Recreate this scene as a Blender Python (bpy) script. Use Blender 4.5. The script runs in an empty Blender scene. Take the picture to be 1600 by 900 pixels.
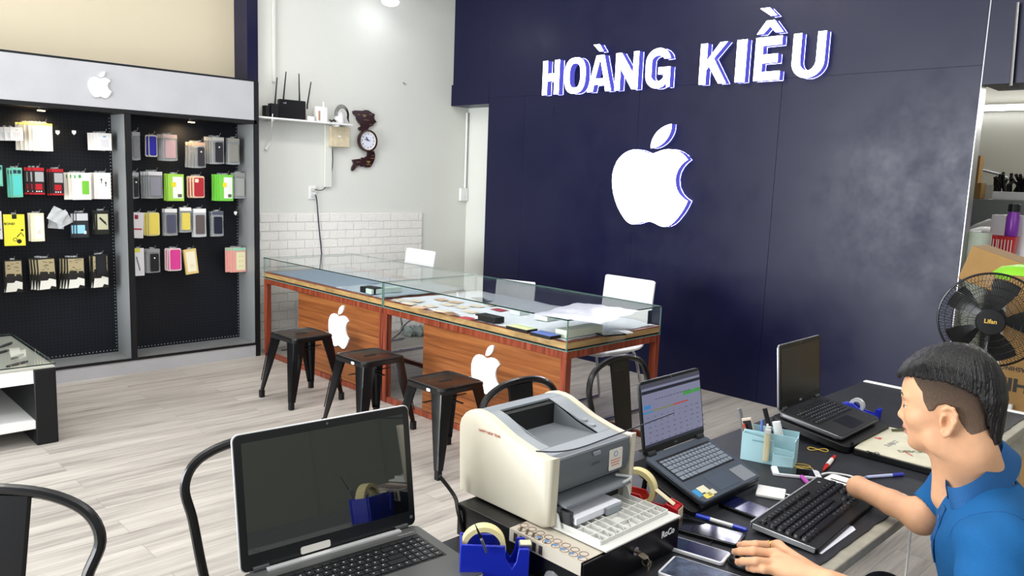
import bpy, bmesh, math, random
import numpy as np
from mathutils import Vector, Matrix, Euler
random.seed(7)
S = bpy.context.scene
C = S.collection
PI = math.pi
# ---------------------------------------------------------------- camera
FPX, YAW, PIT, ROL, CAMH = 1222.037, 0.791724857, 0.139009318, 0.0379224313, 1.55
def _basis():
    cy, sy, cp, sp = math.cos(YAW), math.sin(YAW), math.cos(PIT), math.sin(PIT)
    fw = Vector((cp*cy, cp*sy, -sp)); r0 = Vector((sy, -cy, 0)); u0 = r0.cross(fw)
    c, s = math.cos(ROL), math.sin(ROL)
    return c*r0 + s*u0, -s*r0 + c*u0, fw
CR, CU, CW = _basis()
cd = bpy.data.cameras.new('camera'); cam = bpy.data.objects.new('camera', cd); C.objects.link(cam)
cd.sensor_width = 36; cd.lens = FPX*36/1600; cd.clip_start = .02; cd.clip_end = 60
M3 = Matrix((CR, CU, -CW)).transposed()
cam.matrix_world = Matrix.Translation((0, 0, CAMH)) @ M3.to_4x4()
S.camera = cam
# ---------------------------------------------------------------- colour and light
S.view_settings.view_transform = 'Standard'; S.view_settings.look = 'None'
S.view_settings.gamma = 1; S.view_settings.use_curve_mapping = False
S.view_settings.exposure = 0.0
world = bpy.data.worlds.new('world'); S.world = world; world.use_nodes = True
bg = world.node_tree.nodes['Background']; bg.inputs[0].default_value = (0.86, 0.92, 1, 1); bg.inputs[1].default_value = 0.35
def area(name, loc, rot, sx, sy, power, col=(1, 1, 1)):
    l = bpy.data.lights.new(name, 'AREA'); l.shape = 'RECTANGLE'; l.size = sx; l.size_y = sy; l.energy = power; l.color = col
    o = bpy.data.objects.new(name, l); o.location = loc; o.rotation_euler = rot; C.objects.link(o); return o
# rows of ceiling tube panels (above the frame) and the open shop front at the left end
for i, (x, y) in enumerate(((0.3, 1.2), (0.3, 4.2), (2.4, 1.2), (2.4, 4.2), (4.3, 3.2))):
    area('ceiling_panel', (x, y, 3.85), (0, 0, 0), 1.3, .5, 40 if x < 4 else 22, (1, .98, .95))
area('shop_front_daylight', (-3.6, 3.9, 1.5), (0, -PI/2, 0), 2.3, 3.6, 560, (.93, .97, 1))
area('rear_area_lamp', (0.5, -3.3, 2.9), (PI/2, 0, 0), 6.0, 1.6, 90, (.95, .98, 1))  # unseen lamp before the closed shutter wall, no opening behind it
# ---------------------------------------------------------------- helpers
def ray(px, py): return (CR*((px-800)/FPX) - CU*((py-450)/FPX) + CW)
def at(px, py, ax, v):
    """world point of photo pixel (1600x900) on the plane ax=v"""
    d = ray(px, py); i = 'XYZ'.index(ax); o = Vector((0, 0, CAMH))
    return o + d*((v-o[i])/d[i])
def atk(px, py, k): return Vector((0, 0, CAMH)) + ray(px, py)*k
def lin(h):
    h = h.lstrip('#'); r = [int(h[i:i+2], 16)/255 for i in (0, 2, 4)]
    return tuple((c/12.92 if c <= .04045 else ((c+.055)/1.055)**2.4) for c in r) + (1,)
MATS = {}
def mat(name, col='808080', rough=.5, metal=0, spec=.5, emit=None, es=1, alpha=1, trans=0, ior=1.45, noise=0, nscale=8, bump=0, bscale=60, coat=0, stretch=None):
    if name in MATS: return MATS[name]
    m = bpy.data.materials.new(name); m.use_nodes = True; nt = m.node_tree; N = nt.nodes; b = N['Principled BSDF']
    c = lin(col) if isinstance(col, str) else col
    b.inputs['Base Color'].default_value = c; b.inputs['Roughness'].default_value = rough; b.inputs['Metallic'].default_value = metal
    b.inputs['Specular IOR Level'].default_value = spec; b.inputs['IOR'].default_value = ior
    b.inputs['Coat Weight'].default_value = coat
    if trans: b.inputs['Transmission Weight'].default_value = trans
    if alpha < 1: b.inputs['Alpha'].default_value = alpha
    if emit: b.inputs['Emission Color'].default_value = lin(emit); b.inputs['Emission Strength'].default_value = es
    if noise or bump:
        tc = N.new('ShaderNodeTexCoord'); mp = N.new('ShaderNodeMapping'); nt.links.new(tc.outputs['Object'], mp.inputs[0])
        if stretch: mp.inputs['Scale'].default_value = stretch
        if noise:
            n = N.new('ShaderNodeTexNoise'); n.inputs['Scale'].default_value = nscale; n.inputs['Detail'].default_value = 6
            nt.links.new(mp.outputs[0], n.inputs['Vector'])
            mr = N.new('ShaderNodeMapRange'); mr.inputs[1].default_value = .25; mr.inputs[2].default_value = .75
            mr.inputs[3].default_value = 1-noise; mr.inputs[4].default_value = 1+noise*.6
            nt.links.new(n.outputs['Fac'], mr.inputs[0])
            mx = N.new('ShaderNodeVectorMath'); mx.operation = 'SCALE'; mx.inputs[0].default_value = c[:3]
            nt.links.new(mr.outputs[0], mx.inputs['Scale']); nt.links.new(mx.outputs[0], b.inputs['Base Color'])
        if bump:
            n2 = N.new('ShaderNodeTexNoise'); n2.inputs['Scale'].default_value = bscale; n2.inputs['Detail'].default_value = 4
            nt.links.new(mp.outputs[0], n2.inputs['Vector'])
            bp = N.new('ShaderNodeBump'); bp.inputs['Strength'].default_value = bump; bp.inputs['Distance'].default_value = .01
            nt.links.new(n2.outputs['Fac'], bp.inputs['Height']); nt.links.new(bp.outputs[0], b.inputs['Normal'])
    MATS[name] = m; return m
def glassmat(name, tint=(.972, .988, .984, 1), rough=0.0, refl=1.0, op=0.0):
    """thin pane: clear with a Fresnel sheen"""
    if name in MATS: return MATS[name]
    m = bpy.data.materials.new(name); m.use_nodes = True; nt = m.node_tree; N = nt.nodes; N.clear()
    out = N.new('ShaderNodeOutputMaterial'); t = N.new('ShaderNodeBsdfTransparent'); t.inputs[0].default_value = tint
    g = N.new('ShaderNodeBsdfGlossy'); g.inputs['Roughness'].default_value = rough; g.inputs[0].default_value = (refl, refl, refl, 1)
    f = N.new('ShaderNodeLayerWeight'); f.inputs[0].default_value = .5; mx = N.new('ShaderNodeMixShader')
    pw = N.new('ShaderNodeMath'); pw.operation = 'POWER'; pw.inputs[1].default_value = 4.5; nt.links.new(f.outputs['Facing'], pw.inputs[0])
    ma = N.new('ShaderNodeMath'); ma.operation = 'MULTIPLY_ADD'; ma.inputs[1].default_value = .8; ma.inputs[2].default_value = .035; nt.links.new(pw.outputs[0], ma.inputs[0])
    nt.links.new(ma.outputs[0], mx.inputs[0]); nt.links.new(t.outputs[0], mx.inputs[1]); nt.links.new(g.outputs[0], mx.inputs[2])
    last = mx
    if op:
        d = N.new('ShaderNodeBsdfDiffuse'); d.inputs[0].default_value = (.85, .87, .88, 1)
        m2 = N.new('ShaderNodeMixShader'); m2.inputs[0].default_value = op
        nt.links.new(mx.outputs[0], m2.inputs[1]); nt.links.new(d.outputs[0], m2.inputs[2]); last = m2
    nt.links.new(last.outputs[0], out.inputs[0]); MATS[name] = m; return m

def tag(o, label=None, cat=None, group=None, kind=None):
    if label: o['label'] = label
    if cat: o['category'] = cat
    if group: o['group'] = group
    if kind: o['kind'] = kind
    return o
def thing(name, label, cat, loc=(0, 0, 0), rz=0, group=None, rot=None):
    o = bpy.data.objects.new(name, None); C.objects.link(o); o.empty_display_size = .05
    o.location = loc; o.rotation_euler = rot if rot else (0, 0, rz)
    return tag(o, label, cat, group)
def frame(o, x, y, z=None):
    """4x4 with origin o and axes x, y (z = x cross y)"""
    x = Vector(x).normalized(); y = Vector(y); z = x.cross(y).normalized(); y = z.cross(x)
    m = Matrix((x, y, z)).transposed().to_4x4(); m.translation = Vector(o); return m
class B:
    def __init__(s): s.bm = bmesh.new(); s.mi = 0; s.M = Matrix.Identity(4)
    def _f(s, vs):
        try: f = s.bm.faces.new(vs); f.material_index = s.mi; return f
        except ValueError: return None
    def v(s, p): return s.bm.verts.new(s.M @ Vector(p))
    def mat(s, i): s.mi = i; return s
    def at(s, m): s.M = m; return s
    def box(s, c, d, rz=0, rot=None):
        R = Euler(rot).to_matrix() if rot else Matrix.Rotation(rz, 3, 'Z')
        c = Vector(c); vs = []
        for x in (-.5, .5):
            for y in (-.5, .5):
                for z in (-.5, .5): vs.append(s.v(c + R @ Vector((x*d[0], y*d[1], z*d[2]))))
        for q in ((0, 1, 3, 2), (4, 6, 7, 5), (0, 4, 5, 1), (2, 3, 7, 6), (0, 2, 6, 4), (1, 5, 7, 3)): s._f([vs[i] for i in q])
        return s
    def bx(s, x0, x1, y0, y1, z0, z1): return s.box(((x0+x1)/2, (y0+y1)/2, (z0+z1)/2), (abs(x1-x0), abs(y1-y0), abs(z1-z0)))
    def loft(s, rings, cap=True, closed=True):
        R = [[s.v(p) for p in r] for r in rings]
        n = len(R[0])
        for a, b in zip(R, R[1:]):
            for i in range(n if closed else n-1):
                j = (i+1) % n; s._f([a[i], a[j], b[j], b[i]])
        if cap: s._f(R[0][::-1]); s._f(R[-1])
        return s
    def prism(s, pts, z0, z1):
        return s.loft([[(p[0], p[1], z0) for p in pts], [(p[0], p[1], z1) for p in pts]])
    def rrect(s, x0, x1, y0, y1, z0, z1, r, n=5):
        return s.prism(rr(x0, x1, y0, y1, r, n), z0, z1)
    def cyl(s, p0, p1, r0, r1=None, n=16, cap=True):
        r1 = r0 if r1 is None else r1
        p0, p1 = Vector(p0), Vector(p1); d = (p1-p0).normalized(); a = d.orthogonal().normalized(); b = d.cross(a)
        f = lambda p, r: [p + (a*math.cos(t)+b*math.sin(t))*r for t in [2*PI*i/n for i in range(n)]]
        return s.loft([f(p0, r0), f(p1, r1)], cap)
    def tube(s, pts, r, n=8, closed=False, sm=0, rf=None, flat=1):
        P = [Vector(p) for p in pts]
        if sm: P = smooth(P, sm, closed)
        m = len(P); rings = []; prev = None
        for i, p in enumerate(P):
            t = (P[(i+1) % m]-P[i-1]) if closed else (P[min(i+1, m-1)]-P[max(i-1, 0)])
            if t.length < 1e-9: t = Vector((0, 0, 1))
            t.normalize()
            if prev is None: a = t.orthogonal().normalized()
            else:
                a = prev - t*prev.dot(t)
                a = a.normalized() if a.length > 1e-6 else t.orthogonal().normalized()
            prev = a; b = t.cross(a); rad = (rf(i/(m-1)) if rf else 1)*r
            rings.append([p + (a*math.cos(q)+b*math.sin(q)*flat)*rad for q in [2*PI*k/n for k in range(n)]])
        if closed: rings.append(rings[0]); return s.loft(rings, False)
        return s.loft(rings)
    def lathe(s, prof, n=24, c=(0, 0, 0), cap=True):
        return s.loft([[(c[0]+r*math.cos(2*PI*i/n), c[1]+r*math.sin(2*PI*i/n), c[2]+z) for i in range(n)] for r, z in prof], cap)
    def ring(s, R, r, c=(0, 0, 0), n=40, k=8, ax='Z'):
        P = []
        for i in range(n):
            t = 2*PI*i/n; q = (R*math.cos(t), R*math.sin(t))
            P.append(Vector(c)+Vector({'Z': (q[0], q[1], 0), 'Y': (q[0], 0, q[1]), 'X': (0, q[0], q[1])}[ax]))
        return s.tube(P, r, k, True)
    def sphere(s, c, r, n=16, m=10):
        r = (r, r, r) if not hasattr(r, '__len__') else r
        return s.loft([[(c[0]+r[0]*math.sin(PI*j/m)*math.cos(2*PI*i/n), c[1]+r[1]*math.sin(PI*j/m)*math.sin(2*PI*i/n), c[2]-r[2]*math.cos(PI*j/m)) for i in range(n)] for j in [.15]+list(range(1, m))+[m-.15]])
    def quad(s, *p): s._f([s.v(q) for q in p]); return s
    def mesh_add(s, me, M=None):
        M = s.M @ (M or Matrix.Identity(4)); vs = [s.bm.verts.new(M @ v.co) for v in me.vertices]
        for p in me.polygons: s._f([vs[i] for i in p.vertices])
        return s
    def build(s, name, mats, parent=None, bev=0, smooth=True, local=False, seg=2, sub=0, ang=35):
        """vertices are given in world coordinates unless local; shifted into the parent's frame"""
        if not isinstance(mats, (list, tuple)): mats = [mats]
        bm = s.bm
        bmesh.ops.recalc_face_normals(bm, faces=bm.faces)
        org = Vector((0, 0, 0))
        if not local:
            if parent is not None:
                r = parent; ch = []
                while r is not None: ch.append(r); r = r.parent
                Mw = Matrix.Identity(4)
                for q in reversed(ch): Mw = Mw @ Matrix.LocRotScale(q.location, q.rotation_euler, q.scale)
                bmesh.ops.transform(bm, matrix=Mw.inverted(), verts=bm.verts)
            elif bm.verts:
                xs = [v.co for v in bm.verts]
                org = Vector([(min(p[i] for p in xs)+max(p[i] for p in xs))/2 for i in (0, 1)]+[min(p[2] for p in xs)])
                bmesh.ops.translate(bm, vec=-org, verts=bm.verts)
        me = bpy.data.meshes.new(name); bm.to_mesh(me); bm.free()
        for m in mats: me.materials.append(m)
        o = bpy.data.objects.new(name, me); C.objects.link(o); o.location = org
        if parent is not None: o.parent = parent
        if bev:
            md = o.modifiers.new('bevel', 'BEVEL'); md.width = bev; md.segments = seg; md.limit_method = 'ANGLE'; md.angle_limit = math.radians(40)
        if sub:
            md = o.modifiers.new('sub', 'SUBSURF'); md.levels = sub; md.render_levels = sub
        if smooth:
            me.polygons.foreach_set('use_smooth', [True]*len(me.polygons))
            me.set_sharp_from_angle(angle=math.radians(ang))
        return o
def rr(x0, x1, y0, y1, r, n=5):
    out = []
    for cx, cy, a in ((x1-r, y1-r, 0), (x0+r, y1-r, 90), (x0+r, y0+r, 180), (x1-r, y0+r, 270)):
        for i in range(n+1): t = math.radians(a+90*i/n); out.append((cx+r*math.cos(t), cy+r*math.sin(t)))
    return out
def smooth(P, k=4, closed=False):
    """Catmull-Rom resampling"""
    out = []; m = len(P)
    for i in range(m if closed else m-1):
        p1, p2 = P[i], P[(i+1) % m]
        p0 = P[i-1] if (i > 0 or closed) else p1; p3 = P[(i+2) % m] if (i+2 < m or closed) else p2
        for j in range(k):
            t = j/k
            out.append(.5*((2*p1)+(-p0+p2)*t+(2*p0-5*p1+4*p2-p3)*t*t+(-p0+3*p1-3*p2+p3)*t**3))
    if not closed: out.append(P[-1])
    return out
def bez(pts, n=8):
    """closed outline from cubic bezier chain [p0,c1,c2,p1,c3,c4,p2...]"""
    out = []
    for i in range(0, len(pts)-1, 3):
        a, b, c, d = [Vector((*p, 0)) for p in pts[i:i+4]]
        for j in range(n):
            t = j/n; q = a*(1-t)**3+3*b*t*(1-t)**2+3*c*t*t*(1-t)+d*t**3; out.append((q.x, q.y))
    return out
def curve_mesh(loops, depth=0):
    """filled flat outline(s) with holes (even-odd), optionally extruded to z 0..depth -> mesh"""
    cu = bpy.data.curves.new('o', 'CURVE'); cu.dimensions = '2D'; cu.fill_mode = 'BOTH' if depth else 'FRONT'
    if depth: cu.extrude = depth/2
    for L in loops:
        sp = cu.splines.new('POLY'); sp.points.add(len(L)-1); sp.use_cyclic_u = True
        for i, p in enumerate(L): sp.points[i].co = (p[0], p[1], 0, 1)
    return _tomesh(cu, depth)
def _tomesh(cu, depth):
    ob = bpy.data.objects.new('t', cu); C.objects.link(ob); dg = bpy.context.evaluated_depsgraph_get(); dg.update()
    me = bpy.data.meshes.new_from_object(ob.evaluated_get(dg)); bpy.data.objects.remove(ob); bpy.data.curves.remove(cu)
    if depth: me.transform(Matrix.Translation((0, 0, depth/2)))
    return me
def text_mesh(t, size, bold=0, depth=0, sx=1, align='CENTER', shear=0):
    cu = bpy.data.curves.new('t', 'FONT'); cu.body = t; cu.size = size; cu.offset = bold; cu.align_x = align; cu.align_y = 'CENTER'; cu.resolution_u = 3; cu.shear = shear
    if depth: cu.extrude = depth/2
    me = _tomesh(cu, depth); me.transform(Matrix.Scale(sx, 4, (1, 0, 0))); return me
APPLE = "12.152 6.896 -.948 0 -2.415 -1.078 -3.96 -1.04 -2.04 .027 -3.91 1.183 -4.961 3.014 -2.117 3.675 -.546 9.103 1.519 12.09 1.013 1.454 2.208 3.09 3.792 3.039 1.52 -.065 2.09 -.987 3.935 -.987 1.831 0 2.35 .987 3.96 .948 1.637 -.026 2.676 -1.48 3.676 -2.948 1.156 -1.688 1.636 -3.325 1.662 -3.415 -.039 -.013 -3.182 -1.221 -3.22 -4.857 -.026 -3.04 2.48 -4.494 2.597 -4.559 -1.429 -2.09 -3.623 -2.324 -4.39 -2.376 -2 -.156 -3.675 1.09 -4.61 1.09"
LEAF = "15.53 3.83 .843 -1.012 1.4 -2.427 1.245 -3.83 -1.207 .052 -2.662 .805 -3.532 1.818 -.78 .896 -1.454 2.338 -1.273 3.714 1.338 .104 2.715 -.688 3.559 -1.701"
def relpath(sv, n=8):
    f = [float(q) for q in sv.split()]; p = Vector((f[0], f[1])); pts = [tuple(p)]; f = f[2:]
    for i in range(0, len(f), 6):
        pts += [(p.x+f[i], p.y+f[i+1]), (p.x+f[i+2], p.y+f[i+3])]; p = p+Vector((f[i+4], f[i+5])); pts.append(tuple(p))
    return [((x-12)/24, (12-y)/24) for x, y in bez(pts, n)]     # unit height, centred, y up
def emblem(name, o, x, y, h, depth, face, side, parent, w=1, leafsep=True):
    """bitten-fruit emblem of height h standing `depth` out of the surface"""
    M = frame(o, x, y); obs = []
    for nm, pth in ((name, APPLE), (name.replace('body', 'leaf'), LEAF)):
        L = [(px*h*w, py*h) for px, py in relpath(pth)]
        b = B().at(M); b.mi = 1; b.loft([[(p[0], p[1], z) for p in L] for z in (0, depth)], cap=False)
        b.mi = 0; b.mesh_add(curve_mesh([L]), Matrix.Translation((0, 0, depth))); 
        b.mi = 1; b.mesh_add(curve_mesh([L]))
        bmesh.ops.remove_doubles(b.bm, verts=b.bm.verts, dist=1e-5)
        obs.append(b.build(nm, [face, side], parent, smooth=False))
    return obs
def copy_tree(o, parent=None):
    c = o.copy(); C.objects.link(c); c.parent = parent
    for ch in [q for q in C.objects if q.parent == o]: copy_tree(ch, c)
    return c
# ================================================================ materials
def nodes(m): return m.node_tree, m.node_tree.nodes, m.node_tree.nodes['Principled BSDF']
def wood_floor():
    m = mat('floor_planks', 'b9b3ab', .42, spec=.35); nt, N, b = nodes(m); L = nt.links.new
    tc = N.new('ShaderNodeTexCoord'); 
    br = N.new('ShaderNodeTexBrick'); br.offset = .37; br.inputs['Scale'].default_value = 1; br.inputs['Brick Width'].default_value = 1.22; br.inputs['Row Height'].default_value = .15
    br.inputs['Mortar Size'].default_value = .0012; br.inputs['Mortar Smooth'].default_value = .3; br.inputs['Color1'].default_value = (.2, .2, .2, 1); br.inputs['Color2'].default_value = (.8, .8, .8, 1); br.inputs['Mortar'].default_value = (.5, .5, .5, 1)
    L(tc.outputs['Object'], br.inputs[0])
    add = N.new('ShaderNodeVectorMath'); add.operation = 'ADD'; sc = N.new('ShaderNodeVectorMath'); sc.operation = 'SCALE'; sc.inputs['Scale'].default_value = 9
    L(br.outputs['Color'], sc.inputs[0]); L(tc.outputs['Object'], add.inputs[0]); L(sc.outputs[0], add.inputs[1])
    mp = N.new('ShaderNodeMapping'); mp.inputs['Scale'].default_value = (1.3, 26, 1); L(add.outputs[0], mp.inputs[0])
    n1 = N.new('ShaderNodeTexNoise'); n1.inputs['Scale'].default_value = 1.6; n1.inputs['Detail'].default_value = 9; n1.inputs['Roughness'].default_value = .68; n1.inputs['Distortion'].default_value = .7; L(mp.outputs[0], n1.inputs[0])
    mp2 = N.new('ShaderNodeMapping'); mp2.inputs['Scale'].default_value = (.55, 5, 1); L(add.outputs[0], mp2.inputs[0])
    n2 = N.new('ShaderNodeTexNoise'); n2.inputs['Scale'].default_value = 1.7; n2.inputs['Detail'].default_value = 4; L(mp2.outputs[0], n2.inputs[0])
    cr = N.new('ShaderNodeValToRGB'); e = cr.color_ramp.elements
    e[0].position = .27; e[0].color = lin('6e6965'); e[1].position = .64; e[1].color = lin('bdb7b0')
    q = e.new(.41); q.color = lin('948e88'); q = e.new(.5); q.color = lin('a9a39c')
    mx = N.new('ShaderNodeMix'); mx.data_type = 'FLOAT'; mx.inputs[0].default_value = .42; L(n1.outputs['Fac'], mx.inputs[2]); L(n2.outputs['Fac'], mx.inputs[3]); L(mx.outputs[0], cr.inputs[0])
    tone = N.new('ShaderNodeMapRange'); tone.inputs[3].default_value = .92; tone.inputs[4].default_value = 1.06; L(br.outputs['Color'], tone.inputs[0])
    s2 = N.new('ShaderNodeVectorMath'); s2.operation = 'SCALE'; L(cr.outputs[0], s2.inputs[0]); L(tone.outputs[0], s2.inputs['Scale'])
    mm = N.new('ShaderNodeMix'); mm.data_type = 'RGBA'; L(br.outputs['Fac'], mm.inputs[0]); L(s2.outputs[0], mm.inputs[6]); mm.inputs[7].default_value = lin('857f79'); L(mm.outputs[2], b.inputs['Base Color'])
    bp = N.new('ShaderNodeBump'); bp.inputs['Strength'].default_value = .12; bp.inputs['Distance'].default_value = .003; L(n1.outputs['Fac'], bp.inputs['Height']); L(bp.outputs[0], b.inputs['Normal'])
    return m
def navy_panel():
    m = mat('navy_laminate', (.002, .0028, .028, 1), .3, spec=.38); nt, N, b = nodes(m); L = nt.links.new
    tc = N.new('ShaderNodeTexCoord'); n = N.new('ShaderNodeTexNoise'); n.inputs['Scale'].default_value = 3.5; n.inputs['Detail'].default_value = 8; n.inputs['Roughness'].default_value = .7
    L(tc.outputs['Object'], n.inputs[0]); mr = N.new('ShaderNodeMapRange'); mr.inputs[1].default_value = .3; mr.inputs[2].default_value = .7; mr.inputs[3].default_value = .27; mr.inputs[4].default_value = .46
    L(n.outputs['Fac'], mr.inputs[0]); L(mr.outputs[0], b.inputs['Roughness'])
    n2 = N.new('ShaderNodeTexNoise'); n2.inputs['Scale'].default_value = 90; mp = N.new('ShaderNodeMapping'); mp.inputs['Scale'].default_value = (1, 1, .15); L(tc.outputs['Object'], mp.inputs[0]); L(mp.outputs[0], n2.inputs[0])
    bp = N.new('ShaderNodeBump'); bp.inputs['Strength'].default_value = .05; bp.inputs['Distance'].default_value = .002; L(n2.outputs['Fac'], bp.inputs['Height']); L(bp.outputs[0], b.inputs['Normal'])
    return m
def grain(name, cols, sx, rough=.4, scale=2.2, dist=1.2, spec=.4):
    m = mat(name, cols[1], rough, spec=spec); nt, N, b = nodes(m); L = nt.links.new
    tc = N.new('ShaderNodeTexCoord'); mp = N.new('ShaderNodeMapping'); mp.inputs['Scale'].default_value = sx; L(tc.outputs['Object'], mp.inputs[0])
    n = N.new('ShaderNodeTexNoise'); n.inputs['Scale'].default_value = scale; n.inputs['Detail'].default_value = 7; n.inputs['Distortion'].default_value = dist; L(mp.outputs[0], n.inputs[0])
    cr = N.new('ShaderNodeValToRGB'); e = cr.color_ramp.elements; e[0].position = .3; e[1].position = .7; e[0].color = lin(cols[0]); e[1].color = lin(cols[2]); q = e.new(.5); q.color = lin(cols[1])
    L(n.outputs['Fac'], cr.inputs[0]); L(cr.outputs[0], b.inputs['Base Color']); return m
def pegboard():
    m = mat('pegboard_black', '12141c', .5, spec=.3); nt, N, b = nodes(m); L = nt.links.new
    tc = N.new('ShaderNodeTexCoord'); mp = N.new('ShaderNodeMapping'); mp.inputs['Scale'].default_value = (40, 1, 40); L(tc.outputs['Object'], mp.inputs[0])
    fr = N.new('ShaderNodeVectorMath'); fr.operation = 'FRACTION'; L(mp.outputs[0], fr.inputs[0])
    sep = N.new('ShaderNodeSeparateXYZ'); L(fr.outputs[0], sep.inputs[0])
    cb = N.new('ShaderNodeCombineXYZ'); L(sep.outputs[0], cb.inputs[0]); L(sep.outputs[2], cb.inputs[1])
    d = N.new('ShaderNodeVectorMath'); d.operation = 'DISTANCE'; d.inputs[1].default_value = (.5, .5, 0); L(cb.outputs[0], d.inputs[0])
    lt = N.new('ShaderNodeMath'); lt.operation = 'LESS_THAN'; lt.inputs[1].default_value = .2; L(d.outputs['Value'], lt.inputs[0])
    mx = N.new('ShaderNodeMix'); mx.data_type = 'RGBA'; L(lt.outputs[0], mx.inputs[0]); mx.inputs[6].default_value = lin('14171f'); mx.inputs[7].default_value = lin('050507'); L(mx.outputs[2], b.inputs['Base Color'])
    return m
M_floor = wood_floor(); M_navy = navy_panel(); M_peg = pegboard()
M_wall = mat('wall_paint_white', 'd8d9d2', .75, spec=.2, noise=.03, nscale=2, bump=.06, bscale=35)
M_beige = mat('wall_paint_beige', 'c9bea6', .75, spec=.2, noise=.02, nscale=2)
M_brick = mat('white_foam_brick', 'e6e4de', .6, spec=.25, bump=.5, bscale=38)
M_ceil = mat('ceiling_white', 'e8e8e6', .9)
M_black = mat('black_metal', '07070a', .3, spec=.45, coat=.15)
M_blackm = mat('black_matte', '0b0b0e', .5, spec=.4)
M_grey = mat('grey_laminate', 'aeaeb2', .4, noise=.06, nscale=5, spec=.4)
M_greyd = mat('brushed_grey_side', '7d7f80', .35, noise=.12, nscale=4, spec=.4, stretch=(1, 1, .2))
M_whitep = mat('white_plastic', 'e6e6e4', .4)
M_whiteg = mat('white_gloss', 'e8e8ea', .2)
M_red = grain('red_brown_frame', ('5c2618', '7e3a26', '944a34'), (12, 12, 1), .28)
M_cherry = grain('cherry_panel', ('5f351c', '824c28', '9a6136'), (1, .8, 24), .3, 1.6, .6)
M_tan = grain('tan_board_edge', ('a37c50', 'b8925f', 'c9a36e'), (1, 3, 8), .5)
M_glass = glassmat('clear_glass'); M_gedge = mat('glass_edge_green', '86a89c', .15, trans=.4, spec=.6)
M_glassdk = mat('glass_edge_dark', '17312b', .15, spec=.6)
M_glow = mat('lit_white_acrylic', 'ffffff', .4, emit='f3f0ff', es=9)
M_glow2 = mat('lit_white_acrylic_small', 'ffffff', .4, emit='f6f4ff', es=3.5)
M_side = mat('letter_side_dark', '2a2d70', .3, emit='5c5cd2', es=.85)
M_halo = mat('letter_back_light', 'ffffff', .4, emit='9a9bff', es=22)
M_chrome = mat('chrome', 'c8c8cc', .12, metal=1)
M_steel = mat('brushed_steel', '9a9a9c', .35, metal=.9)
M_cream = mat('cream_plastic', 'c9c2af', .42, noise=.05, nscale=9)
M_screen = mat('dark_screen', '05070a', .08, spec=.6)
# ================================================================ setting
YW, XB = 6.22, 5.18
def struct(b, name, mats, **k): return tag(b.build(name, mats, **k), kind='structure')
struct(B().bx(-4, 8.6, -3.6, 7, -.1, 0), 'floor', M_floor, smooth=False)
struct(B().bx(-4, 8.6, -3.6, 7, 4.0, 4.1), 'ceiling', M_ceil, smooth=False)
struct(B().bx(-3.9, 3.20, 6.40, 6.5, 0, 4.0), 'wall_back', M_beige, smooth=False)
struct(B().bx(3.022, 5.42, YW, 6.5, 0, 4.0), 'wall_clock', M_wall, smooth=False)
struct(B().bx(5.42, 5.52, 5.2, 6.5, 0, 4.0), 'wall_recess', M_wall, smooth=False)
# dark strip between the beige and the white wall
x0, x1 = at(386, 60, 'Y', YW-.05).x, at(403, 60, 'Y', YW-.05).x
struct(B().bx(x0, x1, YW-.05, 6.4, 2.25, 4.0), 'trim_1', M_navy, smooth=False)
# foam brick dado
b = B(); xr = at(659, 334, 'Y', YW).x; ztop = at(500, 333, 'Y', YW).z; rh = .0775; row = 0; z = ztop
while z > .02:
    x = 3.03 - (.0 if row % 2 else .085)
    while x < xr-.01:
        w = .168; a0, a1 = max(x, 3.03), min(x+w, xr)
        if a1-a0 > .03: b.bx(a0+.003, a1-.003, YW-.013, YW-.002, max(z-rh+.003, .002), z-.003)
        x += w
    z -= rh; row += 1
b.bx(3.03, xr, YW-.005, YW-.001, .002, ztop)
struct(b, 'wall_brick_dado', M_brick, bev=.004)
# navy feature wall with panel joints, header beams either side of it
b = B(); zs = 2.30; ys = at(1200, 400, 'X', XB).y; ys2 = at(985, 400, 'X', XB).y; yl, yr = 5.66, 1.445; g = .0016
cuts = [yr, ys, ys2, at(815, 300, 'X', XB).y, yl]
for a, c in zip(cuts, cuts[1:]): b.bx(XB, XB+.05, a+g, c-g, 0.001, zs-g)
b.bx(XB, XB+.05, yr, yl, zs+g, 4.0); b.bx(XB+.003, XB+.09, yr+.002, yl-.002, 0.001, 3.99)
struct(b, 'wall_feature', M_navy, bev=.001)
struct(B().bx(XB, XB+.35, 5.662, YW-.002, 2.25, 2.455).bx(XB+.02, XB+.35, 5.662, YW-.002, 2.455, 4), 'trim_2', M_navy, smooth=False)
struct(B().bx(XB, XB+.35, -1.5, 1.44, 2.19, 4), 'trim_3', M_navy, smooth=False)
# edge trim of the feature wall
struct(B().bx(XB-.004, XB+.092, yr-.006, yr-.0005, 0, 3.99), 'trim_4', M_steel, smooth=False)
# stock room behind it
struct(B().bx(7.4, 7.5, -1.5, 6.5, 0, 4), 'wall_stock_room', mat('stock_wall', 'd6d2c4', .8), smooth=False)
struct(B().bx(5.6, 7.4, -1.5, 5.0, 2.62, 2.7), 'trim_5', M_wall, smooth=False)
struct(B().bx(5.3, 7.4, -1.6, -1.5, 0, 4), 'wall_stock_side', mat('stock_wall', 'd6d2c4', .8), smooth=False)

# shutter wall across the street side, behind the camera
M_shut = mat('grey_green_shutter', '8c9388', .6)
b = B().bx(-3.9, 8.6, -3.6, -3.5, 0, 4.0)
for k in range(20): b.bx(-3.8+k*.62, -3.79+k*.62, -3.5, -3.49, 0, 4.0)
b.bx(-3.9, 8.6, -3.5, -3.42, 1.9, 2.0)
struct(b, 'wall_shutter', M_shut, smooth=False)
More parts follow.
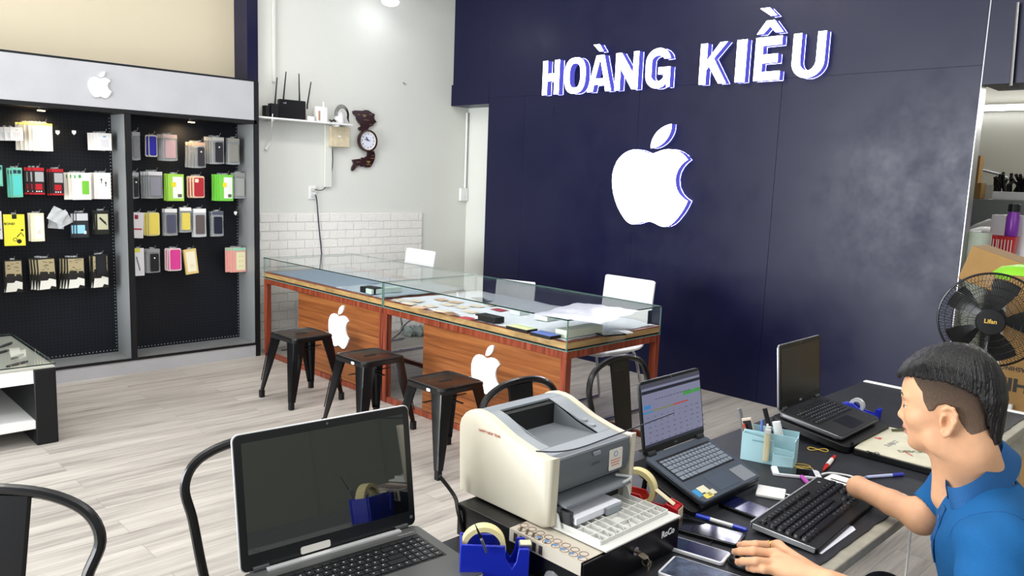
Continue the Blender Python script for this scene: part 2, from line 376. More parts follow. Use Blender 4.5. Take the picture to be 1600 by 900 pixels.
# ================================================================ wall display cabinet
cab = thing('display_cabinet', 'long grey wall cabinet with black pegboard bays and a lit emblem on its header', 'cabinet', (1.5, 6.2, 0))
CY, CB = 6.03, 6.33; cx0, cx1 = -1.2, 3.0
B().bx(cx0, cx1+.012, CY, CB+.05, 2.235, 2.25).bx(cx0, cx1, CB+.002, CB+.05, .11, 2.235).build('back_panel', M_peg, cab, smooth=False)
B().bx(cx0, cx1, CY, CY+.02, 1.935, 2.235).build('header', M_grey, cab, smooth=False)
B().bx(cx0, cx1, CY-.004, CB, 1.905, 1.934).build('header_lip', M_blackm, cab, smooth=False)
B().bx(cx0, cx1, CY, CB, .0, .098).build('plinth', M_grey, cab, smooth=False)
B().bx(cx0, cx1, CY-.006, CY+.014, .098, .114).build('plinth_lip', M_blackm, cab, smooth=False)
B().bx(cx0, cx1, CY+.014, CB, .098, .112).build('bay_floor', M_greyd, cab, smooth=False)
for x in (-1.2+.02, .98, 2.02, cx1):
    b = B(); w = .016
    if x != cx1: b.mat(0).bx(x-.0, x+w, CY+.012, CB+.001, .113, 1.904)
    b.mat(0).bx(x-.02-(0 if x != cx1 else 0), x-.002, CY+.012, CB+.001, .113, 1.904)
    b.mat(1).bx(x-.022, x+w+.002, CY-.004, CY+.011, 0 if x == cx1 else .114, 2.236 if x == cx1 else 1.904)
    b.build('upright', [M_greyd, M_blackm], cab, smooth=False)
# pale discs painted as light coming through the outer rows of peg holes
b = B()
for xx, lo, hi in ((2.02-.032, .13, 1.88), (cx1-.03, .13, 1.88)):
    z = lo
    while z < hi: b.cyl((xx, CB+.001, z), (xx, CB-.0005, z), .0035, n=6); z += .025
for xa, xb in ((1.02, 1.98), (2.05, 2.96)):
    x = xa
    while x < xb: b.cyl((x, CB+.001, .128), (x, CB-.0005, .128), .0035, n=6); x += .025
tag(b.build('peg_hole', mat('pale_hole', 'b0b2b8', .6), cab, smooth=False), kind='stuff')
for px, py in ((64, 163), (299, 186)):
    p = at(px, py, 'Y', CY+.11)
    f = B().cyl((p.x, p.y, 1.904), (p.x, p.y, 1.888), .03, .034).build('cabinet_spotlight', M_chrome, cab)
    B().cyl((p.x, p.y, 1.8875), (p.x, p.y, 1.884), .024).build('bulb', mat('warm_bulb', 'fff0d0', emit='ffe0a0', es=12), f)
    l = bpy.data.lights.new('cabinet_lamp', 'SPOT'); l.energy = 7; l.color = (1, .7, .38); l.spot_size = 2.4; l.spot_blend = .8; l.shadow_soft_size = .03
    o = bpy.data.objects.new('cabinet_lamp', l); o.location = (p.x, p.y+.02, 1.875); o.rotation_euler = (.5, 0, 0); C.objects.link(o)
p = at(155, 132, 'Y', CY)
emblem('emblem_body', (p.x, CY-.001, p.z), (1, 0, 0), (0, 0, 1), .178, .012, M_glow2, M_whitep, cab, 1.0)
# ---------------------------------------------------------------- packets on the hooks
M_hook = mat('wire_hook', 'b8b8bc', .25, metal=.9)
M_clear = glassmat('clear_film', (.9, .92, .93, 1), .12, 1, .16)
M_milky = glassmat('milky_film', (.8, .82, .84, 1), .2, 1, .42)
PM = {}
def pm(c, r=.45, **k):
    if c not in PM: PM[c] = mat('card_'+c, c, r, **k)
    return PM[c]
def decor(kind, w, h, t, fr, par, c2, c3):
    """printed or moulded detail on the front; fr = matrix with x right, y up, z toward the viewer, origin at the packet centre"""
    def pl(nm, x0, x1, y0, y1, c, r=0, m=None, th=.0008, zo=0):
        b = B().at(fr @ Matrix.Translation((0, 0, t/2+zo)))
        (b.rrect(x0*w, x1*w, y0*h, y1*h, 0, th, r) if r else b.bx(x0*w, x1*w, y0*h, y1*h, 0, th))
        return b.build(nm, m or pm(c), par, local=True, smooth=False)
    if kind == 'box': pl('print', -.28, .28, -.3, .12, c2); pl('mark', -.1, .1, .25, .33, c3)
    elif kind == 'tabbox': pl('yellow_band', -.5, .5, .42, .5, c2); pl('print', -.25, .25, -.28, .1, c3)
    elif kind == 'teal': pl('print', -.4, .4, -.42, .25, c2); pl('mark', -.38, -.05, .3, .42, '17324a'); pl('mark', .03, .38, .3, .42, '17324a')
    elif kind == 'redpack':
        pl('header', -.5, .5, .38, .5, c2); pl('window', -.3, .45, -.02, .34, 'c9a0b0', m=M_milky); pl('label', -.3, .3, -.32, -.1, c2); pl('band', -.5, .5, -.5, -.43, c2)
        b = B().at(fr @ Matrix.Translation((0, 0, t/2+.001)))
        for q in (-.2, 0, .2): b.cyl((q*w, -.38*h, 0), (q*w, -.38*h, .0006), .0045, n=10)
        b.build('dots', pm('eceaea'), par, local=True, smooth=False)
    elif kind == 'phonebox': pl('print', -.12, .36, -.3, .2, c2, .004); pl('mark', -.34, -.16, .3, .42, c3)
    elif kind == 'buds':
        b = B().at(fr @ Matrix.Translation((0, 0, t/2)))
        for sx, sy in ((-.2, .18), (.12, .06)): b.sphere((sx*w, (sy+.06)*h, 0), (.006, .007, .0015)); b.bx(sx*w-.002, sx*w+.002, (sy-.08)*h, (sy+.04)*h, 0, .001)
        b.build('print', pm(c2), par, local=True, smooth=False)
    elif kind == 'bond':
        b = B().at(fr @ Matrix.Translation((-.03*w, .2*h, t/2))); b.mesh_add(text_mesh('BOND', .022, .0006), Matrix.Translation((-.2*w, 0, .0006))); b.build('lettering', pm('1a1a12'), par, local=True, smooth=False)
        b = B().at(fr @ Matrix.Translation((0, 0, t/2))); b.ring(.011, .002, (.0*w, -.3*h, 0), 20, 4); b.sphere((.2*w, -.36*h, 0), (.015, .015, .0015)); b.tube([(.1*w, -.22*h, 0), (.3*w, -.08*h, 0), (.42*w, -.2*h, 0)], .003, 5); b.sphere((.36*w, 0, 0), (.009, .007, .0015))
        b.build('print', [pm('16140c')], par, local=True, smooth=False); pl('mark', -.1, .12, .36, .5, '17150f')
    elif kind == 'slim': pl('print', -.36, .36, -.4, .4, c2, .004); pl('mark', -.14, .18, -.24, -.1, c3, .005)
    elif kind == 'tempered': pl('header', -.46, .46, .18, .46, 'bfc0c4'); pl('print', -.44, .2, -.34, .0, c2, .004); pl('mark', .1, .3, -.36, -.24, 'f0f0f0', .004)
    elif kind == 'cable': pl('print', -.4, .42, -.3, .36, c2); b = B().at(fr @ Matrix.Translation((0, 0, t/2+.001))); b.box((0, .08*h, 0), (.014, .06, .0008), .75); b.box((.2*w, -.05*h, 0), (.006, .03, .0008), .75); b.build('mark', pm(c3), par, local=True, smooth=False)
    elif kind == 'poster':
        pl('print', -.44, .46, .0, .46, 'a39674'); b = B().at(fr @ Matrix.Translation((0, 0, t/2+.0009)))
        for q in range(9): b.box((random.uniform(-.3, .35)*w, random.uniform(.06, .42)*h, 0), (random.uniform(.012, .03), .004, .0005), random.uniform(-.4, .3))
        tag(b.build('lines', pm('4a4433'), par, local=True, smooth=False), kind='stuff')
        b = B().at(fr @ Matrix.Translation((0, 0, t/2+.001)))
        b.prism([(-.48*w, -.48*h), (.1*w, -.47*h), (.2*w, -.38*h), (.46*w, -.42*h), (.48*w, -.2*h), (.12*w, -.14*h), (-.1*w, -.2*h), (-.34*w, -.1*h)], 0, .0006); b.build('pale_print', pm('d8d6cc'), par, local=True, smooth=False)
        b = B().at(fr @ Matrix.Translation((0, 0, t/2+.0018))); b.rrect(-.4*w, .06*w, -.2*h, .08*h, 0, .0005, .01); b.bx(.14*w, .42*w, -.1*h, .06*h, 0, .0005); b.build('dark_print', pm('1c1a18'), par, local=True, smooth=False)
    elif kind == 'case': pl('cover', -.42, .42, -.44, .44, c2, min(.012, w*.16), th=.003)
    elif kind == 'casecam':
        pl('cover', -.4, .44, -.44, .42, c2, min(.012, w*.16), th=.003); pl('camera_ring', -.34, -.02, .2, .37, c3, .008, th=.002, zo=.003)
    elif kind == 'poly':
        pl('case', -.24, .38, -.44, .3, c2, .009, th=.004); pl('header', -.47, .47, .36, .48, c3)
        b = B().at(fr @ Matrix.Translation((.07*w, .12*h, t/2+.0045))); b.cyl((0, 0, 0), (0, 0, .0008), .006, n=12); b.build('camera_hole', pm('e6e6ea'), par, local=True, smooth=False)
    elif kind == 'polyplain': pl('case', -.34, .36, -.4, .28, c2, .009, th=.004); pl('header', -.47, .47, .36, .49, c3)
    elif kind == 'green': pl('print', -.2, .42, -.4, .4, c2); pl('flower', -.28, .0, .02, .2, 'e6d21e', .008, zo=.001); pl('mark', .1, .36, -.36, -.24, '5a5f4a', .005, zo=.001)
    elif kind == 'pastel': pl('header', -.5, .5, .38, .5, '8fc4a8'); pl('window', -.26, .42, -.42, .32, 'dcd9b0', .006); b = B().at(fr @ Matrix.Translation((0, 0, t/2+.001))); [b.sphere((x*w, y*h, 0), (.005, .004, .001)) for x in (0, .2) for y in (-.25, -.05, .15)]; b.build('print', pm('cf9a72'), par, local=True, smooth=False)
    elif kind == 'whitecard': pl('mark', -.4, -.05, .24, .4, c2, .004); pl('band', -.5, .35, -.18, -.12, c3)
    elif kind == 'pen': pl('corner', -.5, .15, .36, .5, 'e2dc5a'); b = B().at(fr @ Matrix.Translation((0, 0, t/2))); b.tube([(-.2*w, .2*h, 0), (.1*w, -.3*h, 0)], .006, 6); b.build('print', pm('9a9ca2'), par, local=True, smooth=False)
BODY = {'case': 'shell', 'casecam': 'shell'}
HOOKY = 6.19
def stack(px, n, kind, col, c2, c3, desc, cat, place, tilt=0, film=False, dx=None, group=None, ty=.012):
    """n packets one behind another on one hook; px = front packet rectangle in the photo"""
    x0, y0, x1, y1 = px; yf = HOOKY
    cx, cz = at((x0+x1)/2, (y0+y1)/2, 'Y', yf).x, at((x0+x1)/2, (y0+y1)/2, 'Y', yf).z
    w = (at(x1, (y0+y1)/2, 'Y', yf)-at(x0, (y0+y1)/2, 'Y', yf)).x; h = at((x0+x1)/2, y0, 'Y', yf).z-at((x0+x1)/2, y1, 'Y', yf).z
    t = ty; proto = None
    ordn = ['frontmost', 'second', 'third', 'fourth', 'fifth', 'sixth']
    name = {'box': 'accessory_box', 'case': 'phone_case'}.get(cat, cat.replace(' ', '_'))
    gap = .0008
    for i in range(n):
        loc = (cx + (0 if i == 0 else -i*(dx or 0)), yf+i*(t+gap+.004), cz - (0 if i == 0 else random.uniform(0, .004)))
        if i == 0:
            r = thing(name, '', cat, loc, rot=(0, tilt, 0), group=group); fr = Matrix(((1, 0, 0, 0), (0, 0, -1, 0), (0, 1, 0, 0), (0, 0, 0, 1)))
            b = B().at(fr)
            if kind in BODY: b.rrect(-w/2, w/2, -h/2, h/2, -t/2, t/2, min(.014, w*.2))
            elif film:
                rnd = random.Random(int(x0)); P = [(-w/2, -h/2), (0, -h/2-.002), (w/2, -h/2+.002), (w/2-.002, 0), (w/2, h/2), (-w/2, h/2), (-w/2+.002, 0)]
                b.prism(P, -t/2, t/2)
            else: b.bx(-w/2, w/2, -h/2, h/2, -t/2, t/2)
            b.build('body', (M_milky if film == 2 else M_clear) if film else pm(col), r, local=True, bev=.001 if kind not in BODY else 0, smooth=kind in BODY)
            B().at(fr).rrect(-w*.12, w*.12, h/2-.001, h/2+.012, -.001, .001, .004).build('hang_tab', M_clear, r, local=True, smooth=False)
            decor(kind, w, h, t, fr, r, c2, c3); proto = r
        else: r = copy_tree(proto); r.location = loc; r.rotation_euler = (0, tilt+random.uniform(-.03, .03), 0)
        bay = 'left bay' if group == G1 else 'right bay'
        if n == 1: r['label'] = f'{desc}, hanging alone, {bay}'
        elif i == 0: r['label'] = f'{desc}, frontmost on hook, {bay}'
        else: r['label'] = f'{desc}, {ordn[i]} from front, {bay}'
    # hook
    zt = cz+h/2+.008
    B().tube([(cx, CB, zt+.004), (cx, yf+.0, zt), (cx, yf-.03, zt+.002), (cx+.004, yf-.045, zt+.022)], .0018, 6).build('peg_hook', M_hook, cab)
LB, RB = 'in the left bay', 'in the right bay'
G1, G2 = 'packets hanging in the left bay', 'packets hanging in the right bay'
def LS(*a, **k): stack(*a, group=G1, **k)
def RS(*a, **k): stack(*a, group=G2, **k)
# left bay, row by row
LS((16, 199, 36, 220), 3, 'box', 'dcdad8', 'c6c6c8', 'b5b5ba', 'small white square box', 'box', 'at top far left of the left bay', dx=.03)
LS((58, 193, 82, 236), 6, 'tabbox', 'e6e2da', 'e8dc60', 'cfcdcb', 'tall white box with yellow top edge', 'box', 'in the top row of the left bay', dx=.022)
LS((152, 208, 174, 235), 4, 'box', 'e2dedb', 'cfcdd2', '6f9ac8', 'square white box with blue corner sticker', 'box', 'at top right of the left bay', dx=.016)
LS((-12, 258, 4, 291), 1, 'teal', '5fae9a', '79c7ae', '', 'teal card cut by the left edge of the photo', 'packet', 'in the second row')
LS((19, 262, 35, 308), 3, 'teal', '6cb79d', '54c1bc', '', 'narrow teal hanging card with yellow foot', 'packet', 'in the second row of the left bay', dx=.012)
LS((51, 262, 69, 304), 3, 'redpack', '1e1518', 'b01622', '', 'black pack with red header and pink cable window', 'packet', 'left of its twin in the second row', dx=.022)
LS((81, 264, 99, 305), 3, 'redpack', '211619', 'a81520', '', 'black pack with red header and grey window', 'packet', 'right of its twin in the second row', dx=.012)
LS((119, 270, 142, 312), 4, 'phonebox', 'e8e3da', '6fb83a', '3f9c50', 'white box printed with a green phone', 'box', 'in the second row of the left bay', dx=.022)
LS((152, 270, 173, 311), 3, 'buds', 'e3dfda', '232326', '', 'white box printed with black earbuds', 'box', 'at right of the second row in the left bay', dx=.02)
LS((-12, 330, 3, 374), 1, 'whitecard', 'd6d3d6', 'a04a5a', '8a8a90', 'white card cut by the left edge of the photo', 'packet', 'in the third row')
LS((6, 335, 39, 384), 1, 'bond', 'e3dc3f', '', '', 'large yellow pack with black lettering and a drawn figure', 'packet', 'in the third row of the left bay')
LS((52, 333, 69, 377), 3, 'slim', 'e6dcc0', 'eceae4', 'd08a3a', 'slim white box with round orange seal', 'box', 'in the third row of the left bay', dx=.012)
LS((119, 332, 138, 371), 3, 'tempered', '22252a', '8cc4dc', '', 'black box with silver header and blue phone picture', 'box', 'in the third row of the left bay', dx=.014)
LS((150, 329, 170, 366), 3, 'cable', '1d1e1b', 'b9b79a', '25262a', 'black box with olive panel and drawn earphone', 'box', 'at right of the third row in the left bay', dx=.008)
LS((7, 406, 35, 457), 2, 'poster', '15130f', '', '', 'sepia screen glass pack of the first bottom stack', 'packet', '', dx=.004)
LS((59, 403, 87, 453), 4, 'poster', '15130f', '', '', 'sepia screen glass pack of the second bottom stack', 'packet', '', dx=.014, tilt=-.03)
LS((105, 402, 132, 451), 4, 'poster', '15130f', '', '', 'sepia screen glass pack of the third bottom stack', 'packet', '', dx=.014)
LS((144, 398, 169, 450), 3, 'poster', '15130f', '', '', 'sepia screen glass pack behind a dark case', 'packet', 'in the bottom row, fourth from the left', dx=.006)
HOOKY = 6.172
LS((150, 397, 166, 430), 1, 'case', '101115', '16181c', '', 'plain black phone case', 'case', 'in front of the fourth sepia pack')
HOOKY = 6.19
# three crumpled clear bags
p = at(90, 340, 'Y', HOOKY)
for i, (a, dx, dz, nm) in enumerate(((.5, .0, .015, 'upper crumpled clear plastic bag'), (-.5, .035, -.012, 'lower right crumpled clear plastic bag'), (.1, .0, -.03, 'lowest crumpled clear plastic bag'))):
    b = B(); rnd = random.Random(i); n = 6
    for k in range(2):
        pass
    g = [[Vector(((u/n-.5)*.10, -.006*math.sin(u*2.1+v)*math.cos(v*1.7+i)-.004*rnd.random(), (v/n-.5)*.10)) for u in range(n+1)] for v in range(n+1)]
    R = Matrix.Rotation(a, 3, 'Y'); o = Vector((p.x+dx, HOOKY+i*.016, p.z+dz))
    for s_ in (0, .006):
        vs = [[b.v(o+R @ (q+Vector((0, s_, 0)))) for q in r] for r in g]
        for v in range(n):
            for u in range(n): b._f([vs[v][u], vs[v][u+1], vs[v+1][u+1], vs[v+1][u]])
    tag(b.build('plastic_bag', M_milky), nm+', third row of the left bay', 'plastic bag', G1)
# empty hooks with price tags
for px, py in ((90, 207), (115.5, 207)):
    p = at(px, py, 'Y', HOOKY-.04)
    hk = B().tube([(p.x+.03, CB, p.z+.05), (p.x+.01, HOOKY, p.z+.03), (p.x, HOOKY-.04, p.z+.012)], .0018, 6).build('peg_hook', M_hook, cab)
    B().at(frame(p, (1, 0, 0), (0, 0, 1))).prism([(-.013, .014), (.013, .014), (.013, -.004), (0, -.018), (-.013, -.004)], 0, .0015).build('price_tag', pm('d8d8d6'), hk, smooth=False)
p = at(368, 333, 'Y', HOOKY-.04); q = at(380, 309, 'Y', CB)
hk = B().tube([(q.x, CB, q.z), (p.x, HOOKY-.04, p.z+.01)], .0018, 6).build('peg_hook', M_hook, cab)
B().at(frame(p, (1, 0, 0), (0, 0, 1))).prism([(-.013, .014), (.013, .014), (.013, -.004), (0, -.018), (-.013, -.004)], 0, .0015).build('price_tag', pm('d8d8d6'), hk, smooth=False)
# right bay
RS((206, 206, 219, 250), 3, 'polyplain', '', '77787c', 'a8a8ac', 'grey case in a clear sleeve with yellow sticker', 'packet', 'at top left of the right bay', film=1, dx=.0)
RS((232, 211, 245, 245), 2, 'case', 'd3cfc2', '1d1a92', '', 'deep blue phone case in a clear frame', 'case', 'in the top row of the right bay', dx=.018)
RS((254, 210, 277, 251), 4, 'polyplain', '', 'b79a9c', 'c9b2ae', 'pinkish clear case in a bag', 'packet', 'in the top row, third from the left', film=1, dx=.008)
RS((304, 222, 321, 262), 4, 'poly', '', '2b2a30', 'c7a18a', 'dark case in an orange edged bag', 'packet', 'in the top row, fourth from the left', film=1, dx=.018)
RS((331, 214, 350, 256), 4, 'poly', '', '1d1e24', 'b9b6b0', 'black case in a clear bag with grey header', 'packet', 'in the top row, fifth from the left', film=1, dx=.014)
RS((356, 216, 374, 257), 3, 'polyplain', '', '85837c', '9a9890', 'smoky clear case in a bag', 'packet', 'at top right of the right bay', film=1, dx=.002)
RS((206, 269, 217, 310), 3, 'poly', '', '16181d', 'a9abad', 'black case in a crinkled clear bag', 'packet', 'at the left of the second row', film=1, dx=.0)
RS((231, 268, 254, 310), 4, 'polyplain', '', '8a8a94', 'd6d4d8', 'grey case with ringed camera in a bag', 'packet', 'in the second row, second from the left', film=1, dx=.012)
RS((262, 272, 287, 314), 3, 'green', '9ccf4a', 'e4e6e0', '', 'lime green pack with white front and yellow flower', 'packet', 'in the middle of the second row', dx=.008)
RS((301, 275, 319, 309), 3, 'casecam', 'd9c2a4', 'a8242e', 'e6d2b8', 'red phone case in a cream frame', 'case', 'in the second row of the right bay', dx=.016)
RS((343, 273, 364, 314), 4, 'green', '6fc244', 'dfe0dd', '', 'bright green pack with dark camera print', 'packet', 'toward the right of the second row', dx=.014)
RS((367, 270, 383, 310), 3, 'polyplain', '', '9a9a98', '8a8b88', 'silver grey case in a bag', 'packet', 'at the right end of the second row', film=1, dx=.01)
RS((208, 332, 224, 372), 2, 'whitecard', 'dcd8dc', '8a1420', 'b03848', 'white card with red marks', 'packet', 'at the left of the third row', tilt=.05, dx=.0)
RS((232, 332, 249, 368), 3, 'case', 'd8cf8a', 'e2cf5c', '', 'yellow phone case', 'case', 'in the third row of the right bay', dx=.013)
RS((257, 326, 277, 368), 3, 'polyplain', '', '4a4c60', 'dededc', 'slate case in a white headed sleeve', 'packet', 'in the third row of the right bay', film=1, dx=.003)
RS((281, 324, 299, 363), 2, 'polyplain', '', 'd6c458', 'e6e5e2', 'yellow case in a white headed sleeve', 'packet', 'in the third row of the right bay', film=1, dx=.002)
RS((302, 326, 322, 370), 3, 'polyplain', '', '5a504e', 'e9e8e4', 'brown case in a white framed sleeve', 'packet', 'in the third row of the right bay', film=2, dx=.0)
RS((331, 330, 349, 369), 3, 'polyplain', '', '14182c', '4a4f60', 'navy case in a crinkled bag', 'packet', 'at the right of the third row', film=1, dx=.002)
RS((208, 388, 225, 431), 2, 'pen', 'e2e2e6', '', '', 'white card showing a grey stylus', 'packet', 'at the left of the bottom row', dx=.0)
RS((229, 389, 250, 426), 3, 'poly', '', '17181c', '8f9294', 'black case with white dot in a clear bag', 'packet', 'in the bottom row of the right bay', film=1, dx=.003)
RS((264, 388, 283, 423), 3, 'case', 'dcc8c6', 'cf3a8a', '', 'magenta phone case in a pale frame', 'case', 'in the bottom row of the right bay', dx=.01)
RS((289, 389, 308, 428), 2, 'slim', 'd9bf7c', 'e6dfc6', 'd8c79a', 'gold framed cream pack hanging askew', 'packet', 'in the bottom row of the right bay', tilt=.1*-1, dx=.0)
RS((364, 387, 384, 425), 4, 'pastel', 'd79a90', '', '', 'pink and mint pack with sprinkled window', 'packet', 'at the right end of the bottom row', dx=.014)
# ================================================================ shop sign
FX = XB-.066
def signframe(y, z, x=XB-.001): return frame((x, y, z), (0, -1, 0), (0, 0, 1))
def arc(cx, cy, rx, ry, a0, a1, n=14): return [(cx+rx*math.cos(math.radians(a0+(a1-a0)*i/n)), cy+ry*math.sin(math.radians(a0+(a1-a0)*i/n))) for i in range(n+1)]
def sup(cx, cy, rx, ry, p=2.6, n=40):
    o = []
    for i in range(n):
        t = 2*PI*i/n; c, s_ = math.cos(t), math.sin(t)
        o.append((cx+rx*math.copysign(abs(c)**(2/p), c), cy+ry*math.copysign(abs(s_)**(2/p), s_)))
    return o
def glyph(ch, w, h, s):
    """loops in letter units: width w, height h, stem s (metres)"""
    if ch == 'H': return [[(0, 0), (s, 0), (s, .4*h), (w-s, .4*h), (w-s, 0), (w, 0), (w, h), (w-s, h), (w-s, .62*h), (s, .62*h), (s, h), (0, h)]]
    if ch == 'O': return [sup(w/2, h/2, w/2, h/2*1.02), sup(w/2, h/2, w/2-s, h/2-s*.78)[::-1]]
    if ch == 'A': return [[(0, 0), (.24*w, 0), (.29*w, .19*h), (.71*w, .19*h), (.76*w, 0), (w, 0), (.66*w, h), (.34*w, h)], [(.325*w, .36*h), (.675*w, .36*h), (.52*w, .84*h), (.48*w, .84*h)]]
    if ch == 'N': return [[(0, 0), (s*.9, 0), (s*.9, .58*h), (w-s*1.0, 0), (w, 0), (w, h), (w-s*.9, h), (w-s*.9, .44*h), (s*1.0, h), (0, h)]]
    if ch == 'I': return [[(0, 0), (w, 0), (w, h), (0, h)]]
    if ch == 'E': return [[(0, 0), (w, 0), (w, .2*h), (s, .2*h), (s, .4*h), (w*.88, .4*h), (w*.88, .6*h), (s, .6*h), (s, .8*h), (w, .8*h), (w, h), (0, h)]]
    if ch == 'K': return [[(0, 0), (s, 0), (s, .34*h), (s*1.35, .44*h), (w-s*1.1, 0), (w, 0), (s*2.0, .62*h), (w*.97, h), (w-s*1.15, h), (s, .58*h), (s, h), (0, h)]]
    if ch == 'U':
        r = w/2; return [[(0, h), (0, r*.9)]+arc(r, r*.9, r, r*.92, 180, 360)+[(w, h), (w-s, h), (w-s, r)]+arc(r, r, r-s, r-s*.8, 0, -180)+[(s, h)]]
    if ch == 'G':
        c, ri = w/2, w/2-s
        return [arc(c, .66*h, w/2, .36*h, 12, 180)+arc(c, .34*h, w/2, .36*h, 180, 300)+[(w-s*.62, .1*h), (w-s*.5, 0), (w, 0), (w, .52*h), (w*.52, .52*h), (w*.52, .34*h), (w-s, .34*h), (w-s, .3*h)]+arc(c, .32*h, ri, .16*h, -20, -180)+arc(c, .68*h, ri, .15*h, 180, 20)]
def px_y(px, py): return at(px, py, 'X', FX).y
def extr(b, loops, d):
    for L in loops: b.mi = 1; b.loft([[(p[0], p[1], z) for p in L] for z in (0, d)], cap=False)
    b.mi = 0; b.mesh_add(curve_mesh(loops), Matrix.Translation((0, 0, d))); b.mi = 1; b.mesh_add(curve_mesh(loops))
    # thin leak of light along the wall edge
    b.mi = 2
    L = loops[0]; b.tube([(p[0]*1.0, p[1]*1.0, .006) for p in L], .0011, 4, True)
Z0, Z1 = 2.287, 2.578
LT = [('H', 848, 874, 't', 'first letter of the sign, by the left end'), ('O', 882, 915, '', 'between the H and the accented A'), ('A', 921, 952, 'g', 'with a grave accent above it'), ('N', 961, 997, '', 'between the accented A and the G'),
      ('G', 1008, 1047, '', 'last letter of the first word'), ('K', 1092, 1135, '', 'first letter of the second word'), ('I', 1148, 1164, '', 'narrow upright between the K and the E'), ('E', 1177, 1218, 'c', 'with a circumflex and a grave above it'), ('U', 1235, 1286, '', 'last letter, at the right end of the sign')]
for ch, a, c, acc, ds in LT:
    yl_, yr_ = px_y(a, 122), px_y(c, 116); w = yl_-yr_; h = Z1-Z0; s_ = .057
    if ch == 'A': w *= 1.22; yl_ += .02
    t = thing('sign_letter', f'lit white letter {ch}, {ds}', 'sign letter', (XB, yl_, Z0), group='letters of the shop sign')
    b = B().at(signframe(yl_, Z0)); extr(b, glyph(ch, w, h, s_), .065)
    b.build('letter_body', [M_glow, M_side, M_halo], t, smooth=False)
    if acc in ('g', 'c'):
        m_ = w/2; z_ = h
        L = [(m_-.080, z_+.088), (m_-.015, z_+.088), (m_+.030, z_+.03), (m_-.012, z_+.03)]
        if acc == 'c': L = [(m_-.085, z_+.196), (m_-.015, z_+.196), (m_+.045, z_+.138), (m_+.0, z_+.138)]
        b = B().at(signframe(yl_, Z0)); extr(b, [L], .065); b.build('grave_accent', [M_glow, M_side, M_halo], t, smooth=False)
    if acc == 'c':
        z_ = h+.024; L = [(m_-.095, z_), (m_-.03, z_+.085), (m_+.03, z_+.085), (m_+.10, z_), (m_+.045, z_), (m_+.0, z_+.045), (m_-.045, z_)]
        b = B().at(signframe(yl_, Z0)); extr(b, [L], .065); b.build('circumflex', [M_glow, M_side, M_halo], t, smooth=False)
pl, pr = at(955, 285, 'X', FX), at(1078, 280, 'X', FX); zt, zb = at(1040, 194, 'X', FX).z, at(1020, 353, 'X', FX).z
t = thing('fruit_emblem', 'large lit white bitten fruit emblem with a leaf on the navy wall below the letters', 'sign', (XB, 3.7, 1.6))
hh = zt-zb
emblem('emblem_body', (XB-.001, (pl.y+pr.y)/2, (zt+zb)/2), (0, -1, 0), (0, 0, 1), hh, .065, M_glow, M_side, t, (pl.y-pr.y)/(hh*.83))
b = B().at(signframe((pl.y+pr.y)/2, (zt+zb)/2)); ww = (pl.y-pr.y)/(hh*.83)
for pth in (APPLE, LEAF): b.tube([(x*hh*ww, y*hh, .006) for x, y in relpath(pth, 5)], .0012, 4, True)
b.build('rim_light', M_halo, t)
# ================================================================ wall fittings
def wp(px, py, d=0): return at(px, py, 'Y', YW-d)
a, c = wp(409, 183, .02), wp(544, 197, .02); zsf = 2.016*1.0; zsf = (a.z+c.z)/2*1.0
zsf = at(470, 187, 'Y', YW-.16).z; xs0, xs1 = 3.03, at(545, 197, 'Y', YW-.1).x
t = thing('wall_shelf', 'narrow white wall shelf holding the black router', 'shelf', ((xs0+xs1)/2, YW, zsf))
B().bx(xs0, xs1, YW-.17, YW-.002, zsf-.014, zsf).build('board', M_whitep, t, bev=.002)
for x in (xs0+.15, xs1-.12): B().prism([(x-.006, YW-.13), (x+.006, YW-.13), (x+.006, YW-.003), (x-.006, YW-.003)], zsf-.03, zsf-.014).build('bracket', M_whitep, t)
SY = YW-.09
def sp(px, py, y=None): return at(px, py, 'Y', SY if y is None else y)
# router
p0, p1 = sp(435, 185), sp(475.5, 187); ztp = sp(440, 155).z
t = thing('wifi_router', 'black wifi router with four upright antennas on the wall shelf', 'router', ((p0.x+p1.x)/2, SY, zsf))
rw = p1.x-p0.x; hz = ztp-zsf
bd = B().at(frame(((p0.x+p1.x)/2, SY, zsf+.001), (1, -.08, 0), (0, 0, 1))).rrect(-rw/2, rw/2, 0, hz, -.015, .02, .012).build('casing', M_black, t, bev=.003)
B().at(frame(((p0.x+p1.x)/2, SY-.0205, zsf+.001), (1, -.08, 0), (0, 0, 1))).mesh_add(text_mesh('wifi', .02, .0004), Matrix.Translation((-.07, hz-.03, .0008))).build('logo', pm('9a9ca4'), bd)
for (xa, ya, xb, yb) in ((430, 159, 433, 121), (443, 153, 447, 112), (468, 157, 467, 115), (480, 165, 486, 128)):
    A_, E_ = sp(xa, ya, SY+.02), sp(xb, yb, SY+.02)
    B().tube([A_-Vector((0, 0, .03)), A_, A_.lerp(E_, .3), E_], .009, 8, rf=lambda u: .75+.4*math.sin(min(u*1.2, 1)*PI)*.5-.25*u).build('antenna', M_black, t)
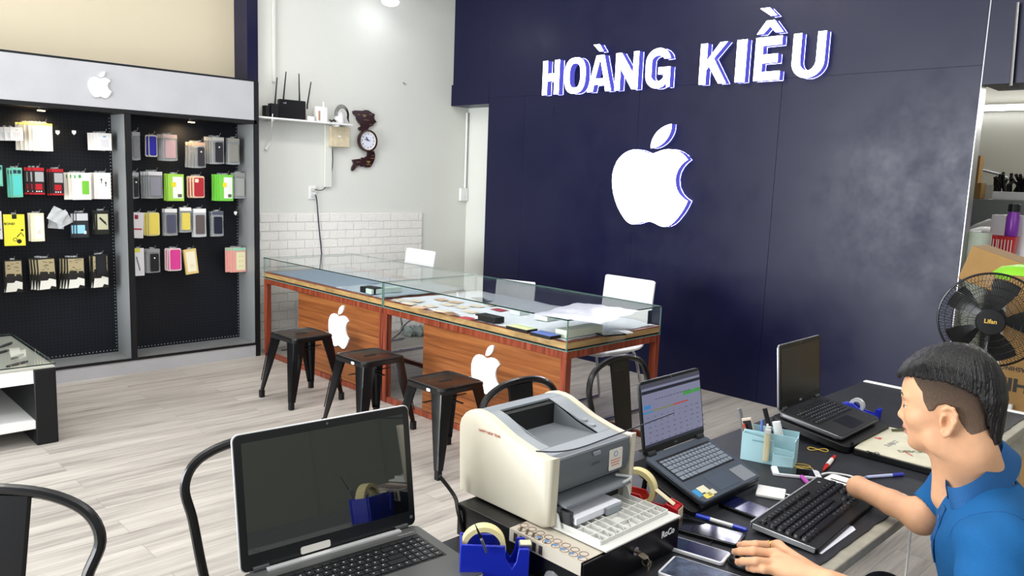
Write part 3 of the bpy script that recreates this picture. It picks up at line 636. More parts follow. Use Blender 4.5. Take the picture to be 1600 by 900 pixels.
# shelf clutter: adapters, charger boxes, canister, coiled cables
def sbox(name, label, cat, x0, x1, ytop, m, d=.05, yy=None):
    A_, E_ = sp(x0, 185, yy), sp(x1, 188, yy); z1 = sp((x0+x1)/2, ytop, yy).z; y_ = SY if yy is None else yy
    return tag(B().rrect(A_.x, E_.x, y_-d/2, y_+d/2, zsf+.001, z1, .006).build(name, m, bev=.003), label, cat)
sbox('power_adapter', 'black power adapter at the far left of the wall shelf', 'adapter', 412, 419, 165, M_blackm, .06)
sbox('network_switch', 'black box adapter between the left adapter and the router', 'adapter', 421, 433, 162, M_blackm, .06)
sbox('router_stand', 'low pale plastic box beside the router on the wall shelf', 'box', 478, 489, 182, M_whitep, .06)
o = sbox('charger_box', 'white charger box standing on the wall shelf', 'box', 493, 509, 167, M_whitep, .07)
B().bx(*[q for q in (sp(494, 170).x, sp(497, 170).x)], SY-.037, SY-.0355, zsf+.01, zsf+.09).build('print', pm('b08a70'), o)
o = tag(B().cyl((sp(505.5, 165).x, SY, sp(505, 167).z), (sp(505.5, 165).x, SY, sp(505, 159).z), .009, .007).build('bottle_cap', M_whitep), 'small white nozzle sticking up from the charger box', 'nozzle')
cx_ = sp(530, 185).x
t = thing('camera_canister', 'round white canister wrapped in black cables at the right of the wall shelf', 'canister', (cx_, SY, zsf))
B().lathe([(.04, 0), (.045, .01), (.045, .07), (.03, .1), (.0, .105)], 20, (cx_, SY, zsf+.001)).build('body', M_whitep, t)
for k in range(3):
    r = .065+.012*k
    B().tube([(cx_+r*math.cos(q)*.8, SY-.05+.004*k, zsf+.07+r*math.sin(q)) for q in [PI*(1.05-i/9*1.15) for i in range(10)]]+[(cx_+.07, SY-.05, zsf+.015)], .0035, 6, sm=3).build('cable_loop', M_black, t)
b = B(); rnd = random.Random(3)
P = [(sp(510+i*2.1, 187).x, SY-.04+rnd.uniform(-.02, .02), zsf+.008+rnd.uniform(0, .02)) for i in range(7)]
tag(b.tube(P, .006, 6, sm=4).build('cable', M_black), 'short tangled black cable on the shelf left of the canister', 'cable')
# white adapter cable hanging from the shelf
P = [sp(426, 178, SY-.1), sp(425, 190, SY-.1), sp(424, 215, YW-.02), sp(420, 226, YW-.015)]
t = thing('hanging_cable', 'white cable with a small inline plug hanging from the left of the shelf', 'cable', P[-1])
B().tube(P, .003, 6, sm=5).build('cord', M_whitep, t)
B().tube([sp(421, 224, YW-.015), sp(415, 234, YW-.015)], .011, 8).build('plug', M_whitep, t)
# electric box
A_, E_ = wp(515.5, 197, .05), wp(545, 231, .05)
t = thing('electric_box', 'yellowed electric box on the wall under the shelf end', 'electric box', ((A_.x+E_.x)/2, YW, E_.z))
B().bx(A_.x, E_.x, YW-.07, YW-.002, E_.z, A_.z).build('box', mat('aged_plastic', 'cfc2a2', .55, noise=.15, nscale=25), t, bev=.006)
B().bx(A_.x+.07, A_.x+.1, YW-.074, YW-.07, (A_.z+E_.z)/2, (A_.z+E_.z)/2+.012).build('switch', pm('e8e8e8'), t)
# vertical cable trunking under the shelf
A_, E_ = wp(511, 200), wp(500, 292)
tag(B().bx(A_.x-.035, A_.x+.035, YW-.03, YW-.002, E_.z, zsf-.016).build('cable_trunking', M_wall, bev=.003), 'vertical white cable trunking between the shelf and the socket', 'trunking')
q_ = wp(428, 90).x
tag(B().bx(q_-.02, q_+.004, YW-.025, YW-.002, zsf+.3, 3.98).build('corner_shade_strip', M_wall, bev=.003), 'tall thin strip added for the shading line of the wall corner beside the cabinet', 'trunking')  # added strip, stands in for the shading line at the wall corner
# double socket and leads
A_, E_ = wp(481.5, 290), wp(493, 311)
t = thing('wall_socket', 'double white wall socket below the shelf with two plugged leads', 'socket', ((A_.x+E_.x)/2, YW, E_.z))
B().bx(A_.x, E_.x, YW-.014, YW-.002, E_.z, A_.z).build('plate', M_whitep, t, bev=.003)
for q in (.3, .72):
    z_ = A_.z+(E_.z-A_.z)*q; B().bx(A_.x+.02, E_.x-.02, YW-.03, YW-.0145, z_-.014, z_+.014).build('plug', pm('c8c6c2'), t, bev=.003)
tag(B().tube([wp(492, 296, .02), wp(503, 297, .02), wp(512, 288, .01), wp(518, 270, .01), wp(520, 250, .01), wp(519, 232, .01)], .0035, 6, sm=5).build('lead', M_black), 'thin dark lead rising from the socket to the electric box', 'cable')
tag(B().tube([wp(492, 304, .02), wp(495, 312, .02), wp(498, 350, .02), wp(502, 390, .02), wp(504, 420, .02), wp(503, 470, .02)], .005, 6, sm=4).build('lead', mat('navy_cable', '161a3c', .4)), 'dark blue lead dropping from the socket behind the glass counter', 'cable')
# switch box, pipe and lead by the recess
x_ = 5.385; A_, E_ = wp(720, 294, .03), wp(732, 314, .03)
t = thing('switch_box', 'white surface switch box on the pipe beside the navy wall', 'switch', (x_, YW, E_.z))
B().bx(A_.x, min(E_.x, 5.415), YW-.035, YW-.002, E_.z, A_.z).build('box', M_whitep, t, bev=.004)
B().bx(A_.x+.02, A_.x+.05, YW-.04, YW-.0355, E_.z+.03, E_.z+.06).build('rocker', M_whiteg, t)
tag(B().tube([(x_, YW-.014, A_.z+.002), (x_, YW-.014, 2.2)], .011, 10).build('conduit_pipe', M_whitep), 'thin white conduit pipe running up from the switch box', 'pipe')
tag(B().tube([wp(729, 305, .03), wp(733, 312, .02), wp(736, 330, .02), wp(735, 355, .02), wp(738, 380, .02), wp(745, 392, .02), wp(750, 395, .02)], .0035, 6, sm=5).build('lead', M_black), 'thin black lead hanging in the recess beside the navy wall', 'cable')
# screw hooks in the wall
for px, py in ((631, 130),): tag(B().cyl(wp(px-1, py-1, .001), wp(px+3, py+2, .03), .006).build('wall_screw', M_steel), 'small screw sticking out of the white wall right of the clock', 'screw')
# clock on a carved map plaque
def cz(x, y, d=.02): return at(540+x/7.83, 160+y/7.83, 'Y', YW-d)
t = thing('wall_clock', 'round wall clock set in a dark red carved country map plaque', 'clock', (cz(265, 470).x, YW, cz(265, 840).z))
top = [(90, 110), (110, 98), (170, 100), (205, 104), (240, 92), (275, 96), (320, 128), (356, 146), (346, 178), (350, 205), (376, 240), (345, 262), (330, 285), (290, 300), (270, 330), (210, 342), (180, 345), (158, 325), (165, 305), (195, 292), (180, 262), (160, 240), (138, 205), (136, 175), (100, 140)]
bot = [(270, 600), (345, 596), (358, 640), (355, 690), (335, 740), (310, 780), (290, 795), (240, 795), (212, 770), (205, 788), (188, 784), (180, 760), (130, 795), (85, 840), (74, 830), (80, 790), (104, 750), (84, 702), (130, 695), (175, 690), (188, 720), (200, 712), (196, 675), (230, 678), (265, 655), (272, 630)]
M_maroon = mat('maroon_lacquer', '2a0809', .25, spec=.5)
for L in (top, bot):
    pts = [cz(*q) for q in L]
    b = B(); b.loft([[(q.x, y, q.z) for q in pts] for y in (YW-.026, YW-.003)], cap=False); b.mesh_add(curve_mesh([[(q.x, q.z) for q in pts]]), Matrix(((1, 0, 0, 0), (0, 0, -1, YW-.026), (0, 1, 0, 0), (0, 0, 0, 1))))
    b.build('map_plaque', M_maroon, t, smooth=False)
c0 = cz(270, 470, .05); R_ = (cz(270, 335, .05).z-cz(270, 612, .05).z)/2
fr = frame((c0.x, YW-.03, c0.z), (1, 0, 0), (0, 0, 1))
B().at(fr).lathe([(R_*.98, 0), (R_, .02), (R_*.97, .035), (R_*.84, .036), (R_*.8, .026)], 40, cap=False).build('rim', M_maroon, t)
B().at(fr).lathe([(R_*.83, .025), (R_*.81, .03), (R_*.72, .027)], 40, cap=False).build('inner_ring', mat('clock_cream', 'dcd6c4', .4), t)
fc = B().at(fr).cyl((0, 0, .02), (0, 0, .0265), R_*.76, n=40).build('dial', pm('dcdfec'), t)
b = B().at(fr)
for i in range(1, 13):
    q = PI/2-i*PI/6; b.mesh_add(text_mesh(str(i), R_*.22, .0006), Matrix.Translation((math.cos(q)*R_*.62, math.sin(q)*R_*.62, .0272)))
b.build('numerals', pm('2a2c44'), fc, smooth=False)
b = B().at(fr); b.box((-.01, .006, .029), (R_*.62, .006, .0015), rz=math.radians(168)); b.build('minute_hand', pm('20223a'), t)
b = B().at(fr); b.box((-.012, .016, .031), (R_*.42, .009, .0015), rz=math.radians(125)); b.build('hour_hand', pm('20223a'), t)
b = B()
for (x, y, w_, s_) in ((225, 165, .07, 6), (250, 215, .055, 3), (305, 148, .03, 3), (305, 270, .03, 3), (155, 150, .03, 3), (330, 650, .03, 2.5), (325, 685, .04, 2.5), (275, 730, .05, 5), (275, 760, .055, 3), (150, 730, .035, 3), (135, 780, .03, 3)):
    q = cz(x, y); b.at(frame((q.x, YW-.0268, q.z), (1, 0, 0), (0, 0, 1)))
    if s_ >= 5: b.prism([(-.025, .01), (.025, .01), (.012, -.004), (.0, -.016), (-.012, -.004)], 0, .0006)
    else: b.bx(-w_/2, w_/2, -.0025, .0025, 0, .0006)
b.build('gilt_lettering', pm('7d6a3c'), t, smooth=False)
# lamp on the wall at the top of the frame
p = wp(610, 6, .25)
t = thing('ceiling_downlight', 'round glowing lamp high on the white wall at the top edge of the photo', 'lamp', p)
B().lathe([(.02, .1), (.07, .09), (.085, .03), (.08, .02)], 24, (p.x, p.y, p.z)).build('housing', M_whitep, t)
B().lathe([(.002, -.02), (.04, -.014), (.07, .0), (.078, .022)], 24, (p.x, p.y, p.z)).build('bulb', mat('downlight_glow', 'ffffff', emit='f2f6ff', es=14), t)
B().tube([(p.x, p.y, p.z+.1), (p.x, YW-.002, p.z+.16)], .015, 8).build('arm', M_whitep, t)
l = bpy.data.lights.new('downlight_lamp', 'POINT'); l.energy = .7; l.shadow_soft_size = .08; o = bpy.data.objects.new('downlight_lamp', l); o.location = p+Vector((0, -.12, -.06)); C.objects.link(o)
# ================================================================ glass counters
CX0, CX1 = 3.05, 3.893
def counter(name, y0, y1, label, px0, px1, emb, left_end):
    t = thing(name, label, 'display counter', ((CX0+CX1)/2, (y0+y1)/2, 0))
    zf = .656; r = .042
    b = B()
    for y in (y0+r/2, y1-r/2):
        for x in (CX0+r/2, CX1-r/2): B().bx(x-r/2, x+r/2, y-r/2, y+r/2, 0.001, zf-r).build('leg', M_red, t, bev=.002)
    for x in (CX0+r/2, CX1-r/2): b.bx(x-r/2, x+r/2, y0, y1, zf-r, zf)
    for y in (y0+r/2, y1-r/2): b.bx(CX0+r, CX1-r, y-r/2, y+r/2, zf-r, zf)
    b.build('frame', M_red, t, bev=.002)
    B().bx(CX0+.004, CX0+.034, y0+r, y1-r, 0.001, .04).build('foot_rail', M_red, t, bev=.002)
    B().bx(CX1-.034, CX1-.004, y0+r, y1-r, 0.001, .03).build('foot_rail', M_red, t, bev=.002)
    ya, yb = at(px0, 500, 'X', CX0).y, at(px1, 520, 'X', CX0).y
    B().bx(CX0+.006, CX0+.024, max(min(ya, yb), y0+r), max(ya, yb), .045, zf-r-.001).build('front_panel', M_cherry, t, bev=.001)
    B().bx(CX0+.004, CX1-.004, y0+.004, y1-.004, zf+.012, zf+.046).build('deck_board', M_tan, t, bev=.001)
    B().bx(CX0+.003, CX1-.003, y0+.003, y1-.003, zf+.046, zf+.052).build('deck_veneer', M_red, t)
    B().bx(CX0+.006, CX1-.006, y0+.006, y1-.006, zf, zf+.012).build('gasket', M_blackm, t)
    zt = .828; g = .006
    B().bx(CX0-.002, CX0-.002+g*.6, y0, y1, zf+.001, zt-.007).build('glass_pane', M_glass, t, smooth=False)
    B().bx(CX1-g*.6, CX1, y0, y1, zf+.001, zt-.007).build('glass_pane', M_glass, t, smooth=False)
    B().bx(CX0+.003, CX1-.005, y0, y0+g*.6, zf+.001, zt-.007).build('glass_pane', M_glass, t, smooth=False)
    B().bx(CX0+.003, CX1-.005, y1-g*.6, y1, zf+.001, zt-.007).build('glass_pane', M_glass, t, smooth=False)
    B().bx(CX0+.003, CX1-.003, y0+.003, y1-.003, zt-.006, zt).build('glass_top', M_glass, t, smooth=False)
    b = B()      # polished edges
    b.bx(CX0-.003, CX0+.002, y0, y1, zt-.006, zt).bx(CX0, CX1, y0-.001, y0+.003, zt-.006, zt)
    b.build('glass_edge', M_glassdk, t, smooth=False)
    b = B()
    b.bx(CX1-.003, CX1+.001, y0, y1, zt-.006, zt).bx(CX0, CX1, y1-.003, y1, zt-.006, zt)
    for y in (y0, y1-.006):
        for x in (CX0-.002, CX1-.005): b.bx(x, x+.006, y, y+.006, zf+.001, zt-.006)
    b.bx(CX0-.003, CX0, y0, y1, zf-.001, zf+.004).bx(CX0, CX1, y0-.002, y0, zf-.001, zf+.004)
    b.build('glass_corner', M_gedge, t, smooth=False)
    p = at(emb[0], emb[1], 'X', CX0); pt, pb_ = at(emb[0], emb[2], 'X', CX0).z, at(emb[0], emb[3], 'X', CX0).z; h = pt-pb_
    w_ = at(emb[4], emb[1], 'X', CX0).y-at(emb[5], emb[1], 'X', CX0).y
    emblem('emblem_body', (CX0+.006, (at(emb[4], emb[1], 'X', CX0).y+at(emb[5], emb[1], 'X', CX0).y)/2, (pt+pb_)/2), (0, -1, 0), (0, 0, 1), h, .012, M_glow2, M_whitep, t, w_/(h*.83))
    return t
YM = 4.325
ctA = counter('glass_counter', YM+.004, 6.02, 'glass topped counter nearest the cabinet, nearly empty, with lit emblem on cherry panel', 465, 596, (529, 508, 475, 542, 514, 546), True)
ctB = counter('glass_counter', 2.66, YM-.004, 'glass topped counter at the middle of the shop, filled with phone boxes and tags', 661, 880, (759, 575, 536, 618, 737, 783), False)
# corner sticker
p0, p1 = at(1023, 486, 'X', CX1-.008), at(1031, 507, 'X', CX1-.008)
B().bx(CX1-.13, CX1-.09, 2.6645, 2.6655, .73, .81).build('sticker', pm('1a2a3a'), ctB, smooth=False)
ZD = .656+.0525
def dpt(px, py, z=ZD): return at(px, py, 'Z', z)
# liners
def cloth(name, label, x0, x1, y0, y1, m, z=ZD+.001, amp=.006, seed=1, n=40):
    rnd = random.Random(seed); b = B(); ny, nx = n, max(6, int(n*(x1-x0)/(y1-y0)))
    ph = [rnd.uniform(0, 6) for _ in range(8)]
    def hgt(x, y): return amp*(.5+.25*math.sin(x*31+ph[0]+3*math.sin(y*7+ph[1]))+.25*math.sin(y*23+ph[2]+2*math.sin(x*11+ph[3])))
    def edge(u): return .006*math.sin(u*21+ph[4])+.004*math.sin(u*53+ph[5])
    g = []
    for j in range(ny+1):
        r = []
        for i in range(nx+1):
            u, v = i/nx, j/ny; x = x0+(x1-x0)*u; y = y0+(y1-y0)*v
            if i == 0: x += abs(edge(y))
            if i == nx: x -= abs(edge(y+3))
            if j == 0: y += abs(edge(x))
            if j == ny: y -= abs(edge(x+5))
            r.append((x, y, z+.002+hgt(x, y)))
        g.append(r)
    vs = [[b.v(p) for p in r] for r in g]; lo = [[b.v((p[0], p[1], z)) for p in r] for r in g]
    for j in range(ny):
        for i in range(nx): b._f([vs[j][i], vs[j][i+1], vs[j+1][i+1], vs[j+1][i]]); b._f([lo[j][i], lo[j+1][i], lo[j+1][i+1], lo[j][i+1]])
    for i in range(nx):
        for j in (0, ny): b._f([vs[j][i], vs[j][i+1], lo[j][i+1], lo[j][i]])
    for j in range(ny):
        for i in (0, nx): b._f([vs[j][i], vs[j+1][i], lo[j+1][i], lo[j][i]])
    return tag(b.build(name, m), label, 'cloth')
M_cloth = mat('pale_blue_cloth', 'cdd1d8', .8, bump=.2, bscale=60); M_mat = mat('grey_blue_mat', '8a99aa', .6)
cloth('liner_cloth', 'pale blue rumpled cloth lining the nearer glass counter', CX0+.012, CX1-.02, 2.68, YM-.06, M_cloth, amp=.008, seed=2)
cloth('liner_cloth', 'pale grey cloth at the near end of the cabinet side counter', CX0+.02, CX1-.05, YM+.03, 4.95, mat('grey_cloth', 'a9b4c0', .8), amp=.006, seed=4)
tag(B().bx(CX0+.03, CX1-.12, 4.97, 5.96, ZD+.001, ZD+.004).build('display_mat', M_mat), 'flat grey blue mat at the cabinet end of the counter', 'mat')
def dbox(name, label, cat, px, py, w, d, h, m, rz=0, lid=None, z=ZD+.0105, par=None):
    p = at(px, py, 'Z', z); 
    o = thing(name, label, cat, p, rz)
    B().bx(-w/2, w/2, -d/2, d/2, 0, h*(.98)).build('body', m, o, bev=.0015, local=True, smooth=False)
    if lid: B().bx(-w/2+.003, w/2-.003, -d/2+.003, d/2-.003, h*.98, h*.98+.0012).build('label', lid, o, local=True, smooth=False)
    return o
dbox('phone_box', 'black phone box beside the joint of the two counters', 'box', 581, 457, .09, .15, .04, M_blackm, .1)
dbox('charger_box', 'long pale box lying across the joint end of the cabinet side counter', 'box', 600, 457, .26, .07, .035, pm('c5d2cc'), 0)
o = dbox('phone_box', 'tall black phone box with small white label in the nearer counter', 'box', 765, 502, .08, .165, .036, M_blackm, 0)
B().bx(-.0412, -.0402, -.06+.12, -.035+.12, .008, .026).build('white_label', pm('e4e4e4'), o, local=True)
dbox('phone_box', 'open black tray with pale yellow phone in the nearer counter', 'box', 815, 516, .085, .165, .018, M_blackm, 0, pm('c9cf9a'))
dbox('phone_box', 'flat black tray with blue screen phone next to the long white box', 'box', 852, 526, .085, .15, .018, M_blackm, 0, pm('5a72b8'))
dbox('phone_box', 'long cream box at the near corner of the glass counter', 'box', 905, 522, .3, .085, .042, pm('d9dccb'), 0)
dbox('phone_box', 'pale box behind the yellow phone tray', 'box', 855, 499, .12, .1, .03, pm('cfd6cc'), .05)
dbox('phone_box', 'small pale box behind the black labelled box', 'box', 812, 491, .09, .08, .025, pm('ccd4d2'), .05)
dbox('mobile_phone', 'dark phone lying flat near the right end of the glass counter', 'phone', 955, 523, .08, .15, .008, M_blackm, 1.3, M_screen)
dbox('mobile_phone', 'white phone lying flat beside the dark phone in the counter', 'phone', 972, 520, .07, .1, .008, pm('d8d8dc'), 1.3)
tg = [(625, 469, 0), (640, 474, 0), (655, 480, 1), (672, 478, 0), (690, 486, 0), (668, 487, 2), (700, 476, 0), (712, 472, 1), (722, 480, 0), (735, 487, 0), (704, 490, 2), (745, 478, 0), (757, 470, 3), (768, 476, 0), (730, 497, 4), (748, 466, 3), (780, 484, 4), (650, 470, 0), (690, 468, 1)]
cols = ['d8c9b4', 'c9a98c', '8a6a4c', '3a3f48', 'a0303c']; cn = ['cream', 'tan', 'brown', 'dark grey', 'red']
for i, (px, py, k) in enumerate(tg):
    p = at(px, py, 'Z', ZD+.012); near = ['rear', 'middle', 'front'][0 if py < 474 else 1 if py < 483 else 2]
    tag(B().box((p.x, p.y, p.z), (.07, .1, .0012), rz=.15*((i*7) % 5-2)).build('price_card', pm(cols[k])), f'{cn[k]} price card on the blue cloth, {near} part of the counter', 'card', f'{cn[k]} price cards in the {near} of the glass counter')
# bag of papers on the glass
b = B(); rnd = random.Random(9)
p = at(925, 487, 'Z', .83)
g = [[(p.x-.30+.60*u/12*.9, p.y-.20+.40*v/8+.01*math.sin(u*1.3), .8285+.022*math.sin(PI*u/12)*math.sin(PI*v/8)+(.012*rnd.random() if 0 < u < 12 and 0 < v < 8 else 0)) for u in range(13)] for v in range(9)]
vs = [[b.v(q) for q in r] for r in g]; lo = [[b.v((q[0], q[1], .8283)) for q in r] for r in g]
for v in range(8):
    for u in range(12): b._f([vs[v][u], vs[v][u+1], vs[v+1][u+1], vs[v+1][u]]); b._f([lo[v][u], lo[v+1][u], lo[v+1][u+1], lo[v][u+1]])
for u in range(12):
    for v in (0, 8): b._f([vs[v][u], vs[v][u+1], lo[v][u+1], lo[v][u]])
for v in range(8):
    for u in (0, 12): b._f([vs[v][u], vs[v+1][u], lo[v+1][u], lo[v][u]])
bagp = b.build('plastic_bag', mat('pale_film_bag', 'c3c6d2', .3, noise=.15, nscale=30)); bagp.rotation_euler[2] = .25; tag(bagp, 'flat clear plastic bag of papers lying on the glass counter top', 'plastic bag')
# ================================================================ white shell chairs
def shell_chair(label, x, y, rz, zt=.90, w=.44, rnd_=0, cat='chair'):
    t = thing('shell_chair', label, cat, (x, y, 0), rz, 'white shell chairs behind the glass counters')
    # profile in local x (front = -x), z ; back at +x
    prof = [(-.25, .43), (-.22, .452), (-.1, .45), (.05, .445), (.13, .455), (.185, .50), (.215, .60), (.235, .75), (.25, zt-.03), (.255, zt)]
    P = smooth([Vector((a_, 0, b_)) for a_, b_ in prof], 4); n = len(P); b = B()
    def ww(i):
        u = i/(n-1); e = 1.0
        if u < .12: e = .86+.14*math.sin(u/.12*PI/2)
        if u > .93: e = .90+.10*math.cos((u-.93)/.07*PI/2)
        if rnd_ and u > .72: e = math.sqrt(max(.02, 1-((u-.72)/.283)**2))
        return w/2*e*(1 if u < .5 else .97)
    m = 12; T = []; Bm = []
    for i, p in enumerate(P):
        d = (P[min(i+1, n-1)]-P[max(i-1, 0)]).normalized(); nn = Vector((-d.z, 0, d.x))
        T.append([b.v((p.x, (2*j/m-1)*ww(i), p.z+.012*abs(2*j/m-1)**3*(1 if i < n*.5 else 0))) for j in range(m+1)])
        q = p-nn*.012; Bm.append([b.v((q.x, (2*j/m-1)*ww(i), q.z+.012*abs(2*j/m-1)**3*(1 if i < n*.5 else 0))) for j in range(m+1)])
    for i in range(n-1):
        for j in range(m): b._f([T[i][j], T[i][j+1], T[i+1][j+1], T[i+1][j]]); b._f([Bm[i][j], Bm[i+1][j], Bm[i+1][j+1], Bm[i][j+1]])
        for j in (0, m): b._f([T[i][j], T[i+1][j], Bm[i+1][j], Bm[i][j]])
    for j in range(m):
        for i in (0, n-1): b._f([T[i][j], T[i][j+1], Bm[i][j+1], Bm[i][j]])
    b.build('shell', M_whiteg, t, local=True, ang=60)
    for s_ in (-1, 1):
        B().tube([(-.18, s_*.12, .425), (.0, s_*.17, .425), (.12, s_*.17, .42), (.19, s_*.19, .2), (.235, s_*.2, .03), (.20, s_*.2, .012), (0, s_*.2, .011), (-.22, s_*.2, .011)], .010, 8, sm=4).build('leg', M_chrome, t, local=True)
    B().tube([(-.22, -.2, .011), (-.22, .2, .011)], .010, 8).build('floor_bar', M_chrome, t, local=True)
    return t
shell_chair('white shell chair behind the near end of the glass counters', 4.12, 3.27, .0)
shell_chair('white shell chair by the brick wall behind the far counter', 4.16, 5.68, .0, zt=.875)
shell_chair('low round backed white chair seen through the glass between the other two', 4.13, 4.30, .3, zt=.66, w=.36, rnd_=1)
# loose cloth and cables on the floor behind the counter
p = at(640, 518, 'Z', .05)
b = B(); rnd = random.Random(5)
for k in range(1):
    n = 22; R = [[(at(632+i*2.2, 525, 'Z', .0).x, at(632+i*2.2, 525, 'Z', .0).y+.08*math.cos(q)*(1+.3*math.sin(i)), max(.002, .05+.045*math.sin(q)*(1+.4*math.sin(i*1.7)))) for q in [2*PI*j/8 for j in range(8)]] for i in range(n)]
    b.loft(R)
tag(b.build('rag', mat('grey_rag', '8f9a96', .8)), 'crumpled grey rag on the floor by the brick wall behind the counter', 'rag')
tag(B().tube([at(604, 535, 'Z', .01), at(612, 530, 'Z', .01), at(625, 520, 'Z', .05), at(632, 508, 'Z', .2), at(642, 500, 'Z', .35), at(648, 492, 'Z', .5)], .006, 6, sm=4).build('cable', M_black), 'black cable rising from the floor behind the counter', 'cable')
# ================================================================ stools
def stool(label, x, y, rz):
    t = thing('metal_stool', label, 'stool', (x, y, 0), rz, 'black metal stools before the glass counters')
    h = .46; s_ = .155
    b = B(); o = rr(-s_, s_, -s_, s_, .035, 6)
    b.loft([[(p[0], p[1], h-.035) for p in o], [(p[0]*1.01, p[1]*1.01, h-.012) for p in o], [(p[0]*.985, p[1]*.985, h-.002) for p in o], [(p[0]*.93, p[1]*.93, h) for p in o], [(p[0]*.88, p[1]*.88, h-.004) for p in o]])
    b.build('seat', M_black, t, local=True, ang=25)
    B().rrect(-.045, .045, -.013, .013, h-.0045, h-.0028, .012).build('hand_slot', pm('020203', .9), t, local=True)
    for sx in (-1, 1):
        for sy in (-1, 1):
            b = B(); rings = []
            for u in (0, .12, .5, 1):
                cx_, cy_, z = sx*(.135+.055*u), sy*(.135+.055*u), h-.03-(h-.075)*u
                w_ = .085*(1-u)+.034*u+(.0 if u != .5 else .002); k = .02*(1-u*.3); th = .0025
                # folded sheet: two wings meeting in a rounded corner
                pts = [(0-w_, 0), (-.012, 0), (-.003, -.003), (0, -.012), (0, -w_), (-th, -w_), (-th, -.014), (-.014, -th), (-w_, -th)]
                rings.append([(cx_+sx*(p[0]+.014), cy_+sy*(p[1]+.014), z) for p in pts])
            b.loft(rings)
            lg = b.build('leg', M_black, t, local=True, ang=30)
            b = B(); b.tube([(sx*(.135+.055*u_)+sx*.0155, sy*(.135+.055*u_)+sy*.0155, h-.03-(h-.075)*u_) for u_ in (.3, .55, .8)], .0035, 6); b.build('leg_rib', M_black, lg, local=True)
            b = B(); b.at(Matrix.Translation((sx*.192, sy*.192, 0))); b.loft([[(p[0], p[1], z) for p in rr(-.016, .016, -.016, .016, .006, 3)] for z in (.001, .05)]); b.build('rubber_foot', M_blackm, lg, local=True)
    b = B(); b.bx(-.15, .15, -.008, .008, .355, .359).build('cross_brace', M_black, t, local=True)
    B().bx(-.008, .008, -.15, .15, .359, .363).build('cross_brace', M_black, t, local=True)
    return t
stool('black metal stool nearest the cabinet, first of the three', 2.655, 4.705, .03)
s2 = stool('black metal stool in the middle of the row of three', 2.66, 3.90, .02)
s3 = stool('black metal stool nearest the desk and printer', 2.655, 3.175, 0)
for s_ in (s2, s3): B().at(frame((-.16, -.055, .44), (0, -1, 0), (0, 0, 1))).rrect(-.016, .016, -.008, .008, 0, .001, .006).build('maker_badge', pm('e0e0ea'), s_, local=True)
# ================================================================ metal chairs
def metal_chair(label, x, y, rz, w=.19):
    """backrest plane at local y=0 (sitter faces -y), w half width"""
    t = thing('metal_chair', label, 'chair', (x, y, 0), rz, 'black metal chairs at the desk')
    P = [(-.155, -.06, .46), (-.17, -.045, .55), (-.185, -.025, .66), (-w, -.01, .74), (-w*.86, -.002, .80), (-w*.5, 0, .835), (0, 0, .845), (w*.5, 0, .835), (w*.86, -.002, .80), (w, -.01, .74), (.185, -.025, .66), (.17, -.045, .55), (.155, -.06, .46)]
    B().tube(P, .0125, 10, sm=5).build('back_frame', M_black, t, local=True)
    b = B(); R = []
    for u in (0, .3, .6, .9, 1):
        z = .44+.395*u; y_ = -.065+.062*u; hw = .05+.012*u
        R.append([(-hw, y_, z), (-hw+.006, y_-.006, z), (hw-.006, y_-.006, z), (hw, y_, z), (hw-.006, y_+.001, z), (-hw+.006, y_+.001, z)])
    b.loft(R); sl = b.build('back_slat', M_black, t, local=True)
    B().tube([(-.03, -.028, .60), (-.03, -.008, .76), (-.018, -.006, .785), (.018, -.006, .785), (.03, -.008, .76), (.03, -.028, .60)], .003, 6, sm=3).build('pressed_panel', M_black, sl, local=True)
    b = B(); o = rr(-.18, .18, -.42, -.06, .05, 6)
    b.loft([[(p[0], p[1], .425) for p in o], [(p[0], p[1], .448) for p in o], [(p[0]*.96, (p[1]+.24)*.96-.24, .455) for p in o], [(p[0]*.88, (p[1]+.24)*.88-.24, .45) for p in o]]); b.build('seat', M_black, t, local=True, ang=25)
    for sx in (-1, 1):
        for fy, ty_ in ((-.40, -.44), (-.08, .0)):
            b = B(); rg = []
            for u in (0, 1):
                cx_, cy_, z = sx*(.165+.045*u), fy+(ty_-fy)*u, .43-.42*u; w_ = .06-.032*u
                rg.append([(cx_-sx*w_/2, cy_-.012, z), (cx_+sx*.006, cy_-.012, z), (cx_+sx*.006, cy_+.012, z), (cx_-sx*w_/2, cy_+.012, z)])
            b.loft(rg).build('leg', M_black, t, local=True)
    return t
metal_chair('black metal chair at the bottom left corner of the photo', .36, 1.90, -.78, .21)
metal_chair('black metal chair half hidden behind the large laptop', .95, 1.88, -.25, .20)
metal_chair('black metal chair right behind the printer', 1.917, 1.885, 0)
metal_chair('black metal chair between the printer and the glass counter', 2.50, 1.90, 0)
# ================================================================ low glass table
t = thing('low_display_table', 'low white display table with glass top and thick black legs at left edge', 'table', (.45, 5.2, 0))
tx0, tx1, ty0, ty1, tzt = -.35, 1.171, 4.735, 5.72, .45
for x in (tx0, tx1-.108): B().bx(x, x+.108, ty0, ty1, .001, tzt-.023).build('slab_leg', M_blackm, t, bev=.006)
B().bx(tx0+.108, tx1-.108, ty0+.004, ty1-.004, tzt-.1, tzt-.023).build('tray_frame', M_whitep, t, bev=.002)
B().bx(tx0+.004, tx1-.004, ty0+.004, ty1-.004, tzt-.022, tzt-.015).build('top_tray', pm('b9b7ae'), t)
B().bx(tx0+.108, tx1-.108, ty0+.004, ty1-.004, .096, .143).build('lower_shelf', M_whitep, t, bev=.002)
B().bx(tx0+.1, tx1, ty0, ty1, tzt-.0035, tzt+.003).build('glass_top', glassmat('clear_glass'), t, smooth=False)
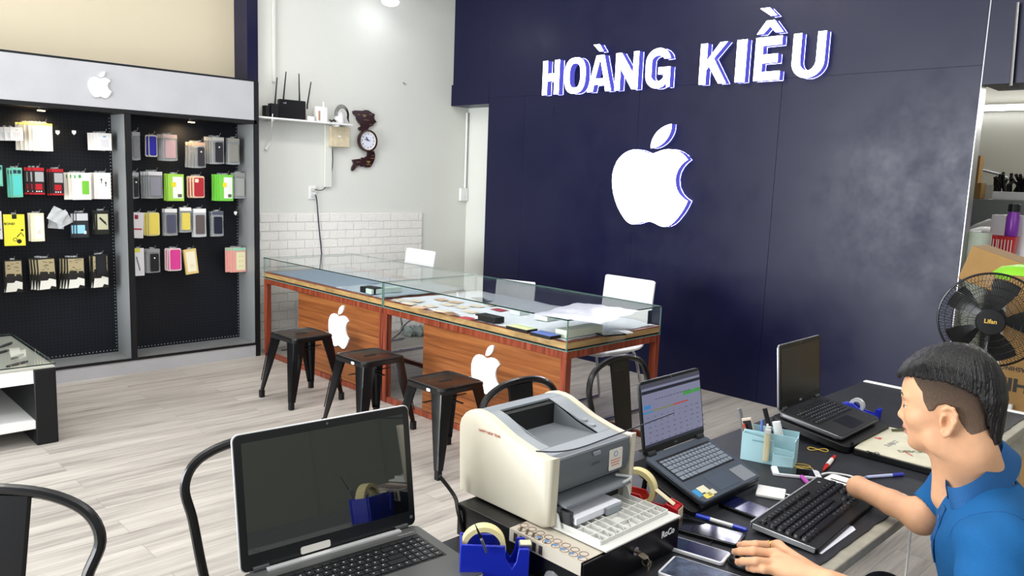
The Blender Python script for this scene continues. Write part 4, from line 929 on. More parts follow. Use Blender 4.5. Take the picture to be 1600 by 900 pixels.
b = B(); b.bx(tx0, tx1+.001, ty0-.002, ty0, tzt-.003, tzt+.003).bx(tx1, tx1+.002, ty0, ty1, tzt-.003, tzt+.003); b.build('glass_edge', M_glassdk, t, smooth=False)
cl = [('3a3a40', .16), ('1d1e22', .12), ('6b5a40', .07), ('2a2b30', .14), ('8f8f95', .1), ('26262c', .1)]
rnd = random.Random(11); nm = ['dark grey', 'black', 'brown', 'charcoal', 'silver', 'slate']
for i in range(16):
    x, y = rnd.uniform(.35, .98), 4.86+(i//4)*.19+rnd.uniform(-.02, .02); x = .50+.17*(i % 4)+.05*((i//4) % 2)+rnd.uniform(-.02, .02)
    k = i % 6; b = B().at(Matrix.Translation((x, y, tzt-.0145)) @ Matrix.Rotation(rnd.uniform(.5, 1.0), 4, 'Z'))
    b.loft([[(q[0]*cl[k][1]*.5, q[1]*.014*s_, z) for q in sup(0, 0, 1, 1, 2, 12)] for z, s_ in ((0, 1), (.006, 1), (.010, .6))])
    tag(b.build('watch_strap', pm(cl[k][0])), f'{nm[k]} strap laid in the tray of the low glass table', 'strap', f'{nm[k]} straps in the low glass table')
# ================================================================ desk
M_mat2 = mat('black_vinyl_mat', '26272c', .45, spec=.35, noise=.2, nscale=7, bump=.12, bscale=25)
M_frame = mat('worn_metal_edge', '9c988a', .5, noise=.2, nscale=30, bump=.1)
t = desk = thing('work_desk', 'long work desk with a black vinyl mat top, laptops and keyboard on it', 'desk', (1.6, .94, 0))
DX0, DX1, DY0, DY1, DZ = -.25, 3.36, .635, 1.25, .75
B().bx(DX0, DX1, DY0-.012, DY1, DZ-.03, DZ-.004).build('desk_top', M_frame, t, bev=.003)
b = B(); rnd = random.Random(4)
near = [(DX0+(DX1-DX0)*i/90, DY0+.014+.005*rnd.random()) for i in range(91)]
b.prism(near+[(DX1, DY1+.004), (DX0, DY1+.004)], DZ-.0035, DZ); b.build('vinyl_mat', M_mat2, t)
B().bx(DX1+.001, DX1+.03, DY0-.012, DY1+.004, DZ-.03, DZ+.003).build('white_end_strip', M_whitep, t, bev=.002)
for x in (DX0+.03, 1.55, DX1-.04):
    for y in (DY0+.03, DY1-.03): B().bx(x-.02, x+.02, y-.02, y+.02, .001, DZ-.0305).build('leg', M_frame, t, bev=.002)
B().bx(DX0+.05, DX1-.06, DY1-.04, DY1-.02, DZ-.09, DZ-.031).build('rear_rail', M_frame, t)
TZ = DZ+.0006
def d2(px, py, z=None): return at(px, py, 'Z', TZ if z is None else z)
# ---------------------------------------------------------------- laptops
def laptop(label, x, y, z, yaw, pit, w, d, L, la, kind):
    """x,y,z = middle of the hinge line on the deck's top surface"""
    t = thing('laptop', label, 'laptop', (x, y, z), yaw)
    P = Matrix.Rotation(pit, 4, 'X')                       # front (-y) dips
    th = .019
    mb = {'hp': [mat('hp_deck_grey', '5c5d5c', .38, metal=.4), mat('hp_silver', 'c9c9cb', .3, metal=.5)], 'asus': [mat('slate_deck', '5d6672', .35, metal=.5), mat('slate_edge', '4a525c', .3, metal=.5)], 'dell': [mat('dell_deck', '17181b', .5), mat('dell_silver', '8c8c90', .3, metal=.6)]}[kind]
    b = B().at(P); b.loft([[(q[0], q[1], zz) for q in rr(-w/2*k, w/2*k, -d*k2, 0, .016, 4)] for zz, k, k2 in ((-th, .96, .97), (-th*.6, 1, 1), (-.003, 1, 1))]); base = b.build('base', mb[1], t, local=True, bev=.001)
    B().at(P).rrect(-w/2+.001, w/2-.001, -d+.001, -.001, -.0028, 0, .015).build('deck', mb[0], base, local=True, bev=.0005)
    # keyboard well and keys
    kw = w*.86 if kind != 'dell' else w*.84; y1, y0 = -d*.14, -d*.58
    if kind == 'hp': y1, y0 = -.045, -.155
    mk = {'hp': mat('key_black', '1b1c1e', .4), 'asus': mat('key_slate', '7a838e', .4), 'dell': mat('key_dark', '202124', .4)}[kind]
    b = B().at(P); rows = 6; kh = (y1-y0)/rows; b.mat(1).bx(-kw/2-.003, kw/2+.003, y0-.003, y1+.003, .0001, .0007); b.mat(0)
    lay = [[1]*14, [1]*13+[1.6], [1.5]+[1]*12+[1.2], [1.8]+[1]*11+[1.9], [2.2]+[1]*10+[2.4], [1.2, 1, 1, 1.2, 5, 1.2, 1, 1, 1, 1]]
    if kind == 'hp': lay = [r+[1]*4 for r in lay]
    for r, row in enumerate(lay):
        s_ = kw/sum(row); cx_ = -kw/2; yy = y1-kh*(r+1)
        for u in row:
            hh_ = kh*.84*(.62 if r == 0 else 1); b.rrect(cx_+.0013, cx_+u*s_-.0013, yy+kh*.1, yy+kh*.1+hh_, .0008, .0026, .0018, 2); cx_ += u*s_
    b.build('keyboard', [mk, pm('0c0d0f')], base, local=True)
    b = B().at(P); rnd = random.Random(2)
    for r, row in enumerate(lay):
        s_ = kw/sum(row); cx_ = -kw/2; yy = y1-kh*(r+1)
        for u in row:
            if r > 0 and u < 1.3: b.bx(cx_+u*s_*.35, cx_+u*s_*.35+.003, yy+kh*.55, yy+kh*.55+.003, .0027, .0028)
            cx_ += u*s_
    tag(b.build('key_legend', pm('a8acb4'), base, local=True, smooth=False), kind='stuff')
    tx = -.02 if kind == 'hp' else .0
    B().at(P).rrect(tx-w*.17, tx+w*.17, -d+.012, y0-.014, .0001, .0006, .004).build('touchpad', mat(kind+'_pad', {'hp': '565756', 'asus': '4c5562', 'dell': '111215'}[kind], .3), base, local=True)
    # lid
    Q = Matrix.Translation((0, .0, -.004 if kind != 'hp' else .0)) @ Matrix.Rotation(PI/2-0, 4, 'X') @ Matrix.Rotation(-la, 4, 'X')
    # lid plane: local x right, y up along the lid, +z toward the front viewer side (-y world)
    Q = frame((0, 0, 0), (1, 0, 0), (0, math.sin(la), math.cos(la)))
    b = B().at(Q); b0 = .006 if kind == 'asus' else .012
    b.rrect(-w/2, w/2, .0, L, -.007, -.0005, .014); lid = b.build('lid', mb[1] if kind != 'asus' else mat('lid_edge', '25282d', .4), t, local=True, bev=.0015)
    B().at(Q).rrect(-w/2+.0025, w/2-.0025, .002, L-.0025, -.0004, .0012, .012).build('bezel', mat(kind+'_bezel', '0c0d10', .35), lid, local=True)
    mx = {'hp': .017, 'asus': .006, 'dell': .014}[kind]; bt = {'hp': .034, 'asus': .02, 'dell': .026}[kind]; tp = {'hp': .019, 'asus': .008, 'dell': .016}[kind]
    ms = {'hp': mat('glossy_screen', '0b0d0c', .03, ior=2.2, spec=.5), 'dell': mat('matte_screen_off', '08090a', .25, ior=1.6), 'asus': mat('screen_lit', '20222c', .2, emit='8486a2', es=.75)}[kind]
    sc = B().at(Q).bx(-w/2+mx, w/2-mx, bt, L-tp, .0013, .0018).build('screen', ms, lid, local=True, smooth=False)
    B().at(Q).cyl((0, L-tp*.5, .0012), (0, L-tp*.5, .0022), .0025).build('webcam', pm('5c6066'), lid, local=True)
    for s_ in (-1, 1): B().at(Matrix.Identity(4)).cyl((s_*w*.40-.016, .001, .001), (s_*w*.40+.016, .001, .001), .008, n=14).build('hinge', pm('2a2b2e'), t, local=True)
    return t, base, lid, Q, P, sc
def laptop_text(par, M, txt, size, x, y, z, col, rz=0, bold=0):
    return B().at(M @ Matrix.Translation((x, y, z)) @ Matrix.Rotation(rz, 4, 'Z')).mesh_add(text_mesh(txt, size, bold)).build('lettering', pm(col), par, local=True, smooth=False)
R_ = math.radians
# big laptop on the left
t, base, lid, Q, P, sc = laptop('large silver edged laptop with a dark reflecting screen at the bottom left', .832, 1.338, .775, R_(-5.2), 0, .396, .262, .270, R_(9), 'hp')
B().at(P).bx(-.15, .15, -.018, -.006, .0003, .004).build('silver_hinge_bar', mat('hp_bar', 'd8d8da', .25, metal=.4), base, local=True)
B().at(Q).rrect(-.075, -.01, .006, .021, .0015, .0019, .004).build('paper_sticker', pm('d8d4cc'), lid, local=True, smooth=False)
laptop_text(base, P, 'beatsaudio', .009, .155, -.028, .0004, 'b0b0b0')
B().at(Q).cyl((.186, .02, .0013), (.186, .02, .0017), .004).build('maker_badge', pm('55585c'), lid, local=True)
# centre laptop on its stand
t, base, lid, Q, P, sc = laptop('slate grey laptop with a lit web page on screen, raised on a black stand', 1.757, 1.127, .853, 0, R_(19.5), .284, .193, .192, R_(9.6), 'asus')
W_, L_ = .284, .192
def scr(x0, x1, y0, y1, c, e=.5, nm='page_block'):
    B().at(Q).bx(-W_/2+.006+x0*(W_-.012), -W_/2+.006+x1*(W_-.012), .02+y0*(L_-.028), .02+y1*(L_-.028), .0019, .0021).build(nm, mat('screen_'+c, '101010', .3, emit=c, es=e), sc, local=True, smooth=False)
scr(0, 1, .93, 1, '5a5c70'); scr(0, 1, .84, .89, '1a2038'); scr(.68, .86, .66, .72, '3f9a4a', .8); scr(.87, .99, .66, .72, '3f9a4a', .8)
scr(.02, .13, .60, .66, '3c82c8', .8); scr(.0, .16, .535, .56, '3c88b8', .8); scr(.17, .5, .545, .565, '8a8a50', .7); scr(.5, .76, .545, .57, 'b84a44', .8); scr(0, 1, .0, .045, '3a3c50')
b = B().at(Q); rnd = random.Random(8)
for k in range(60): x = -.12+.028*(k % 10)+rnd.uniform(0, .006); y = .03+.013*(k//10); b.bx(x, x+rnd.uniform(.004, .014), y, y+.0012, .0022, .0023)
for k in range(12): x = -.08+.014*k; b.bx(x, x+.009, .138, .1395, .0022, .0023)
tag(b.build('page_text', mat('screen_text', '303040', .4, emit='3a3c52', es=.3), sc, local=True, smooth=False), kind='stuff')
laptop_text(lid, Q, 'ASUS', .006, 0, .011, .0014, '9a9ca4')
for (x0, x1, y0, y1, c) in ((-.135, -.115, -.165, -.14, '3a8ac0'), (-.112, -.078, -.158, -.138, 'd8d4b8'), (-.118, -.085, -.178, -.163, 'dcc860'), (-.10, -.065, -.174, -.158, 'd0cdb0')):
    B().at(P).bx(x0, x1, y0-.008, y1-.008, .0002, .0006).build('sticker', pm(c), base, local=True, smooth=False)
B().at(P).bx(.062, .125, -.185, -.135, .0002, .0005).build('number_pad_label', pm('7d8389'), base, local=True, smooth=False)
def pad(label, x, y, z, w, d, pit, th, z_off, yaw=0):
    t = thing('laptop_stand', label, 'laptop stand', (x, y, z), yaw); P = Matrix.Rotation(pit, 4, 'X')
    b = B().at(P); b.rrect(-w/2, w/2, -d, .01, -z_off-th, -z_off, .02); b.build('platform', M_blackm, t, local=True, bev=.002)
    b = B().at(P); 
    for k in range(12): b.bx(-w*.4, w*.4, -d*.1-k*d*.065, -d*.1-k*d*.065-.003, -z_off-.0002, -z_off+.0008)
    tag(b.build('grille', pm('1c1d20', .6), t, local=True), kind='stuff')
    b = B().at(P); b.bx(-w*.42, w*.42, -d-.004, -d+.006, -z_off, -z_off+.012) ; b.build('front_stop', M_blackm, t, local=True)
    for s_ in (-1, 1):
        for yy in (-.03, -d*.55):
            p = P @ Vector((s_*w*.4, yy, -z_off-th*.9)); B().tube([p, (p.x, p.y+(.01 if yy > -.1 else 0), DZ+.001-z)], .007, 6).build('support', M_blackm, t, local=True)
    return t
pad('tilted black mesh stand under the slate grey laptop', 1.750, 1.135, .853, .33, .198, R_(19.5), .013, .021)
# right laptop on its cooler
t, base, lid, Q, P, sc = laptop('black laptop with a switched off screen on a cooling pad by the feature wall', 2.53, 1.143, .83, R_(.6), R_(8.2), .313, .212, .217, R_(5.4), 'dell')
laptop_text(lid, Q, 'DELL', .009, 0, .013, .0014, 'b0b2b8', bold=.0003)
pad('black cooling pad under the black laptop beside the blue tape dispenser', 2.535, 1.15, .83, .34, .25, R_(8.2), .022, .021)
# ---------------------------------------------------------------- cash drawer and printer
ZT = .826; t = thing('cash_drawer', 'black steel cash drawer with keys in its lock, carrying the printer', 'cash drawer', (1.263, 1.07, DZ))
gx0, gx1, gy0, gy1 = 1.100, 1.428, .892, 1.262
M_dk = mat('drawer_black', '08080b', .28, spec=.5)
B().bx(gx0, gx1, gy0+.012, gy1, DZ+.001, ZT).build('casing', M_dk, t, bev=.002)
dr = B().bx(gx0+.002, gx1-.002, gy0, gy0+.0115, DZ+.004, ZT-.002).build('drawer_front', M_dk, t, bev=.002)
B().at(frame((gx1-.045, gy0-.0005, ZT-.022), (1, 0, 0), (0, 0, 1))).mesh_add(text_mesh('RoCo', .020, .0007, .0004)).build('lettering', pm('e8e8ea'), dr, smooth=False)
lk = B().cyl((1.262, gy0, DZ+.052), (1.262, gy0-.006, DZ+.052), .009).build('lock', M_chrome, dr)
b = B().cyl((1.262, gy0-.006, DZ+.052), (1.262, gy0-.016, DZ+.052), .004); b.at(Matrix.Translation((1.262, gy0-.024, DZ+.048)) @ Matrix.Rotation(.2, 4, 'X')).rrect(-.009, .009, -.009, .009, -.001, .001, .004)
b.at(Matrix.Identity(4)).ring(.010, .0011, (1.264, gy0-.03, DZ+.038), 16, 5, 'X'); b.at(Matrix.Translation((1.272, gy0-.030, DZ+.016)) @ Matrix.Rotation(.3, 4, 'Y')).bx(-.003, .003, -.001, .001, -.016, .012); b.bx(-.007, .007, -.001, .001, .008, .02)
b.build('key_bunch', mat('worn_brass', '8a8070', .3, metal=.9), lk)
# patterned sheet on the drawer top and over its left side
b = B(); b.bx(gx0-.001, gx1-.0, gy0+.004, gy0+.2, ZT+.0005, ZT+.0015).bx(gx0-.002, gx0-.0008, gy0+.004, gy0+.20, ZT-.026, ZT+.0015)
sh = b.build('patterned_sheet', mat('sheet_cream', 'b9b1a3', .5), t); 
b = B(); 
for k in range(16):
    cy_ = gy0+.012+k*.0118; cxx = gx0+.012+(.018 if k % 2 else 0)
    b.at(Matrix.Translation((cxx, cy_, ZT+.0017))); b.ring(.009, .0009, (0, 0, 0), 16, 4)
b.at(Matrix.Identity(4)); b.build('rosette_print', pm('7a5a48'), sh)
b = B()
for k in range(6): b.at(Matrix.Translation((gx0+.014, gy0+.02+k*.022, ZT+.0017)) @ Matrix.Rotation(k*1.1, 4, 'Z')).prism([(-.007, 0), (-.002, .005), (.006, .004), (.003, -.001), (.007, -.005), (-.003, -.004)], 0, .0004)
b.at(Matrix.Identity(4)); b.build('blue_leaf_print', pm('5f86b4'), sh, smooth=False)
b = B()
for k in range(5):
    yy = gy0+.105+k*.018
    b.prism([(gx0-.0025+0*k, yy), (gx0-.0025, yy+.01), (gx0+.0, yy+.01), (gx0, yy)], ZT-.022, ZT-.004)
    b.prism([(gx0+.002, yy), (gx0+.02, yy+.012), (gx0+.024, yy+.008), (gx0+.006, yy-.004)], ZT+.0016, ZT+.002)
b.build('dark_lattice_print', pm('3a3431'), sh, smooth=False)
# printer
XL = at(857, 826, 'Z', ZT+.010).x
pr_ = thing('laser_printer', 'cream and grey laser printer with open paper tray on the cash drawer', 'printer', (1.28, 1.14, ZT))
side = [(857, 825), (864, 719), (858, 719), (848, 716.5), (833, 708), (815, 696), (796.6, 683), (778, 666), (761, 651), (750, 644.5), (740, 641), (731, 641.5), (725, 645), (719, 653), (716.7, 663), (716.5, 700), (716.7, 768), (718.5, 779), (723, 786), (730, 791), (765, 804), (800, 817), (832, 829), (847, 830.5)]
SP = [(at(x, y, 'X', XL).y, at(x, y, 'X', XL).z) for x, y in side]
yf_, yb_ = min(p[0] for p in SP), max(p[0] for p in SP); zl = min(p[1] for p in SP)
SP = [(p[0], max(p[1], ZT+.003)) for p in SP]
XR = at(996, 690, 'Y', yf_).x
def side_panel(xo, xi, nm):
    sg = 1 if xi > xo else -1; cyy = sum(p[0] for p in SP)/len(SP); czz = sum(p[1] for p in SP)/len(SP)
    sh_ = lambda k: [(cyy+(p[0]-cyy)*k, czz+(p[1]-czz)*k) for p in SP]
    b = B(); b.loft([[(xo+sg*dx_, q[0], q[1]) for q in sh_(k)] for dx_, k in ((0, .955), (.0015, .978), (.005, .994), (.010, 1), (abs(xi-xo), 1))]); return b.build(nm, M_cream, pr_, ang=50)
sL = side_panel(XL, XL+.022, 'side_panel'); sR = side_panel(XR, XR-.022, 'side_panel')
pt = at(765, 677, 'X', XL)
B().at(frame((XL-.0012, pt.y, pt.z), (0, -1, 0), (0, 0, 1))).mesh_add(text_mesh('HAPPY NEW YEAR', .0085, .0002), Matrix.Rotation(0.02, 4, 'Z')).build('red_lettering', pm('b0563a'), sL, smooth=False)
M_pg = mat('printer_grey', '70757a', .4); M_pd = mat('printer_dark_grey', '5c6165', .45); M_pl = mat('printer_light_grey', '8a9096', .35)
xa, xb = XL+.0225, XR-.0225; topl = sorted([p for p in SP if p[1] > .96])
def ztop_(y):
    T_ = sorted(SP[1:14]); 
    for (ya_, za_), (yb2, zb2) in zip(T_, T_[1:]):
        if ya_ <= y <= yb2: return za_+(zb2-za_)*(y-ya_)/max(1e-6, yb2-ya_)
    return T_[-1][1] if y > T_[-1][0] else T_[0][1]
yo0, yo1 = yf_+.062, yb_-.075; xo0, xo1 = xa+.035, xb-.045
ys_ = [yf_+.004+(yb_-.012-yf_-.004)*i/24 for i in range(25)]
def top_strip(x0, x1, y0, y1, nm, m, par=pr_, off=-.003, th=.006):
    yy = [y0+(y1-y0)*i/12 for i in range(13)]; b = B()
    b.loft([[(x0, y, ztop_(y)+off), (x1, y, ztop_(y)+off), (x1, y, ztop_(y)+off-th), (x0, y, ztop_(y)+off-th)] for y in yy]); return b.build(nm, m, par, bev=.001)
top_strip(xa, xb, yo1, yb_-.010, 'rear_top', M_pl); top_strip(xa, xo0, yo0, yo1, 'top_cover_side', M_pl); top_strip(xo1, xb, yo0, yo1, 'top_cover_side', M_pl); top_strip(xa, xb, yf_+.006, yo0, 'front_top', M_pl)
# output well
zr = ztop_(yo1)-.06
b = B(); b.loft([[(xo0, yo0, ztop_(yo0)-.008), (xo1, yo0, ztop_(yo0)-.008), (xo1, yo0, ztop_(yo0)-.014), (xo0, yo0, ztop_(yo0)-.014)], [(xo0, yo1-.02, zr), (xo1, yo1-.02, zr), (xo1, yo1-.02, zr-.006), (xo0, yo1-.02, zr-.006)]]); b.build('output_ramp', M_pg, pr_)
B().bx(xo0, xo1, yo1-.02, yo1-.002, zr, ztop_(yo1)-.01).build('output_slot', pm('0b0b0d', .6), pr_)
for x in (xo0-.003, xo1): B().loft([[(x, yo0, ztop_(yo0)-.004), (x+.003, yo0, ztop_(yo0)-.004), (x+.003, yo0, ztop_(yo0)-.03), (x, yo0, ztop_(yo0)-.03)], [(x, yo1, ztop_(yo1)-.004), (x+.003, yo1, ztop_(yo1)-.004), (x+.003, yo1, zr), (x, yo1, zr)]]).build('well_wall', M_pg, pr_)
for k, (xx, yy) in enumerate(((xb-.03, yo0+.03), (xb-.03, yo0+.055))): B().at(Matrix.Translation((xx, yy, ztop_(yy)-.003))).lathe([(.008, 0), (.007, .003), (.001, .004)], 14).build('button', M_pl, pr_)
B().bx(xa, xb, yf_+.03, yb_-.012, ZT+.004, ztop_(yo0)-.05).build('inner_body', pm('17181a', .6), pr_)
B().bx(xa, xb, yb_-.03, yb_-.012, ZT+.004, ztop_(yb_-.02)-.012).build('rear_panel', M_pd, pr_)
# front cover and mouth
zc0 = ZT+.075; zc1 = ztop_(yf_+.006)-.004
fcv = B().loft([[(xa, yf_+.012, zc0), (xb, yf_+.012, zc0), (xb, yf_+.028, zc0), (xa, yf_+.028, zc0)], [(xa, yf_+.004, zc0+.02), (xb, yf_+.004, zc0+.02), (xb, yf_+.028, zc0+.02), (xa, yf_+.028, zc0+.02)], [(xa, yf_+.003, zc1-.02), (xb, yf_+.003, zc1-.02), (xb, yf_+.028, zc1-.02), (xa, yf_+.028, zc1-.02)], [(xa, yf_+.008, zc1), (xb, yf_+.008, zc1), (xb, yf_+.03, zc1), (xa, yf_+.03, zc1)]]).build('front_cover', M_pd, pr_, bev=.002)
F_ = frame(((xa+xb)/2, yf_+.0028, (zc0+zc1)/2), (1, 0, 0), (0, 0, 1))
st = B().at(F_).rrect(.045, .092, -.026, .022, 0, .0008, .004).build('round_sticker', pm('d6d2c8'), fcv, smooth=False)
b = B().at(F_ @ Matrix.Translation((.068, .01, .001))); b.ring(.006, .0008, (0, 0, 0), 16, 4); b.build('blue_print', pm('4a78b8'), st)
b = B().at(F_); [b.bx(.05+.002*k, .087-.003*k, -.004-.006*k, -.002-.006*k, .0009, .0012) for k in range(3)]; b.build('red_print', pm('c8604a'), st, smooth=False)
B().at(F_).mesh_add(text_mesh('LBP2900', .008, .0001), Matrix.Translation((.0, .004, .0006))).build('lettering', pm('45494c'), fcv, smooth=False)
B().at(F_ @ Matrix.Translation((.0, (zc1-zc0)/2-.012, 0))).rrect(-.012, .012, -.004, .004, 0, .003, .003).build('cover_catch', M_pl, fcv)
b = B(); b.loft([[(xa+.004, yf_+.029, zc0-.012), (xb-.004, yf_+.029, zc0-.012), (xb-.004, yf_+.029, zc0-.018), (xa+.004, yf_+.029, zc0-.018)], [(xa+.004, yf_-.02, zc0-.018), (xb-.02, yf_-.02, zc0-.018), (xb-.02, yf_-.02, zc0-.022), (xa+.004, yf_-.02, zc0-.022)]]); b.build('feed_flap', M_pg, pr_)
# tray
ty0 = gy0-.012; tr = B().bx(xa-.005, xb+.01, ty0+.006, yf_+.03, ZT+.004, ZT+.008).build('paper_tray', mat('tray_white', 'cfcfca', .45), pr_, bev=.001)
b = B(); n = 11
for k in range(n):
    x = xa+.006+(xb-xa-.012)*k/(n-1)
    if k in (5,): continue
    b.bx(x-.0012, x+.0012, ty0+.03, yf_+.01, ZT+.008, ZT+.018)
for yy in (ty0+.03, ty0+.06, ty0+.095): b.bx(xa+.006, xb-.006, yy-.0012, yy+.0012, ZT+.008, ZT+.0165)
for k in range(9):
    x = xa+.008+(xb-xa-.016)*k/9; b.loft([[(x, ty0+.03, ZT+.008), (x+.002, ty0+.03, ZT+.008), (x+.002, ty0+.03, ZT+.014), (x, ty0+.03, ZT+.014)], [(x+.026, ty0+.06, ZT+.008), (x+.028, ty0+.06, ZT+.008), (x+.028, ty0+.06, ZT+.014), (x+.026, ty0+.06, ZT+.014)]])
b.build('tray_ribs', mat('tray_white', 'cfcfca', .45), tr)
for x in (xa-.002, xb-.008): B().prism([(0, 0), (1, 0), (1, 1), (0, 1)], 0, 0) if 0 else B().loft([[(x, yf_+.012, ZT+.006), (x+.003, yf_+.012, ZT+.006), (x+.003, yf_-.014, ZT+.006), (x, yf_-.014, ZT+.006)], [(x, yf_+.008, ZT+.04), (x+.003, yf_+.008, ZT+.04), (x+.003, yf_-.002, ZT+.036), (x, yf_-.002, ZT+.036)]]).build('tray_arm', mat('tray_white', 'cfcfca', .45), tr)
tag(B().box(((xa+xb)/2-.03, yf_+.012, ZT+.0265), (.15, .10, .014)).build('paper_stack', mat('paper_white', 'dcdde6', .7), bev=.0005), 'small stack of white paper lying in the printer tray', 'paper')
B().bx((xa+xb)/2-.015, (xa+xb)/2+.035, yf_-.047, yf_-.040, ZT+.018, ZT+.034).build('paper_guide', M_pl, tr, bev=.001)
for x in (xa+.012,): B().rrect(x-.006, x+.006, yf_-.03, yf_+.0, ZT+.008, ZT+.045, .004).build('side_guide', pm('2e3032'), tr)
b = B(); b.at(Matrix.Identity(4)).tube([(xb-.04, yf_+.01, zc0-.006), (xb-.01, yf_-.012, zc0-.012), (xb-.05, yf_-.02, zc0-.012)], .003, 6, sm=3); b.build('clear_tab', M_milky, pr_)
# printer cable at its left rear
tag(B().tube([at(716, 745, 'X', 1.12)+Vector((-.03, .03, 0)), at(710, 775, 'Y', 1.29), at(716, 800, 'Y', 1.25), at(726, 838, 'Z', .757), at(735, 850, 'Z', .757)], .0045, 6, sm=5).build('cable', M_blackm), 'thick black cable dropping behind the left side of the printer', 'cable')
# long thin clear strip poking out over the printer front
a_, c_ = at(838, 702, 'Y', yf_-.006), atk(1053, 644, at(1053, 655, 'Y', .99).length*.78)
tag(B().tube([a_+Vector((0, 0, -.004)), at(870, 706, 'Y', yf_-.01), at(905, 700, 'Y', yf_-.012), at(950, 684, 'Y', yf_-.015), at(1053, 645, 'Y', yf_-.02)], .0016, 6, sm=4).build('thin_rod', mat('rod_grey', '3a3c48', .3)), 'long thin dark rod lying across the printer front toward the lit laptop', 'rod')
# ---------------------------------------------------------------- flat things on the desk
def place(pa, pb, z=TZ):
    A_, E_ = at(pa[0], pa[1], 'Z', z), at(pb[0], pb[1], 'Z', z); d = E_-A_; return (A_+E_)/2, math.atan2(d.y, d.x), d.length
def phone(label, pa, pb, w, th, body, scr_m, L=None, side=1, home=False, z=None):
    c, rz, l = place(pa, pb, TZ+th); L = L or l; c.z = TZ if z is None else z
    t = thing('mobile_phone', label, 'phone', c, rz)
    B().rrect(-L/2, L/2, -w/2, w/2, 0, th, .010).build('body', body, t, local=True, bev=.0015)
    B().rrect(-L/2+.003, L/2-.003, -w/2+.002, w/2-.002, th, th+.0004, .008).build('front_glass', body, t, local=True)
    m = .017 if home else .006
    B().rrect(-L/2+m, L/2-m, -w/2+.004, w/2-.004, th+.0004, th+.0008, .002).build('screen', scr_m, t, local=True, smooth=False)
    if home: B().ring(.005, .0006, (L/2-.009, 0, th+.0006), 16, 4).build('home_button', pm('b8b8ba'), t, local=True)
    return t
M_gl = mat('phone_glass', '06070b', .06, ior=1.8); M_bluescr = mat('phone_screen_navy', '10163c', .1, ior=1.8, noise=.5, nscale=60); M_wht = mat('phone_white', 'dcdce0', .25)
phone('black phone with a reflecting screen lying right of the cash drawer', (1058, 816), (1160, 843), .072, .009, M_black, M_gl)
phone('white phone with a dark blue screen between the black phone and the tablet', (1047, 845), (1131, 870), .062, .008, M_wht, M_bluescr, L=.138)
phone('large white phone with cloudy screen at the bottom edge beside the drawer', (1040, 880), (1180, 925), .094, .009, M_wht, mat('screen_cloudy', '4a5468', .15, noise=.7, nscale=45, ior=1.7), home=False)
phone('black phone lying just under the front of the raised laptop', (1143, 783), (1200, 804), .078, .009, M_black, M_bluescr, L=.14)
phone('white phone with a home button charging beside the pen box', (1206, 733), (1282, 741), .062, .008, M_wht, M_gl, home=True)
t = thing('adapter', 'square white card sized adapter between laptop and keyboard', 'adapter', place((1182, 768), (1227, 776))[0], place((1182, 768), (1227, 776))[1])
B().rrect(-.036, .036, -.036, .036, 0, .008, .005).build('body', M_whitep, t, local=True, bev=.002); B().tube([(.036, .006, .004), (.06, .004, .004)], .003, 6).build('lead', M_steel, t, local=True)
def pen(label, pa, pb, r, cols, z=None, cat='pen', name='pen'):
    A_, E_ = at(*pa, 'Z', TZ+r), at(*pb, 'Z', TZ+r); d = E_-A_; t = thing(name, label, cat, A_)
    fr = lambda u: A_+d*u
    for nm, u0, u1, k0, k1, c in cols: B().cyl(fr(u0), fr(u1), r*k0, r*k1, 10).build(nm, c if not isinstance(c, str) else pm(c, .3), t)
    return t
pen('blue and white double ended marker lying before the raised laptop', (1088, 805), (1169, 829), .006, [('cap', 0, .28, .95, 1, '2038b0'), ('barrel', .28, .72, .85, .85, 'd4d4d6'), ('cap', .72, .97, 1, .9, '2038b0'), ('tip', .97, 1, .4, .3, '182a80')])
pen('red and white pocket pen on the mat left of the notebook', (1286, 735), (1304, 713), .0065, [('tip', 0, .35, .35, 1, 'c22018'), ('barrel', .35, .75, 1, 1, 'dcd6d2'), ('cap', .75, 1, 1, .7, 'c0271d')])
pen('clear ballpoint pen with a violet cap in front of the notebook', (1348, 746), (1411, 741), .0045, [('tip', 0, .1, .3, .8, '8a8ab0'), ('barrel', .1, .72, 1, 1, 'b9bfe0'), ('cap', .72, 1, 1.15, 1.1, '3a3fa8')])
pen('small magenta cylinder against the far edge of the keyboard', (1253, 745), (1266, 759), .006, [('barrel', 0, .8, 1, 1, 'b54ab0'), ('cap', .8, 1, 1.05, 1.0, '8a3a8a')], cat='lighter', name='lighter')
def band(label, px, py, a, b_, rz, m, r=.0012, tw=True):
    c = d2(px, py, TZ+.002); t = B(); P = []
    for i in range(28):
        q = 2*PI*i/28; x, y = a*math.cos(q), b_*math.sin(q)*(math.cos(q) if tw else 1)*(1.6 if tw else 1)
        P.append(Vector((c.x+x*math.cos(rz)-y*math.sin(rz), c.y+x*math.sin(rz)+y*math.cos(rz), TZ+.002+.0015*(1+math.sin(q*2)))))
    return tag(t.tube(P, r, 6, True).build('rubber_band', m), label, 'rubber band')
M_band = mat('rubber_yellow', 'c8a83c', .4)
band('yellow rubber band lying alone on the mat above the red pen', 1278, 703, .030, .012, -1.0, M_band)
band('yellow rubber band loop behind the white charging phone', 1247, 728, .034, .014, -1.0, M_band, tw=False); band('second yellow rubber band crossed over behind the white charging phone', 1252, 731, .032, .010, -1.2, M_band, tw=False)
